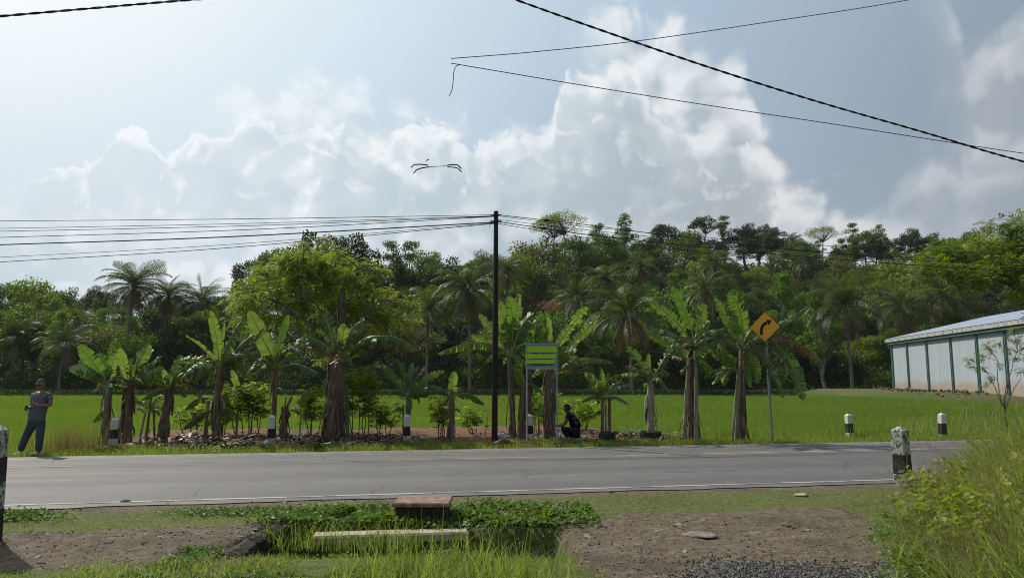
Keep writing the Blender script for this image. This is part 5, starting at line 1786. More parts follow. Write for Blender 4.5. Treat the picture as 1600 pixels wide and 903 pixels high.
def banded_post(label, p, h, wd, rz, bands, group='black and white banded roadside posts', tilt=(0, 0), top='white'):
    """bands from the top: (share of height, material)"""
    e = empty('roadside_post', p, label, 'post', group, rz)
    e.rotation_euler = (tilt[0], tilt[1], rz)
    z = h
    capz = wd * .28
    mb = MB()
    hw = wd / 2 * .90
    v = [(-hw, -hw, z - capz), (hw, -hw, z - capz), (hw, hw, z - capz), (-hw, hw, z - capz)]
    q = hw * .25
    v += [(-q, -q, z), (q, -q, z), (q, q, z), (-q, q, z)]
    mb.add(v, [(0, 1, 5, 4), (1, 2, 6, 5), (2, 3, 7, 6), (3, 0, 4, 7), (4, 5, 6, 7)], 0)
    mb.obj('cap', M[top], e)
    z -= capz
    tot = z + .06
    zz = z
    for sh, mt in bands:
        z1 = zz - sh * tot
        w0 = wd * (.90 + .10 * (z - zz) / tot)
        w1 = wd * (.90 + .10 * (z - z1) / tot)
        mb = MB()
        b_ = .012
        ring = lambda w_, zq: [(sx * (w_ / 2 - (b_ if k else 0)), sy * (w_ / 2 - (0 if k else b_)), zq) for sx, sy, k in ((-1, -1, 1), (1, -1, 1), (1, -1, 0), (1, 1, 0), (1, 1, 1), (-1, 1, 1), (-1, 1, 0), (-1, -1, 0))]
        v = ring(w0, zz) + ring(w1, z1)
        mb.add(v, [(i, (i + 1) % 8, 8 + (i + 1) % 8, 8 + i)[::-1] for i in range(8)] + [tuple(range(8)), tuple(range(15, 7, -1))])
        mb.obj('band', M[mt], e)
        zz = z1
    return e


std = [(.37, 'white'), (.33, 'black'), (.30, 'white')]
for px, ytop, ybot, lab, bands in (
        (183, 652, 702, 'banded roadside post with a red painted foot, beside the dry grass', [(.30, 'white'), (.29, 'black'), (.22, 'white'), (.19, 'redpaint')]),
        (427, 648, 698, 'banded roadside post between the cut banana stump and cassava shrub', [(.36, 'white'), (.30, 'black'), (.22, 'white'), (.12, 'black')]),
        (637, 647, 693, 'banded roadside post in front of the thin small banana plant', std),
        (827, 647, 687, 'banded roadside post directly under the green striped board', std),
        (1323, 646, 683, 'leaning banded roadside post alone on the verge past the warning sign', [(.34, 'white'), (.38, 'black'), (.28, 'white')]),
        (1467, 645, 684, 'banded roadside post half behind the long grass, nearest the sapling', [(.34, 'white'), (.44, 'black'), (.22, 'lichen')])):
    Y0 = gnd(px, ybot, -.03).y
    p = on_ground(px, Y0)
    h = at(px, ytop, Y0).z - p.z
    banded_post(lab, p, h, .185, math.radians(14), bands, tilt=(0, .02 * ((px // 7) % 3 - 1)))
Y0 = 12.0
p = on_ground(1402, Y0)
banded_post('close banded concrete post with stained white head beside the tall grass bank', p, at(1400, 666, Y0).z - p.z, .215, math.radians(33), [(.40, 'lichen'), (.33, 'black'), (.27, 'lichen')], tilt=(0, -.03), top='lichen')
Y0 = 7.6
p = on_ground(-4, Y0)
banded_post('closest banded post, mossy and cut by the picture border', p, at(0, 661, Y0).z - p.z, .235, math.radians(8), [(.23, 'lichen'), (.21, 'black'), (.22, 'lichen'), (.34, 'darkconcrete')], top='lichen')

# ------------------------------------------------------------------ utility pole
YP = 20.7
pb = on_ground(773, YP)
ptop = at(775, 331, YP)
e = empty('utility_pole', pb, 'slim dark utility pole carrying all the cables at the roadside', 'utility pole')
mb = MB()
hp = ptop.z - pb.z
tube(mb, [(0, 0, -.2), (0.004, 0, hp * .33), (.02, 0, hp * .66), (ptop.x - pb.x, 0, hp)], [.085, .08, .072, .062], 14)
mb.obj('shaft', M['rust'], e, smooth=True)
xt = ptop.x - pb.x
mb = MB()
tube(mb, [(xt, 0, hp - .012), (xt, 0, hp + .015)], [.075, .06], 14)
mb.obj('cap', M['rust'], e)
for dz in (.10, .28):
    mb = MB()
    tube(mb, [(xt, 0, hp - dz - .03), (xt, 0, hp - dz + .03)], .078, 14)
    box(mb, (xt + .11, -.02, hp - dz), (.10, .02, .03))
    box(mb, (xt - .11, -.02, hp - dz), (.10, .02, .03))
    o = mb.obj('clamp', M['rust'], e)
mb = MB()
for a, l in ((-.16, .22), (-.13, .12), (.15, .10)):
    tube(mb, [(xt + a, -.03, hp - .28), (xt + a - .02, -.03, hp - .28 - l)], .006, 5)
mb.obj('loose_wire_end', M['cable'], e)


# ------------------------------------------------------------------ overhead cables
def road_plane(px, py, t):
    """where the line of sight crosses the vertical plane running along the road at offset t"""
    d = ray(px, py)
    # t = (y - RY0 - RX x) RC
    k = (t / RC + RY0) / (d.y - RX * d.x)
    return Vector((0, 0, CAMZ)) + d * k


def smooth_curve(pts, n=60):
    """Catmull-Rom through the points"""
    P = [np.array(p_) for p_ in pts]
    P = [2 * P[0] - P[1]] + P + [2 * P[-1] - P[-2]]
    out = []
    m = max(2, n // (len(P) - 3))
    for i in range(1, len(P) - 2):
        for k in range(m):
            t = k / m
            out.append(.5 * ((2 * P[i]) + (-P[i - 1] + P[i + 1]) * t + (2 * P[i - 1] - 5 * P[i] + 4 * P[i + 1] - P[i + 2]) * t * t + (-P[i - 1] + 3 * P[i] - 3 * P[i + 1] + P[i + 2]) * t ** 3))
    out.append(P[-2])
    return np.array(out)


CG = 'overhead cables fixed to the pole'


def cable(pix, t, r_, label, group=None, twist=0.0, name='overhead_cable', knots=()):
    P = smooth_curve([road_plane(x, y, t) for x, y in pix], 90)
    mb = MB()
    if twist:
        L = np.concatenate([[0], np.cumsum(np.linalg.norm(np.diff(P, axis=0), axis=1))])
        m = int(L[-1] / (twist / 10))
        Q = np.stack([np.interp(np.linspace(0, L[-1], m), L, P[:, i]) for i in range(3)], -1)
        T, A, B = frames(Q)
        ph = np.linspace(0, L[-1], m) / twist * 2 * math.pi
        for k in range(2):
            a = ph + k * math.pi
            tube(mb, Q + r_ * .95 * (np.cos(a)[:, None] * A + np.sin(a)[:, None] * B), r_, 6)
    else:
        tube(mb, P, r_, 5)
    for kx in knots:
        i = int(kx * (len(P) - 1))
        tube(mb, [P[i] - [.09, 0, 0], P[i] - [.06, 0, 0], P[i] + [.06, 0, 0], P[i] + [.09, 0, 0]], [.01, .035, .035, .01], 8)
    o = mb.obj(name, M['cable'], smooth=True)
    return tag(o, label, 'cable', group)


tp = float(road_t(pb.x, pb.y))
tp = (YP - RY0 - RX * pb.x) * RC
for pts, r_, lab in (
        ([(-260, 347), (0, 345.5), (400, 342), (774, 336)], .009, 'topmost thin cable running to the pole from beyond the tall palm'),
        ([(-260, 361), (0, 357), (400, 349), (774, 337.5)], .008, 'second cable down on the palm side of the pole'),
        ([(-260, 366), (0, 361.5), (400, 352.5), (774, 338)], .009, 'third cable down on the palm side of the pole'),
        ([(-260, 378), (0, 371), (400, 358.5), (774, 338.5)], .010, 'fourth cable down on the palm side of the pole'),
        ([(-260, 392), (0, 382.5), (360, 370), (774, 347.5)], .017, 'thickest black cable among those on the palm side of the pole'),
        ([(-260, 416), (0, 402), (360, 382), (774, 348.5)], .007, 'faint thin cable below the thickest one'),
        ([(-260, 425), (0, 409.5), (360, 387), (774, 349.5)], .010, 'lowest cable on the palm side of the pole')):
    cable(pts, tp - .03, r_, lab, CG)
for pts, r_, lab, kn in (
        ([(774, 335.5), (904, 350), (1028, 366), (1200, 386), (1440, 407), (1800, 425)], .011, 'highest cable from the pole towards the ridge above the warning sign', (.13,)),
        ([(774, 337), (904, 353), (1028, 365), (1200, 378), (1440, 392), (1800, 405)], .007, 'thin upper cable from the pole over the ridge trees', ()),
        ([(774, 343), (904, 358), (1028, 371), (1200, 388), (1440, 404), (1800, 420)], .007, 'thin middle cable from the pole towards the spreading tree', ()),
        ([(774, 346), (850, 357), (904, 365), (1028, 379), (1200, 396), (1440, 415), (1800, 436)], .013, 'lower thick cable from the pole with a lumpy dark splice', (.17,)),
        ([(774, 349), (904, 370), (1028, 386), (1200, 406), (1440, 428), (1800, 452)], .009, 'lowest cable on the warehouse side of the pole', ())):
    cable(pts, tp - .03, r_, lab, CG, knots=kn)
cable([(-300, 52), (0, 26), (150, 13), (303, 0), (520, -16), (900, -40)], -1.6, .0085, 'thick twisted cable crossing the top corner of the bright sky', twist=.34)
cable([(300, -170), (640, -60), (805, 0), (940, 48), (1100, 103), (1270, 157), (1440, 206), (1600, 253), (1900, 330)], -1.6, .0085, 'thick twisted cable sloping down across the whole cloudy sky', twist=.34)
cable([(705, 92), (830, 82), (1000, 64), (1200, 35), (1423, 0), (1800, -70)], 2.5, .0085, 'thin straight cable rising away from the loose wire end')
o = cable([(705, 99), (712, 100.5), (780, 112), (900, 132), (1100, 164), (1300, 194), (1460, 219), (1600, 240), (1900, 282)], 2.5, .0085, 'thin cable with a loose dangling end, crossing behind the twisted one')
mb = MB()
P = smooth_curve([road_plane(x, y, 2.5) for x, y in ((719, 101), (712, 105), (709, 114), (708, 128), (706, 141), (701.5, 151))], 30)
tube(mb, P, .008, 5)
mb.obj('dangling_wire', M['cable'], o, smooth=True)
# bent dark rods of a removed fitting
mb = MB()
for sg, rr_ in (([(642, 262), (647, 257.5), (657, 257), (669, 258.5)], .016), ([(646, 271), (651, 265.5), (660, 262.5), (671, 261)], .016), ([(671, 261), (690, 260), (701, 258.5)], .008),
                ([(699, 258.5), (706, 257.5), (715, 258), (721, 264)], .016), ([(699, 261), (708, 261.5), (715, 263), (721.5, 269)], .014), ([(666, 252), (668, 249), (670.5, 250.5)], .014)):
    P = [road_plane(x, y, tp - 1.5) for x, y in sg]
    tube(mb, P, rr_, 6)
tag(mb.obj('bent_rods', M['cable'], smooth=True), 'small set of bent dark rods against the clouds near the pole', 'bent rods')

# ------------------------------------------------------------------ board on two legs
YB = 20.3
M['frame'] = plain('pale grey steel tube', (.33, .35, .40), .5, .4, 0, .25)
M['panel'] = plain('pale blue grey sheet', (.21, .235, .31), .5, .4, 0, .12, bump=0)
M['lime'] = plain('lime redaction bar', (.36, .62, .02), .6, .3, 0, .06, bump=0)  # redaction bars laid over the print, not part of the real board
M['ink'] = plain('black print', (.012, .013, .03), .6, .3, 0, .1, bump=0)
bb = on_ground(846, YB)
e = empty('sign_board', bb, 'grey notice board with three lime green strips and black print on two thin legs', 'sign board')


def q3(x, y, yo=0.0):
    v = at(x, y, YB + yo) - bb
    return np.array(v)


def flat(mb, x0, y0, x1, y1, yo, th=.004):
    a, c = q3(x0, y1, yo), q3(x1, y0, yo)
    s_ = c - a
    box(mb, (a + c) / 2 + [0, yo * 0, 0], (abs(s_[0]), th, abs(s_[2])))


mb = MB()
flat(mb, 823, 538, 869.5, 574.5, 0, .012)
mb.obj('panel', M['panel'], e)
mb = MB()
for x0, y0, x1, y1 in ((821.3, 536, 871, 538.0), (821.3, 574.5, 871, 576.6)):
    flat(mb, x0, y0, x1, y1, 0, .03)
for x0, x1 in ((821.3, 823), (869.4, 871)):
    flat(mb, x0, 538.05, x1, 574.45, 0, .03)
mb.obj('frame', M['frame'], e)
for xx, yb_ in ((823.3, 687), (869.8, 692)):
    mb = MB()
    t_ = q3(xx, 576.7)
    gg = on_ground(xx, YB) - bb
    tube(mb, [t_, (t_[0], 0, gg.z - .15)], .021, 10)
    mb.obj('leg', M['frame'], e)
for x0, y0, x1, y1 in ((823.6, 540.6, 870.6, 550.4), (820.2, 553.0, 869.2, 559.8), (821.2, 562.0, 867.8, 568.1)):
    mb = MB()
    flat(mb, x0, y0, x1, y1, -.022, .006)
    mb.obj('green_strip', M['lime'], e)
rk = random.Random(2)
mb = MB()


def mark(x0, y0, x1, y1):
    flat(mb, 812 + x0 / 15.04, 528 + y0 / 15.04, 812 + x1 / 15.04, 528 + y1 / 15.04, -.010, .003)


for x0, x1 in ((290, 318), (324, 352), (358, 396), (402, 440), (470, 480), (510, 526), (532, 550), (560, 582), (590, 600), (616, 634), (640, 652), (680, 698), (704, 725)):
    mark(x0, 347 + rk.uniform(0, 6), x1, 372)
for x0, x1 in ((320, 352), (360, 384), (390, 412), (434, 446), (464, 500), (508, 530), (538, 560), (568, 600), (612, 640), (650, 676), (682, 704)):
    mark(x0, 484, x1, 494 + rk.uniform(0, 5))
for x0, x1 in ((345, 376), (384, 398), (404, 440), (448, 470), (500, 524), (530, 556), (566, 590), (596, 640), (655, 670), (690, 710), (732, 766)):
    y1 = rk.choice((640, 652, 660))
    mark(x0, 604, x0 + 9, y1)
    mark(x1 - 9, 604, x1, y1)
    if x1 - x0 > 18:
        mark(x0 + 9.1, y1 - 12, x1 - 9.1, y1)
        mark(x0 + 9.1, 618, x1 - 9.1, 630)
mark(246, 604, 262, 630)
mark(262.2, 628, 298, 644)
mark(298.2, 604, 315, 632)
mb.obj('print', M['ink'], e)

# ------------------------------------------------------------------ diamond warning sign
YD = 20.7
M['signyel'] = plain('orange yellow sign face', (.78, .36, .012), .45, .4, 0, .08, bump=0)
db = on_ground(1203, YD)
e = empty('warning_sign', db, 'orange diamond warning sign with a black arrow bending to the right, on a grey post', 'road sign')
mb = MB()
t_ = np.array(at(1197.5, 536, YD) - db)
t2 = np.array(at(1194.5, 492, YD) - db)
tube(mb, [(0, .0, -.15), t_, t2], .036, 12)
mb.obj('post', M['galv'], e, smooth=True)
cD = np.array(at(1194.2, 511, YD) - db) + [0, -.05, 0]
hs = .445                       # half diagonal
ang = math.radians(-37)
ex = np.array([math.cos(ang), math.sin(ang), 0])
ez = np.array([.03, 0, 1.0])
en = np.cross(ex, ez)
if en[1] > 0:
    en = -en


def poly(mb, pts, off, th, mi=0):
    pts = [cD + ex * x + ez * z + en * off for x, z in pts]
    n = len(pts)
    bk = [p_ - en * th for p_ in pts]
    mb.add(pts + bk, [tuple(range(n)), tuple(range(2 * n - 1, n - 1, -1))] + [(i, (i + 1) % n, n + (i + 1) % n, n + i) for i in range(n)], mi)


def rdiam(h, r_):
    out = []
    for a in (0, 90, 180, 270):
        c_ = (h - r_ * 1.414)
        cx, cz = c_ * math.cos(math.radians(a)), c_ * math.sin(math.radians(a))
        for k in range(-2, 3):
            t = math.radians(a + k * 22.5)
            out.append((cx + r_ * math.cos(t), cz + r_ * math.sin(t)))
    return out


mb = MB()
poly(mb, rdiam(hs, .035), 0, .004)
mb.obj('border', M['ink'], e)
mb = MB()
poly(mb, rdiam(hs - .022, .03), .004, .003)
mb.obj('face', M['signyel'], e)
mb = MB()
L_ = []
pts_o, pts_i = [], []
P_ = bez((-.10, -.22, 0), (-.12, .07, 0), (.06, .115, 0), 12)[:, :2]
T2 = np.gradient(P_, axis=0)
T2 /= np.linalg.norm(T2, axis=1)[:, None]
N2 = np.stack([-T2[:, 1], T2[:, 0]], 1)
for i in range(11):
    a, b_ = P_[i] + N2[i] * .042, P_[i] - N2[i] * .042
    c_, d_ = P_[i + 1] - N2[i + 1] * .042, P_[i + 1] + N2[i + 1] * .042
    poly(mb, [a, b_, c_, d_], .007, .002)
poly(mb, [(.035, .20), (.20, .185), (.105, .03)], .0075, .002)
mb.obj('arrow', M['ink'], e)
mb = MB()
for z_ in (.10, -.12):
    c_ = cD - en * .03 + ez * z_
    box(mb, c_, (.16, .03, .03), R=np.stack([ex, en, ez], 1))
mb.obj('bracket', M['galv'], e)

# ------------------------------------------------------------------ warehouse
mm, g, b = material('stained white render')
tcn = g.new('ShaderNodeTexCoord').outputs['Object']
mp = g.new('ShaderNodeMapping')
mp.inputs['Scale'].default_value = (1, 1, .12)
g.l.new(tcn, mp.inputs['Vector'])
st = g.noise(mp.outputs[0], 1.6, 6, .65)
sp = g.new('ShaderNodeSeparateXYZ')
g.l.new(tcn, sp.inputs[0])
cw = g.mix(g.ss(st, .42, .75, 0, .6), (.33, .38, .425), (.25, .265, .27))
low = g.ss(g.m('ADD', sp.outputs[2], g.m('MULTIPLY', g.noise(tcn, 1.2, 5, .6), -1.6)), -.6, .3, 1, 0)
cw = g.mix(g.m('MULTIPLY', low, .8), cw, (.30, .22, .15))
g.put(b.inputs['Base Color'], cw)
b.inputs['Roughness'].default_value = .85
M['wall'] = mm
M['teal'] = plain('teal painted steel', (.13, .23, .24), .6, .3, 0, .35, 2)
M['roofm'] = plain('pale blue metal roof', (.34, .40, .50), .5, .4, .2, .15, .5, .1)
M['fascia'] = plain('dirty white fascia', (.42, .42, .40), .7, .3, 0, .35, 3)
A0 = at(1397, 605, 90)
A0.z = .78
C0 = at(1600, 612, 61.5)
d = Vector((C0.x - A0.x, C0.y - A0.y, 0)).normalized()
nrm = Vector((-d.y, d.x, 0))
if nrm.x > 0:
    nrm = -nrm
Lw, Dw, Hw = 52.0, 22.0, 5.45
e = empty('warehouse', A0, 'long white warehouse with teal pilasters and pale blue metal roof', 'warehouse')


def wl(s, o, z):
    """s along the long wall from the far corner, o outwards, z up"""
    return np.array(d * s + nrm * o) + np.array([0, 0, z])


def wbox(mb, s0, s1, o0, o1, z0, z1):
    c8 = [wl(s, o, z) for z in (z0, z1) for o in (o0, o1) for s in (s0, s1)]
    mb.add(c8, [(0, 2, 3, 1), (4, 5, 7, 6), (0, 1, 5, 4), (2, 6, 7, 3), (0, 4, 6, 2), (1, 3, 7, 5)])


mb = MB()
wbox(mb, 0, Lw, -.25, 0, -.8, Hw)
# far gable end, turned a little so that a strip of it shows
g0_, g1_ = wl(0, 0, 0), wl(-5.5, -Dw * .62, 0) + np.array([0, 0, 0])
V = []
for z0_, z1_ in ((-.8, Hw),):
    a, c_ = wl(0, -.02, z0_), wl(-3.0, -6.0, z0_)
    V = [a, c_, c_ + [0, 0, z1_ - z0_], a + [0, 0, z1_ - z0_], a + wl(0, -.3, 0), c_ + wl(.3, -.2, 0), c_ + wl(.3, -.2, 0) + [0, 0, z1_ - z0_], a + wl(0, -.3, 0) + [0, 0, z1_ - z0_]]
    mb.add(V, [(0, 1, 2, 3), (7, 6, 5, 4), (3, 2, 6, 7), (1, 5, 6, 2)])
wbox(mb, Lw - .25, Lw - .01, -Dw, -.26, -.8, Hw)
wbox(mb, 0, Lw, -Dw - .25, -Dw, -.8, Hw)
mb.obj('wall', M['wall'], e)
# pilasters under the photograph's columns
for px in (1397, 1421, 1452, 1490, 1531, 1576, 1633, 1700):
    dr_ = ray(px, 594)
    # intersection with the wall line
    x0_, y0_ = A0.x, A0.y
    den = d.x * dr_.y - d.y * dr_.x
    s_ = (dr_.x * y0_ - dr_.y * x0_) / den
    if s_ < 0 or s_ > Lw:
        s_ = .2
    mb = MB()
    wbox(mb, s_ - .17, s_ - .09, .005, .14, -.7, Hw - .35)
    wbox(mb, s_ + .09, s_ + .17, .005, .14, -.7, Hw - .35)
    wbox(mb, s_ - .086, s_ + .086, .005, .03, -.7, Hw - .37)
    mb.obj('pilaster', M['teal'], e)
mb = MB()
wbox(mb, -.3, Lw, .30, .42, Hw - .30, Hw - .14)
mb.obj('eave_beam', M['teal'], e)
mb = MB()
wbox(mb, -.4, Lw + .2, .45, .60, Hw - .02, Hw + .33)
for i in range(26):
    wbox(mb, i * 2.0, i * 2.0 + .05, .602, .63, Hw - .03, Hw + .34)
mb.obj('gutter', M['fascia'], e)
mb = MB()
rz_ = 3.0
for o0, z0_, o1, z1_ in ((.50, Hw + .38, -Dw / 2, Hw + rz_), (-Dw / 2, Hw + rz_, -Dw - .7, Hw + .38)):
    n = 130
    s = np.linspace(-.5, Lw + .3, n * 2)
    wv = np.tile([0, .035], n)
    a = np.array([wl(q, o0, z0_ + w_) for q, w_ in zip(s, wv)])
    b_ = np.array([wl(q, o1, z1_ + w_) for q, w_ in zip(s, wv)])
    V = np.concatenate([a, b_])
    m_ = len(s)
    i = np.arange(m_ - 1)
    mb.add(V, np.stack([i, i + 1, m_ + i + 1, m_ + i], -1))
mb.obj('roof', M['roofm'], e)
mb = MB()
mb.add([wl(-.05, .4, Hw), wl(-.05, -Dw - .6, Hw), wl(-.05, -Dw / 2, Hw + rz_ - .06)], [(0, 1, 2)])
mb.obj('gable', M['wall'], e)
# earth bank and rubble at the wall foot
r = np.random.default_rng(61)
mb = MB()
n = 380
s = r.uniform(-2, Lw, n)
oo = r.uniform(.4, 2.6, n)
pos = np.array([wl(a, b_, 0) for a, b_ in zip(s, oo)]) + np.array(A0)
pos[:, 2] = ground_h(pos[:, 0], pos[:, 1]) + r.uniform(-.05, .12, n)
cube = np.array([[x, y, z] for z in (-.5, .5) for y in (-.5, .5) for x in (-.5, .5)])
cf = np.array([(0, 2, 3, 1), (4, 5, 7, 6), (0, 1, 5, 4), (2, 6, 7, 3), (0, 4, 6, 2), (1, 3, 7, 5)])
inst(mb, cube, cf, pos, rot_rand(n, r, .3), r.uniform(.08, .28, n)[:, None] * np.array([1, .8, .55]), 0)
tag(mb.obj('rubble', M['rock']), 'rubble and broken stone along the foot of the warehouse wall', 'rubble', kind='stuff')

# ------------------------------------------------------------------ foreground concrete, stones, sack, ring
yc = 9.0
cblk = (gnd(625, 780, .22) + gnd(705, 780, .22)) / 2
e = empty('culvert_block', (cblk.x, 9.02, 0), 'low rectangular concrete culvert head with worn reddish top, among green weeds', 'culvert')
mb = MB()
box(mb, (0, .02, -.04), (.60, .50, .50), bev=.02)
mb.obj('body', M['darkconcrete'], e)
mb = MB()
box(mb, (0, 0, .235), (.66, .56, .05), bev=.012)
mb.obj('lid', M['pinkcon'], e)
a, c_ = gnd(505, 829, -.05), gnd(735, 822, -.05)
mb = MB()
dd = (c_ - a)
L_ = dd.length
an = math.atan2(dd.y, dd.x)
Rz = np.array([[math.cos(an), -math.sin(an), 0], [math.sin(an), math.cos(an), 0], [0, 0, 1]])
mid = (a + c_) / 2
box(mb, (0, 0, 0), (L_, .26, .10), R=Rz, bev=.02)
o = mb.obj('concrete_slab', M['palecon'])
o.location = (mid.x, 8.42, -.045)
tag(o, 'long narrow pale concrete slab lying across the overgrown ditch', 'slab')
# broken edge of the left driveway
mb = MB()
rg = np.random.default_rng(55)
n = 26
rg2 = np.random.default_rng(9)
yy = np.linspace(7.15, 8.75, n)
qq = fbm(yy, yy * 0, .45, 7, 3) - .5
V = []
for y_, q_ in zip(yy, qq):
    x_ = -2.60 + .30 * q_ + rg2.normal(0, .022)
    V += [(x_ - .26, y_, .0), (x_ - .06, y_, .060 + .05 * q_), (x_ + .02, y_, .02 + .05 * q_), (x_ + .05, y_, -.2), (x_ + .02, y_, -.55)]
i = (np.arange(n - 1)[:, None] * 5 + np.arange(4)[None]).ravel()
mb.add(V, np.stack([i, i + 1, i + 6, i + 5], -1))
o = mb.obj('driveway_edge', M['darkconcrete'])
tag(o, 'broken dark concrete edge where the driveway drops into the ditch', 'kerb')


def stone(label, px, py, size, mat, seed, flat_=.5, cat='stone', name='stone', yaw=0):
    rg = np.random.default_rng(seed)
    p = pxg(px, py)
    mb = MB()
    me = bpy.data.meshes.new('tmp')
    import bmesh
    bm = bmesh.new()
    bmesh.ops.create_icosphere(bm, subdivisions=3, radius=.5)
    off = rg.normal(size=(5, 3))
    for v in bm.verts:
        c = np.array(v.co)
        k = 1 + .16 * sum(math.sin(float(np.dot(o_, c)) * 5 + i_) for i_, o_ in enumerate(off)) / 2
        v.co = v.co * k
        v.co.z *= flat_
        v.co.x *= 1.25
    V = np.array([v.co[:] for v in bm.verts]) * size
    Fs = [tuple(q.index for q in f.verts) for f in bm.faces]
    bm.free()
    mb.add(V, Fs)
    o = mb.obj(name, mat, smooth=True)
    o.location = (p.x, p.y, p.z + size * flat_ * .3)
    o.rotation_euler[2] = yaw
    return tag(o, label, cat)


stone('small dark brown stone lying on the white edge line', 195, 785, .11, M['rock'], 1)
stone('small dark stone on the near edge of the road past the ditch', 954, 768.5, .07, M['rock'], 2)
stone('flat pale slab of stone half sunk in the gravel', 1095, 836, .30, M['concrete'], 3, .09)
stone('pale dry clod at the turf edge near the grass bank', 1252, 775, .16, M['palecon'], 4, .35)
M['sack'] = plain('grey white plastic sack', (.45, .46, .47), .5, .4, 0, .45, 9, .8, .03)
stone('crumpled grey white sack leaning at the foot of the utility pole', 780, 688, .32, M['sack'], 5, .75, 'sack', 'plastic_sack')
# loose gravel
r = np.random.default_rng(71)
n = 60000
x = r.uniform(-.2, 5, n)
y = r.uniform(4.4, 8, n)
e_x = (fbm(x, y, 1.3, 21) - .5) * 1.1 + (fbm(x, y, .35, 22, 3) - .5) * .5
w_ = sst(x + e_x * .6 + (6.6 - y) * .6, 1.2, 2.0) * (1 - sst(y + e_x * .4 + (x - 2) * .35, 6.9, 7.5)) * (1 - sst(x + e_x * .5, 3.6, 4.2))
ok = r.uniform(0, 1, n) < w_ * .6 + .004
x, y = x[ok], y[ok]
pos = np.stack([x, y, ground_h(x, y) + .003], 1)
mb = MB()
inst(mb, cube, cf, pos, rot_rand(len(x), r), r.uniform(.005, .022, len(x))[:, None] * r.uniform(.6, 1.1, (len(x), 3)), 0, r.uniform(0, 1, len(x)))
gm2, g, b = material('gravel stones')
g.put(b.inputs['Base Color'], g.ramp(g.attr('tone'), [(0, (.035, .035, .037)), (.6, (.085, .08, .076)), (1, (.22, .21, .19))]))
b.inputs['Roughness'].default_value = .85
tag(mb.obj('gravel', gm2), 'loose dark gravel strewn over the earth track', 'gravel', kind='stuff')
# scattered little stones and clods on both driveways
n = 14000
x = r.uniform(-8, 4, n)
y = r.uniform(5, 9.4, n)
ok = near_mask(x, y) < .35
x, y = x[ok], y[ok]
pos = np.stack([x, y, ground_h(x, y) + .002], 1)
mb = MB()
inst(mb, cube, cf, pos, rot_rand(len(x), r), (.003 + .016 * r.uniform(0, 1, len(x)) ** 4)[:, None] * r.uniform(.6, 1.2, (len(x), 3)), 0, r.uniform(0, 1, len(x)))
r = np.random.default_rng(72)
n = 1500
x = r.uniform(-8, 3.6, n)
y = r.uniform(6.4, 9.2, n)
ok = (near_mask(x, y) < .3) & (fbm(x, y, .6, 141) > .42)
x, y = x[ok], y[ok]
inst(mb, cube, cf, np.stack([x, y, ground_h(x, y)], 1), rot_rand(len(x), r, 4.0), (.012 + .05 * r.uniform(0, 1, len(x)) ** 3)[:, None] * np.array([1.2, .9, .25]) * r.uniform(.7, 1.2, (len(x), 3)), 1, r.uniform(0, 1, len(x)))
chip, g, b = material('flat stone chips')
g.put(b.inputs['Base Color'], g.ramp(g.attr('tone'), [(0, (.07, .058, .045)), (.6, (.16, .135, .105)), (1, (.27, .24, .20))]))
b.inputs['Roughness'].default_value = .9
tag(mb.obj('loose_stones', [M['rock'], chip]), 'small loose stones and clods on the earth driveways', 'stones', kind='stuff')

# rings of stone round two banana plants
for px, Y_, wpx, lab in ((1014, 20.8, 34, 'dark round stone ring at the foot of the banana with ragged crown'), (947, 20.5, 25, 'small dark stone ring under the low banana clump')):
    p = on_ground(px, Y_)
    R_ = wpx / 2 / F * Y_
    mb = MB()
    rg = np.random.default_rng(px)
    n = 40
    th = np.linspace(0, 2 * math.pi, n, endpoint=False)
    rings = []
    for rr_, z_ in ((R_ * .98, -.1), (R_, .12), (R_ * .97, .21), (R_ * .85, .23), (R_ * .8, .16), (.02, .17)):
        q = rr_ * (1 + rg.normal(0, .02, n))
        rings.append(np.stack([q * np.cos(th), q * np.sin(th), z_ + rg.normal(0, .006, n)], -1))
    V = np.concatenate(rings)
    Fs = [(k * n + i, k * n + (i + 1) % n, (k + 1) * n + (i + 1) % n, (k + 1) * n + i) for k in range(5) for i in range(n)]
    mb.add(V, Fs)
    o = mb.obj('stone_ring', M['darkconcrete'], loc=None)
    o.location = p
    tag(o, lab, 'planter', 'stone rings around banana stems')

# bamboo stakes
M['bamboo'] = plain('dry bamboo', (.42, .36, .22), .6, .3, 0, .3, 6)
r = np.random.default_rng(81)
for k, px in enumerate((1497, 1508, 1519, 1526, 1533, 1545, 1552, 1560, 1580, 1588, 1596, 1604)):
    Y_ = 25.0 + r.uniform(-.8, .8)
    p = on_ground(px, Y_)
    mb = MB()
    h = r.uniform(.8, 1.0)
    tube(mb, [(0, 0, -.1), (r.normal(0, .05), r.normal(0, .05), h * .5), (r.normal(0, .12), r.normal(0, .1), h)], [.012, .011, .008], 6)
    o = mb.obj('bamboo_stake', M['bamboo'])
    o.location = p
    tag(o, ('leftmost second third fourth fifth sixth seventh eighth ninth tenth eleventh rightmost'.split()[k] + (' of the thin bamboo stakes planted near the sapling' if k in (0, 11) else ' thin bamboo stake from the left, planted near the sapling')), 'stake', 'bamboo stakes by the sapling')

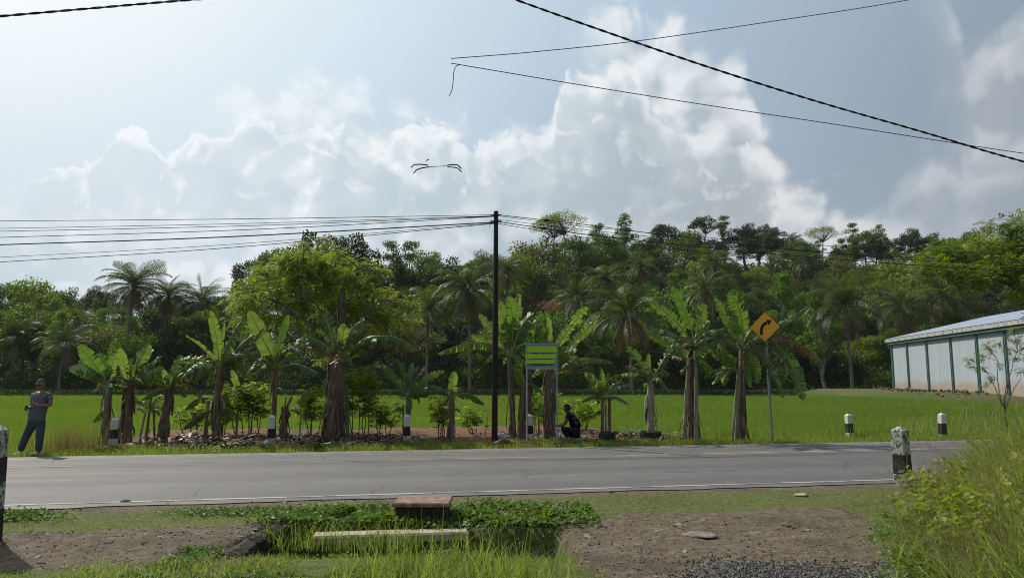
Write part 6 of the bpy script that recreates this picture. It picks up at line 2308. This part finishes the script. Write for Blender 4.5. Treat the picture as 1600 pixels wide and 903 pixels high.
# litter of dead banana leaves on the soil
r = np.random.default_rng(91)
n = 3600
x = r.uniform(-10.5, 5.5, n)
t = r.uniform(7.9, 12, n)
y = (t / RC) + RY0 + RX * x
ok = (bed_mask(x, y) > .4) & (fbm(x, y, 1.2, 95) > .46)
x, y = x[ok], y[ok]
mb = MB()
K = len(x)
strip_t = (np.array([[-.5, 0, 0], [.5, 0, 0], [.4, .5, .12], [-.45, .5, .10], [.2, 1, .02], [-.15, 1, .05]]), np.array([[0, 1, 2, 3], [3, 2, 4, 5]]))
Rm = rot_rand(K, r, 3.0)
inst(mb, strip_t[0], strip_t[1], np.stack([x, y, ground_h(x, y) + .03], 1), Rm, np.stack([r.uniform(.03, .10, K), r.uniform(.15, .6, K), r.uniform(.1, .5, K)], 1), 0, r.uniform(0, 1, K))
M['litter'] = leaf_mat('dead leaf litter', (0.035, 0.024, 0.016), (0.085, 0.060, 0.040), (0.17, 0.125, 0.08), 0.1, (1, .9, .8))
tag(mb.obj('leaf_litter', M['litter']), 'dry brown banana leaf litter on the red soil', 'leaf litter', kind='stuff')

# ------------------------------------------------------------------ grass bank in the right foreground


def bank_mask(x, y):
    return sst(x - .5 * (y - 6) - .25 * np.maximum(0, y - 9) + (fbm(x, y, .9, 101) - .5) * .6, 2.9, 3.5) * (1 - sst(road_t(x, y), -1.5, -.9))


P_, r = scatter(60000, (2.8, 9.5), (4.3, 11.8), lambda x, y: bank_mask(x, y) * (.25 + .75 * sst(fbm(x, y, .6, 103), .35, .6)), 31)
hv = r.uniform(.35, .85, len(P_)) * (.55 + .45 * sst(P_[:, 0] - .5 * (P_[:, 1] - 6), 3.2, 4.6))
stuff_blades('bank_grass', 'long arching green grass on the bank in front of the warehouse', M['tall'], P_, hv, r.uniform(.006, .018, len(P_)), r.normal(0, .26, (len(P_), 2)) + [-.16, -.02], 6, np.clip(r.uniform(0, 1, len(P_)) * 1.0 + .2 * fbm(P_[:, 0], P_[:, 1], 1, 5), 0, 1))
P_, r = scatter(5000, (3.0, 9.5), (5.0, 11.0), lambda x, y: bank_mask(x, y) * .6, 32)
hv = r.uniform(.8, 1.15, len(P_))
stuff_blades('bank_straw', 'pale dry seed stalks arching over the grass bank', M['straw'], P_, hv, r.uniform(.004, .007, len(P_)), r.normal(0, .3, (len(P_), 2)) + [-.25, -.03], 7)
weedpatch('bank_shrubbery', 'yellow green leafy creeper spreading over the upper grass bank', M['yellowweed'], 17000, (3.2, 9.5), (6.4, 10.8), lambda x, y: bank_mask(x, y) * sst(fbm(x, y, .8, 105), .45, .6) * .8, (.25, .75), (.05, .11), 33)
weedpatch('bank_shrubbery', 'green weeds with small leaves along the foot of the grass bank', M['weed'], 34000, (2.6, 6.0), (4.8, 8.8), lambda x, y: sst(x - .5 * (y - 6) + (fbm(x, y, .5, 111) - .5) * .7, 2.75, 3.1) * (1 - sst(x - .5 * (y - 6), 3.9, 4.4)) * (.3 + .7 * sst(fbm(x, y, .35, 107), .4, .6)), (.03, .38), (.03, .065), 34)
P_, r = scatter(6000, (3.2, 5.2), (4.8, 6.8), lambda x, y: bank_mask(x, y) * np.exp(-((x - 4.0) / .5) ** 2 - ((y - 6.2) / .5) ** 2), 35)
stuff_blades('brown_stalks', 'brown withered stalks low on the grass bank', leaf_mat('withered stalks', (.06, .035, .02), (.13, .085, .05), (.22, .15, .09), .2, (1, .9, .8)), P_, r.uniform(.2, .5, len(P_)), np.full(len(P_), .006), r.normal(0, .15, (len(P_), 2)), 4)
# broad bamboo-like blades hanging in front of the close post
P_, r = scatter(900, (6.2, 8.4), (9.6, 11.6), lambda x, y: np.clip(sst(x - .4 * (y - 10), 6.4, 7.0), 0, 1), 36)
stuff_blades('reed_grass', 'long thin grass blades arching past the close banded post', M['tall'], P_, r.uniform(.7, 1.15, len(P_)), r.uniform(.007, .012, len(P_)), r.normal(0, .25, (len(P_), 2)) + [-.5, -.1], 8)

P_, r = scatter(700, (-2.7, -.4), (8.0, 8.25), lambda x, y: sst(fbm(x, y, .4, 121), .4, .6), 37)
P_[:, 2] = -.12
stuff_blades('ditch_grass', 'thin grass growing up in front of the pale slab', M['tall'], P_, r.uniform(.12, .42, len(P_)), np.full(len(P_), .007), r.normal(0, .12, (len(P_), 2)), 5)

# ------------------------------------------------------------------ people


def skin_mesh(name, nodes, edges, mat, parent, loc=(0, 0, 0), sub=2, smooth=True):
    """nodes: {key: (x,y,z,rx[,ry])}; root is the first node"""
    keys = list(nodes)
    idx = {k: i for i, k in enumerate(keys)}
    me = bpy.data.meshes.new(name + '_base')
    me.from_pydata([nodes[k][:3] for k in keys], [(idx[a], idx[b]) for a, b in edges], [])
    o = bpy.data.objects.new(name, me)
    col.objects.link(o)
    md = o.modifiers.new('skin', 'SKIN')
    md.use_smooth_shade = True
    sv = me.skin_vertices[0].data
    for k in keys:
        r_ = nodes[k][3:]
        sv[idx[k]].radius = (r_[0], r_[1] if len(r_) > 1 else r_[0])
        sv[idx[k]].use_root = (idx[k] == 0)
    ms = o.modifiers.new('sub', 'SUBSURF')
    ms.levels = ms.render_levels = sub
    bpy.context.view_layer.update()
    dg = bpy.context.evaluated_depsgraph_get()
    m2 = bpy.data.meshes.new_from_object(o.evaluated_get(dg))
    o.modifiers.clear()
    o.data = m2
    m2.name = name
    m2.materials.clear()
    m2.materials.append(mat)
    o.parent = parent
    o.location = loc
    return o


def head_data(c, r_, yaw=0.0, pitch=0.0, seg=20):
    """a head with brow, nose, chin and ears; faces -Y before turning"""
    V, Fq = [], []
    n, m = seg, 14
    for j in range(m + 1):
        ph = math.pi * j / m
        for i in range(n):
            th = 2 * math.pi * i / n
            x, y, z = math.sin(ph) * math.sin(th), -math.sin(ph) * math.cos(th), math.cos(ph)
            w_ = .78 * (1 - .22 * max(0, -z) ** 1.3)
            X, Yv, Z = x * w_, y * .92, z * 1.16
            if z < -.1 and y < 0:
                Yv *= 1 + .10 * (-z)
            if z < -.45 and y > 0:
                Yv *= .55
            # nose
            nz = math.exp(-((x / .16) ** 2) - ((z + .12) / .20) ** 2)
            if y < 0:
                Yv -= .20 * nz
            # eye hollows
            for s in (-1, 1):
                if y < 0:
                    Yv += .07 * math.exp(-(((x - s * .34) / .17) ** 2) - ((z - .08) / .10) ** 2)
                X += s * .16 * math.exp(-((z + .02) / .16) ** 2 - ((y - .05) / .13) ** 2) * (1 if s * x > .6 else 0)
            V.append((X * r_, Yv * r_, Z * r_))
    for j in range(m):
        for i in range(n):
            Fq.append((j * n + i, j * n + (i + 1) % n, (j + 1) * n + (i + 1) % n, (j + 1) * n + i))
    R = Matrix.Rotation(yaw, 3, 'Z') @ Matrix.Rotation(pitch, 3, 'X')
    V = np.array(V) @ np.array(R).T + np.array(c)
    return V, Fq, np.array(R)


def join_into(o, V, Fq):
    me = o.data
    v0 = np.empty(len(me.vertices) * 3)
    me.vertices.foreach_get('co', v0)
    v0 = v0.reshape(-1, 3)
    f0 = [tuple(p.vertices) for p in me.polygons]
    k = len(v0)
    m2 = bpy.data.meshes.new(me.name)
    m2.from_pydata([tuple(q) for q in v0] + [tuple(q) for q in V], [], f0 + [tuple(i + k for i in q) for q in Fq])
    m2.materials.append(me.materials[0])
    m2.polygons.foreach_set('use_smooth', [True] * len(m2.polygons))
    m2.update()
    o.data = m2


def fingers(o, palm, d, side, up, ln=.075, curl=.8):
    """four fingers and a thumb as thin bent tubes rooted in the palm"""
    mb = MB()
    d, side, up = [np.array(q, float) / np.linalg.norm(q) for q in (d, side, up)]
    for k in range(4):
        b0 = np.array(palm) + side * (.024 - .016 * k) + d * .015
        l = ln * (.88, 1.0, .95, .78)[k]
        p1 = b0 + d * l * .45
        p2 = p1 + (d * math.cos(curl) - up * math.sin(curl)) * l * .33
        p3 = p2 + (d * math.cos(curl * 1.8) - up * math.sin(curl * 1.8)) * l * .25
        tube(mb, [b0, p1, p2, p3], [.010, .0092, .0085, .006], 6)
    b0 = np.array(palm) + side * .03
    tube(mb, [b0, b0 + side * .022 + d * .025, b0 + side * .026 + d * .055 - up * .012], [.012, .0105, .007], 6)
    V = np.concatenate(mb.v)
    Fq = [tuple(int(i) for i in q) for f_, _ in mb.f for q in f_]
    join_into(o, V, Fq)


M['skin'] = plain('skin', (.26, .135, .085), .55, .35, 0, .12, 20, 0)
M['skin2'] = plain('dark tanned skin', (.13, .065, .04), .55, .35, 0, .12, 20, 0)
M['tee'] = plain('grey blue cotton shirt', (.13, .145, .17), .9, .15, 0, .22, 14, .5, .01)
M['jean'] = plain('slate blue trousers', (.060, .080, .115), .85, .2, 0, .25, 10, .5, .01)
M['shoe'] = plain('white trainers', (.55, .55, .55), .6, .3, 0, .2, 20, 0)
M['hairg'] = plain('greying hair', (.07, .065, .06), .8, .2, 0, .6, 40, .8, .01)
M['hairb'] = plain('black hair', (.008, .007, .006), .6, .3, 0, .4, 40, .6, .01)
M['glass'] = plain('dark lens', (.006, .006, .008), .15, .6, 0, .0, 1, 0)
M['blackcloth'] = plain('black cotton', (.010, .010, .012), .9, .15, 0, .4, 12, .5, .01)
M['blackpants'] = plain('near black trousers', (.012, .012, .018), .85, .2, 0, .4, 12, .5, .01)
M['tan'] = plain('brown leather wallet', (.12, .085, .045), .6, .3, 0, .3, 10)

# standing man ------------------------------------------------------
YM = pxg(58, 712).y - .02
pm = Vector((at(52, 712, YM).x, YM, 0.0))
pm.z = gz(pm.x, YM) + .01
man = empty('person', pm, 'man in grey shirt, dark trousers, white shoes and sunglasses standing at the road edge', 'person')


def mp_(x, y, dy=0.0):
    v = at(x, y, YM + dy) - pm
    return (v.x, dy, v.z)


def nd(x, y, dy, *r_):
    return (*mp_(x, y, dy), *r_)


torso = {'pel': nd(57, 655, .03, .12, .10), 'bel': nd(59, 641, .0, .135, .11), 'che': nd(63, 626, .01, .135, .10), 'nk0': nd(65, 615, .02, .08, .07), 'nk1': nd(65, 610, .01, .058, .055),
         'shR': nd(54, 616.5, .02, .062), 'shL': nd(76, 616.5, .02, .062),
         'elR': nd(50, 632, .06, .046), 'elL': nd(80, 632.5, -.02, .046),
         'wrR': nd(47.5, 636.5, -.15, .030), 'wrL': nd(61, 633.5, -.20, .030), 'haR': nd(45, 637.5, -.20, .038, .026), 'haL': nd(54.5, 631.5, -.215, .038, .026),
         'hpR': nd(51, 661, .03, .085), 'hpL': nd(64, 661, .03, .085), 'knR': nd(39.5, 684, .0, .062), 'knL': nd(62, 685, .0, .062), 'anR': nd(32, 706, .05, .04), 'anL': nd(60, 707.5, .0, .04)}
body = skin_mesh('body', torso, [('pel', 'bel'), ('bel', 'che'), ('che', 'nk0'), ('nk0', 'nk1'), ('nk0', 'shR'), ('nk0', 'shL'), ('shR', 'elR'), ('shL', 'elL'), ('elR', 'wrR'), ('elL', 'wrL'), ('wrR', 'haR'), ('wrL', 'haL'),
                 ('pel', 'hpR'), ('pel', 'hpL'), ('hpR', 'knR'), ('hpL', 'knL'), ('knR', 'anR'), ('knL', 'anL')], M['skin'], man)
hc = np.array(mp_(64, 601.5, -.015))
HV, HF, HR = head_data(hc, .118, math.radians(-6), math.radians(8))
join_into(body, HV, HF)
fingers(body, torso['haL'][:3], (-1, -.1, .15), (0, -.4, .9), (0, -1, .1), .07, .7)
fingers(body, torso['haR'][:3], (-.3, -.6, .1), (.9, -.3, .2), (0, 0, 1), .07, .9)
shirt = skin_mesh('shirt', {'hem': nd(57, 661, .025, .20, .165), 'pel': nd(57.5, 651, .02, .20, .165), 'bel': nd(59, 641, -.005, .21, .175), 'che': nd(62.5, 627, .01, .215, .16), 'nk0': nd(65, 614, .015, .135, .12),
                            'shR': nd(54, 617, .02, .080), 'shL': nd(76, 617, .02, .080), 'elR': nd(50.5, 626.5, .03, .066), 'elL': nd(79, 626.5, -.0, .068)},
                  [('hem', 'pel'), ('pel', 'bel'), ('bel', 'che'), ('che', 'nk0'), ('nk0', 'shR'), ('nk0', 'shL'), ('shR', 'elR'), ('shL', 'elL')], M['tee'], man)
skin_mesh('trousers', {'top': nd(57.5, 648, .02, .16, .13), 'pel': nd(57, 656, .03, .17, .14), 'hpR': nd(50.5, 662, .03, .110), 'hpL': nd(64, 662, .03, .110), 'knR': nd(39.5, 684, .0, .084), 'knL': nd(62, 685, .0, .084), 'anR': nd(31.5, 705, .05, .072), 'anL': nd(60, 707, .0, .072)},
          [('top', 'pel'), ('pel', 'hpR'), ('pel', 'hpL'), ('hpR', 'knR'), ('hpL', 'knL'), ('knR', 'anR'), ('knL', 'anL')], M['jean'], man)


def shoe(parent, x, y, dy, dirx, diry, mat, z=None, ln=.29):
    c = np.array(mp_(x, y, dy)) if z is None else np.array((x, y, z))
    mb = MB()
    dv = np.array([dirx, diry, 0.0])
    dv /= np.linalg.norm(dv)
    sv_ = np.array([-dv[1], dv[0], 0])
    prof = [(-.42, .030, .075), (-.3, .040, .085), (-.05, .042, .075), (.2, .048, .052), (.4, .042, .038), (.5, .022, .026)]
    V = []
    for a, hw, ht in prof:
        p_ = c + dv * a * ln
        p_[2] = c[2]
        for sx, zz in ((-1, 0), (-1, .5), (-.6, 1), (.6, 1), (1, .5), (1, 0)):
            V.append(p_ + sv_ * hw * sx + np.array([0, 0, ht * zz]))
    Fs = [(i * 6 + k, i * 6 + (k + 1) % 6, (i + 1) * 6 + (k + 1) % 6, (i + 1) * 6 + k) for i in range(5) for k in range(6)] + [tuple(range(6)), tuple(range(35, 29, -1))]
    mb.add(V, Fs)
    return mb.obj('shoe', mat, parent, smooth=True)


c1 = mp_(28, 711)
shoe(man, c1[0], -.02, 0, -.75, -.65, M['shoe'], z=.0)
c1 = mp_(55, 711)
shoe(man, c1[0], -.10, 0, -.6, -.8, M['shoe'], z=.0)


def scalp(parent, c, r_, R, mat, low=-.15, grow=1.06, back=.35):
    V, Fq, _ = head_data((0, 0, 0), r_ * grow)
    keep = [i for i, v in enumerate(V) if (v[2] > low * r_ + (.75 * r_ if v[1] < -.25 * r_ else 0)) or (v[1] > back * r_ and v[2] > -.55 * r_)]
    ks = set(keep)
    Fs = [q for q in Fq if all(i in ks for i in q)]
    rg = np.random.default_rng(4)
    V = V * (1 + rg.normal(0, .015, (len(V), 1)))
    mb = MB()
    mb.add(V @ R.T + np.array(c), Fs)
    return mb.obj('hair', mat, parent, smooth=True)


scalp(man, hc, .118, HR, M['hairg'])
mb = MB()
for s in (-1, 1):
    V = []
    for k in range(12):
        a = 2 * math.pi * k / 12
        V.append((s * .040 + .031 * math.cos(a), -.112 + .012 * abs(math.cos(a)) * s * (1 if math.cos(a) * s > 0 else -0.3), .012 + .022 * math.sin(a)))
    V = np.array(V)
    V2 = V + [0, .012, 0]
    mb.add(np.concatenate([V, V2]) @ HR.T + hc, [tuple(range(12)), tuple(range(23, 11, -1))] + [(i, (i + 1) % 12, 12 + (i + 1) % 12, 12 + i) for i in range(12)])
    tube(mb, (np.array([(s * .07, -.105, .02), (s * .095, -.05, .02), (s * .10, .0, .015)]) @ HR.T + hc), .004, 5)
tube(mb, (np.array([(-.012, -.122, .02), (.012, -.122, .02)]) @ HR.T + hc), .004, 5)
mb.obj('sunglasses', M['glass'], man)
mb = MB()
tube(mb, np.array([(-.026, -.112, -.064), (0, -.120, -.062), (.026, -.112, -.064)]) @ HR.T + hc, [.003, .006, .003], 6)
mb.obj('mouth', plain('lips', (.16, .06, .05), .5, bump=0), man)
hand = np.array(torso['haR'][:3])
mb = MB()
box(mb, (0, 0, 0), (.08, .03, .12), bev=.008)
w_o = mb.obj('wallet', M['tan'])
w_o.location = Vector(hand + np.array([-.02, -.05, .005])) + pm
w_o.rotation_euler = (.3, .4, .2)
tag(w_o, 'brown wallet or small case held in the hand of the standing man', 'wallet')

# crouching person ---------------------------------------------------
YK = 20.6
pk = on_ground(893, YK)
kn = empty('person', pk, 'person in black shirt with pale back print crouching beside the board leg', 'person')


def kp(x, y, dy=0.0):
    v = at(x, y, YK + dy) - pk
    return (v.x, dy, v.z)


def kd_(x, y, dy, *r_):
    return (*kp(x, y, dy), *r_)


J = {'pel': kd_(901, 672, 0, .15, .14), 'spi': kd_(899, 663, -.01, .145, .13), 'che': kd_(894, 653, -.01, .155, .125), 'nk0': kd_(889.5, 646, -.0, .085), 'nk1': kd_(887.8, 642, 0, .055),
     'sR': kd_(888, 649.5, -.17, .06), 'sL': kd_(889, 649, .17, .06), 'eR': kd_(883, 662, -.20, .046), 'eL': kd_(882, 661, .18, .046), 'wR': kd_(875.5, 665.5, -.12, .032), 'wL': kd_(874.5, 664.5, .10, .032), 'hR': kd_(871.5, 665.5, -.07, .038, .024), 'hL': kd_(871, 664.5, .06, .038, .024),
     'pR': kd_(899, 675, -.10, .095), 'pL': kd_(899, 675, .10, .095), 'kR': kd_(878, 669, -.16, .070), 'kL': kd_(877, 668, .16, .070), 'aR': kd_(889, 683.5, -.12, .042), 'aL': kd_(893, 682, .14, .042)}
E1 = [('pel', 'spi'), ('spi', 'che'), ('che', 'nk0'), ('nk0', 'nk1'), ('nk0', 'sR'), ('nk0', 'sL'), ('sR', 'eR'), ('sL', 'eL'), ('eR', 'wR'), ('eL', 'wL'), ('wR', 'hR'), ('wL', 'hL')]
E2 = [('pel', 'pR'), ('pel', 'pL'), ('pR', 'kR'), ('pL', 'kL'), ('kR', 'aR'), ('kL', 'aL')]
kb = skin_mesh('body', J, E1 + E2, M['skin2'], kn)
hc2 = np.array(kp(886.3, 638.3, 0))
V_, F_, R2 = head_data(hc2, .105, math.radians(-112), math.radians(12))
join_into(kb, V_, F_)
fingers(kb, J['hR'][:3], (-1, .1, -.1), (0, .3, .9), (0, 1, 0), .07, .6)
fingers(kb, J['hL'][:3], (-1, -.1, -.1), (0, -.3, .9), (0, -1, 0), .07, .6)
up = lambda k, s: (*J[k][:3], *[q * s for q in J[k][3:]])
kshirt = skin_mesh('shirt', {'pel': kd_(902, 671, 0, .185, .17), 'spi': up('spi', 1.28), 'che': up('che', 1.28), 'nk0': kd_(890.2, 647, 0, .098), 'sR': up('sR', 1.3), 'sL': up('sL', 1.3), 'eR': kd_(885, 657, -.19, .068), 'eL': kd_(884.5, 657, .175, .068)},
                   [('pel', 'spi'), ('spi', 'che'), ('che', 'nk0'), ('nk0', 'sR'), ('nk0', 'sL'), ('sR', 'eR'), ('sL', 'eL')], M['blackcloth'], kn)
skin_mesh('trousers', {'pel': kd_(901.5, 673.5, 0, .165, .15), 'pR': up('pR', 1.14), 'pL': up('pL', 1.14), 'kR': up('kR', 1.2), 'kL': up('kL', 1.2), 'aR': up('aR', 1.45), 'aL': up('aL', 1.45)}, E2, M['blackpants'], kn)
scalp(kn, hc2, .105, R2, M['hairb'], -.3, 1.10, .1)
shoe(kn, kp(886.5, 686)[0], -.12, 0, -1, -.15, M['blackpants'], z=.005)
shoe(kn, kp(893, 686)[0], .14, 0, -1, .05, plain('grey shoe', (.10, .10, .11), .6), z=.005)
# pale print on the back of the shirt, laid on the cloth
from mathutils.bvhtree import BVHTree
bv = BVHTree.FromPolygons([tuple(v.co) for v in kshirt.data.vertices], [tuple(p.vertices) for p in kshirt.data.polygons])
orig = Vector((0, 0, CAMZ)) - pk
mb = MB()
for seg_ in ([(896, 648.5), (899, 650), (901, 652.5), (903, 654)], [(896.5, 651.5), (896.5, 654.5), (899, 655.5), (900.5, 653.5)], [(899, 658), (899.5, 661), (901.5, 661.5), (903, 659), (902.5, 656.5)], [(902.5, 650.8), (904, 653), (905, 655.5)]):
    pts = []
    for a, b_ in zip(seg_[:-1], seg_[1:]):
        for t in (0, .34, .67):
            dr = ray(a[0] * (1 - t) + b_[0] * t, a[1] * (1 - t) + b_[1] * t)
            h_, nn, ix, ds = bv.ray_cast(orig, dr.normalized())
            if h_ is not None:
                pts.append(np.array(h_ + nn * .003))
    if len(pts) > 2:
        tube(mb, pts, .010, 5)
if mb.n:
    mb.obj('back_print', plain('pale shirt print', (.20, .19, .22), .8, bump=0), kn)

# ------------------------------------------------------------------ air
hz, g, b = material('haze')
g.n.remove(b)
vol = g.new('ShaderNodeVolumePrincipled')
vol.inputs['Color'].default_value = (.86, .92, 1.0, 1)
vol.inputs['Density'].default_value = 0.00009
vol.inputs['Anisotropy'].default_value = 0.1
g.l.new(vol.outputs[0], g.n['Material Output'].inputs['Volume'])
mb = MB()
box(mb, (0, 240, 31), (1480, 980, 74))
o = mb.obj('haze', hz)
tag(o, 'thin summer haze between the road and the hills', 'haze', kind='stuff')

# pieces of parts sit one level deeper
for root, part, pieces in (('sign_board', 'panel', ('green_strip', 'print')), ('warning_sign', 'face', ('arrow',)), ('warehouse', 'roof', ('gutter',)), ('utility_pole', 'shaft', ('clamp', 'loose_wire_end'))):
    rt = bpy.data.objects[root]
    pt = next(o for o in rt.children if o.name.split('.')[0] == part)
    for o in list(rt.children):
        if o.name.split('.')[0] in pieces:
            o.parent = pt
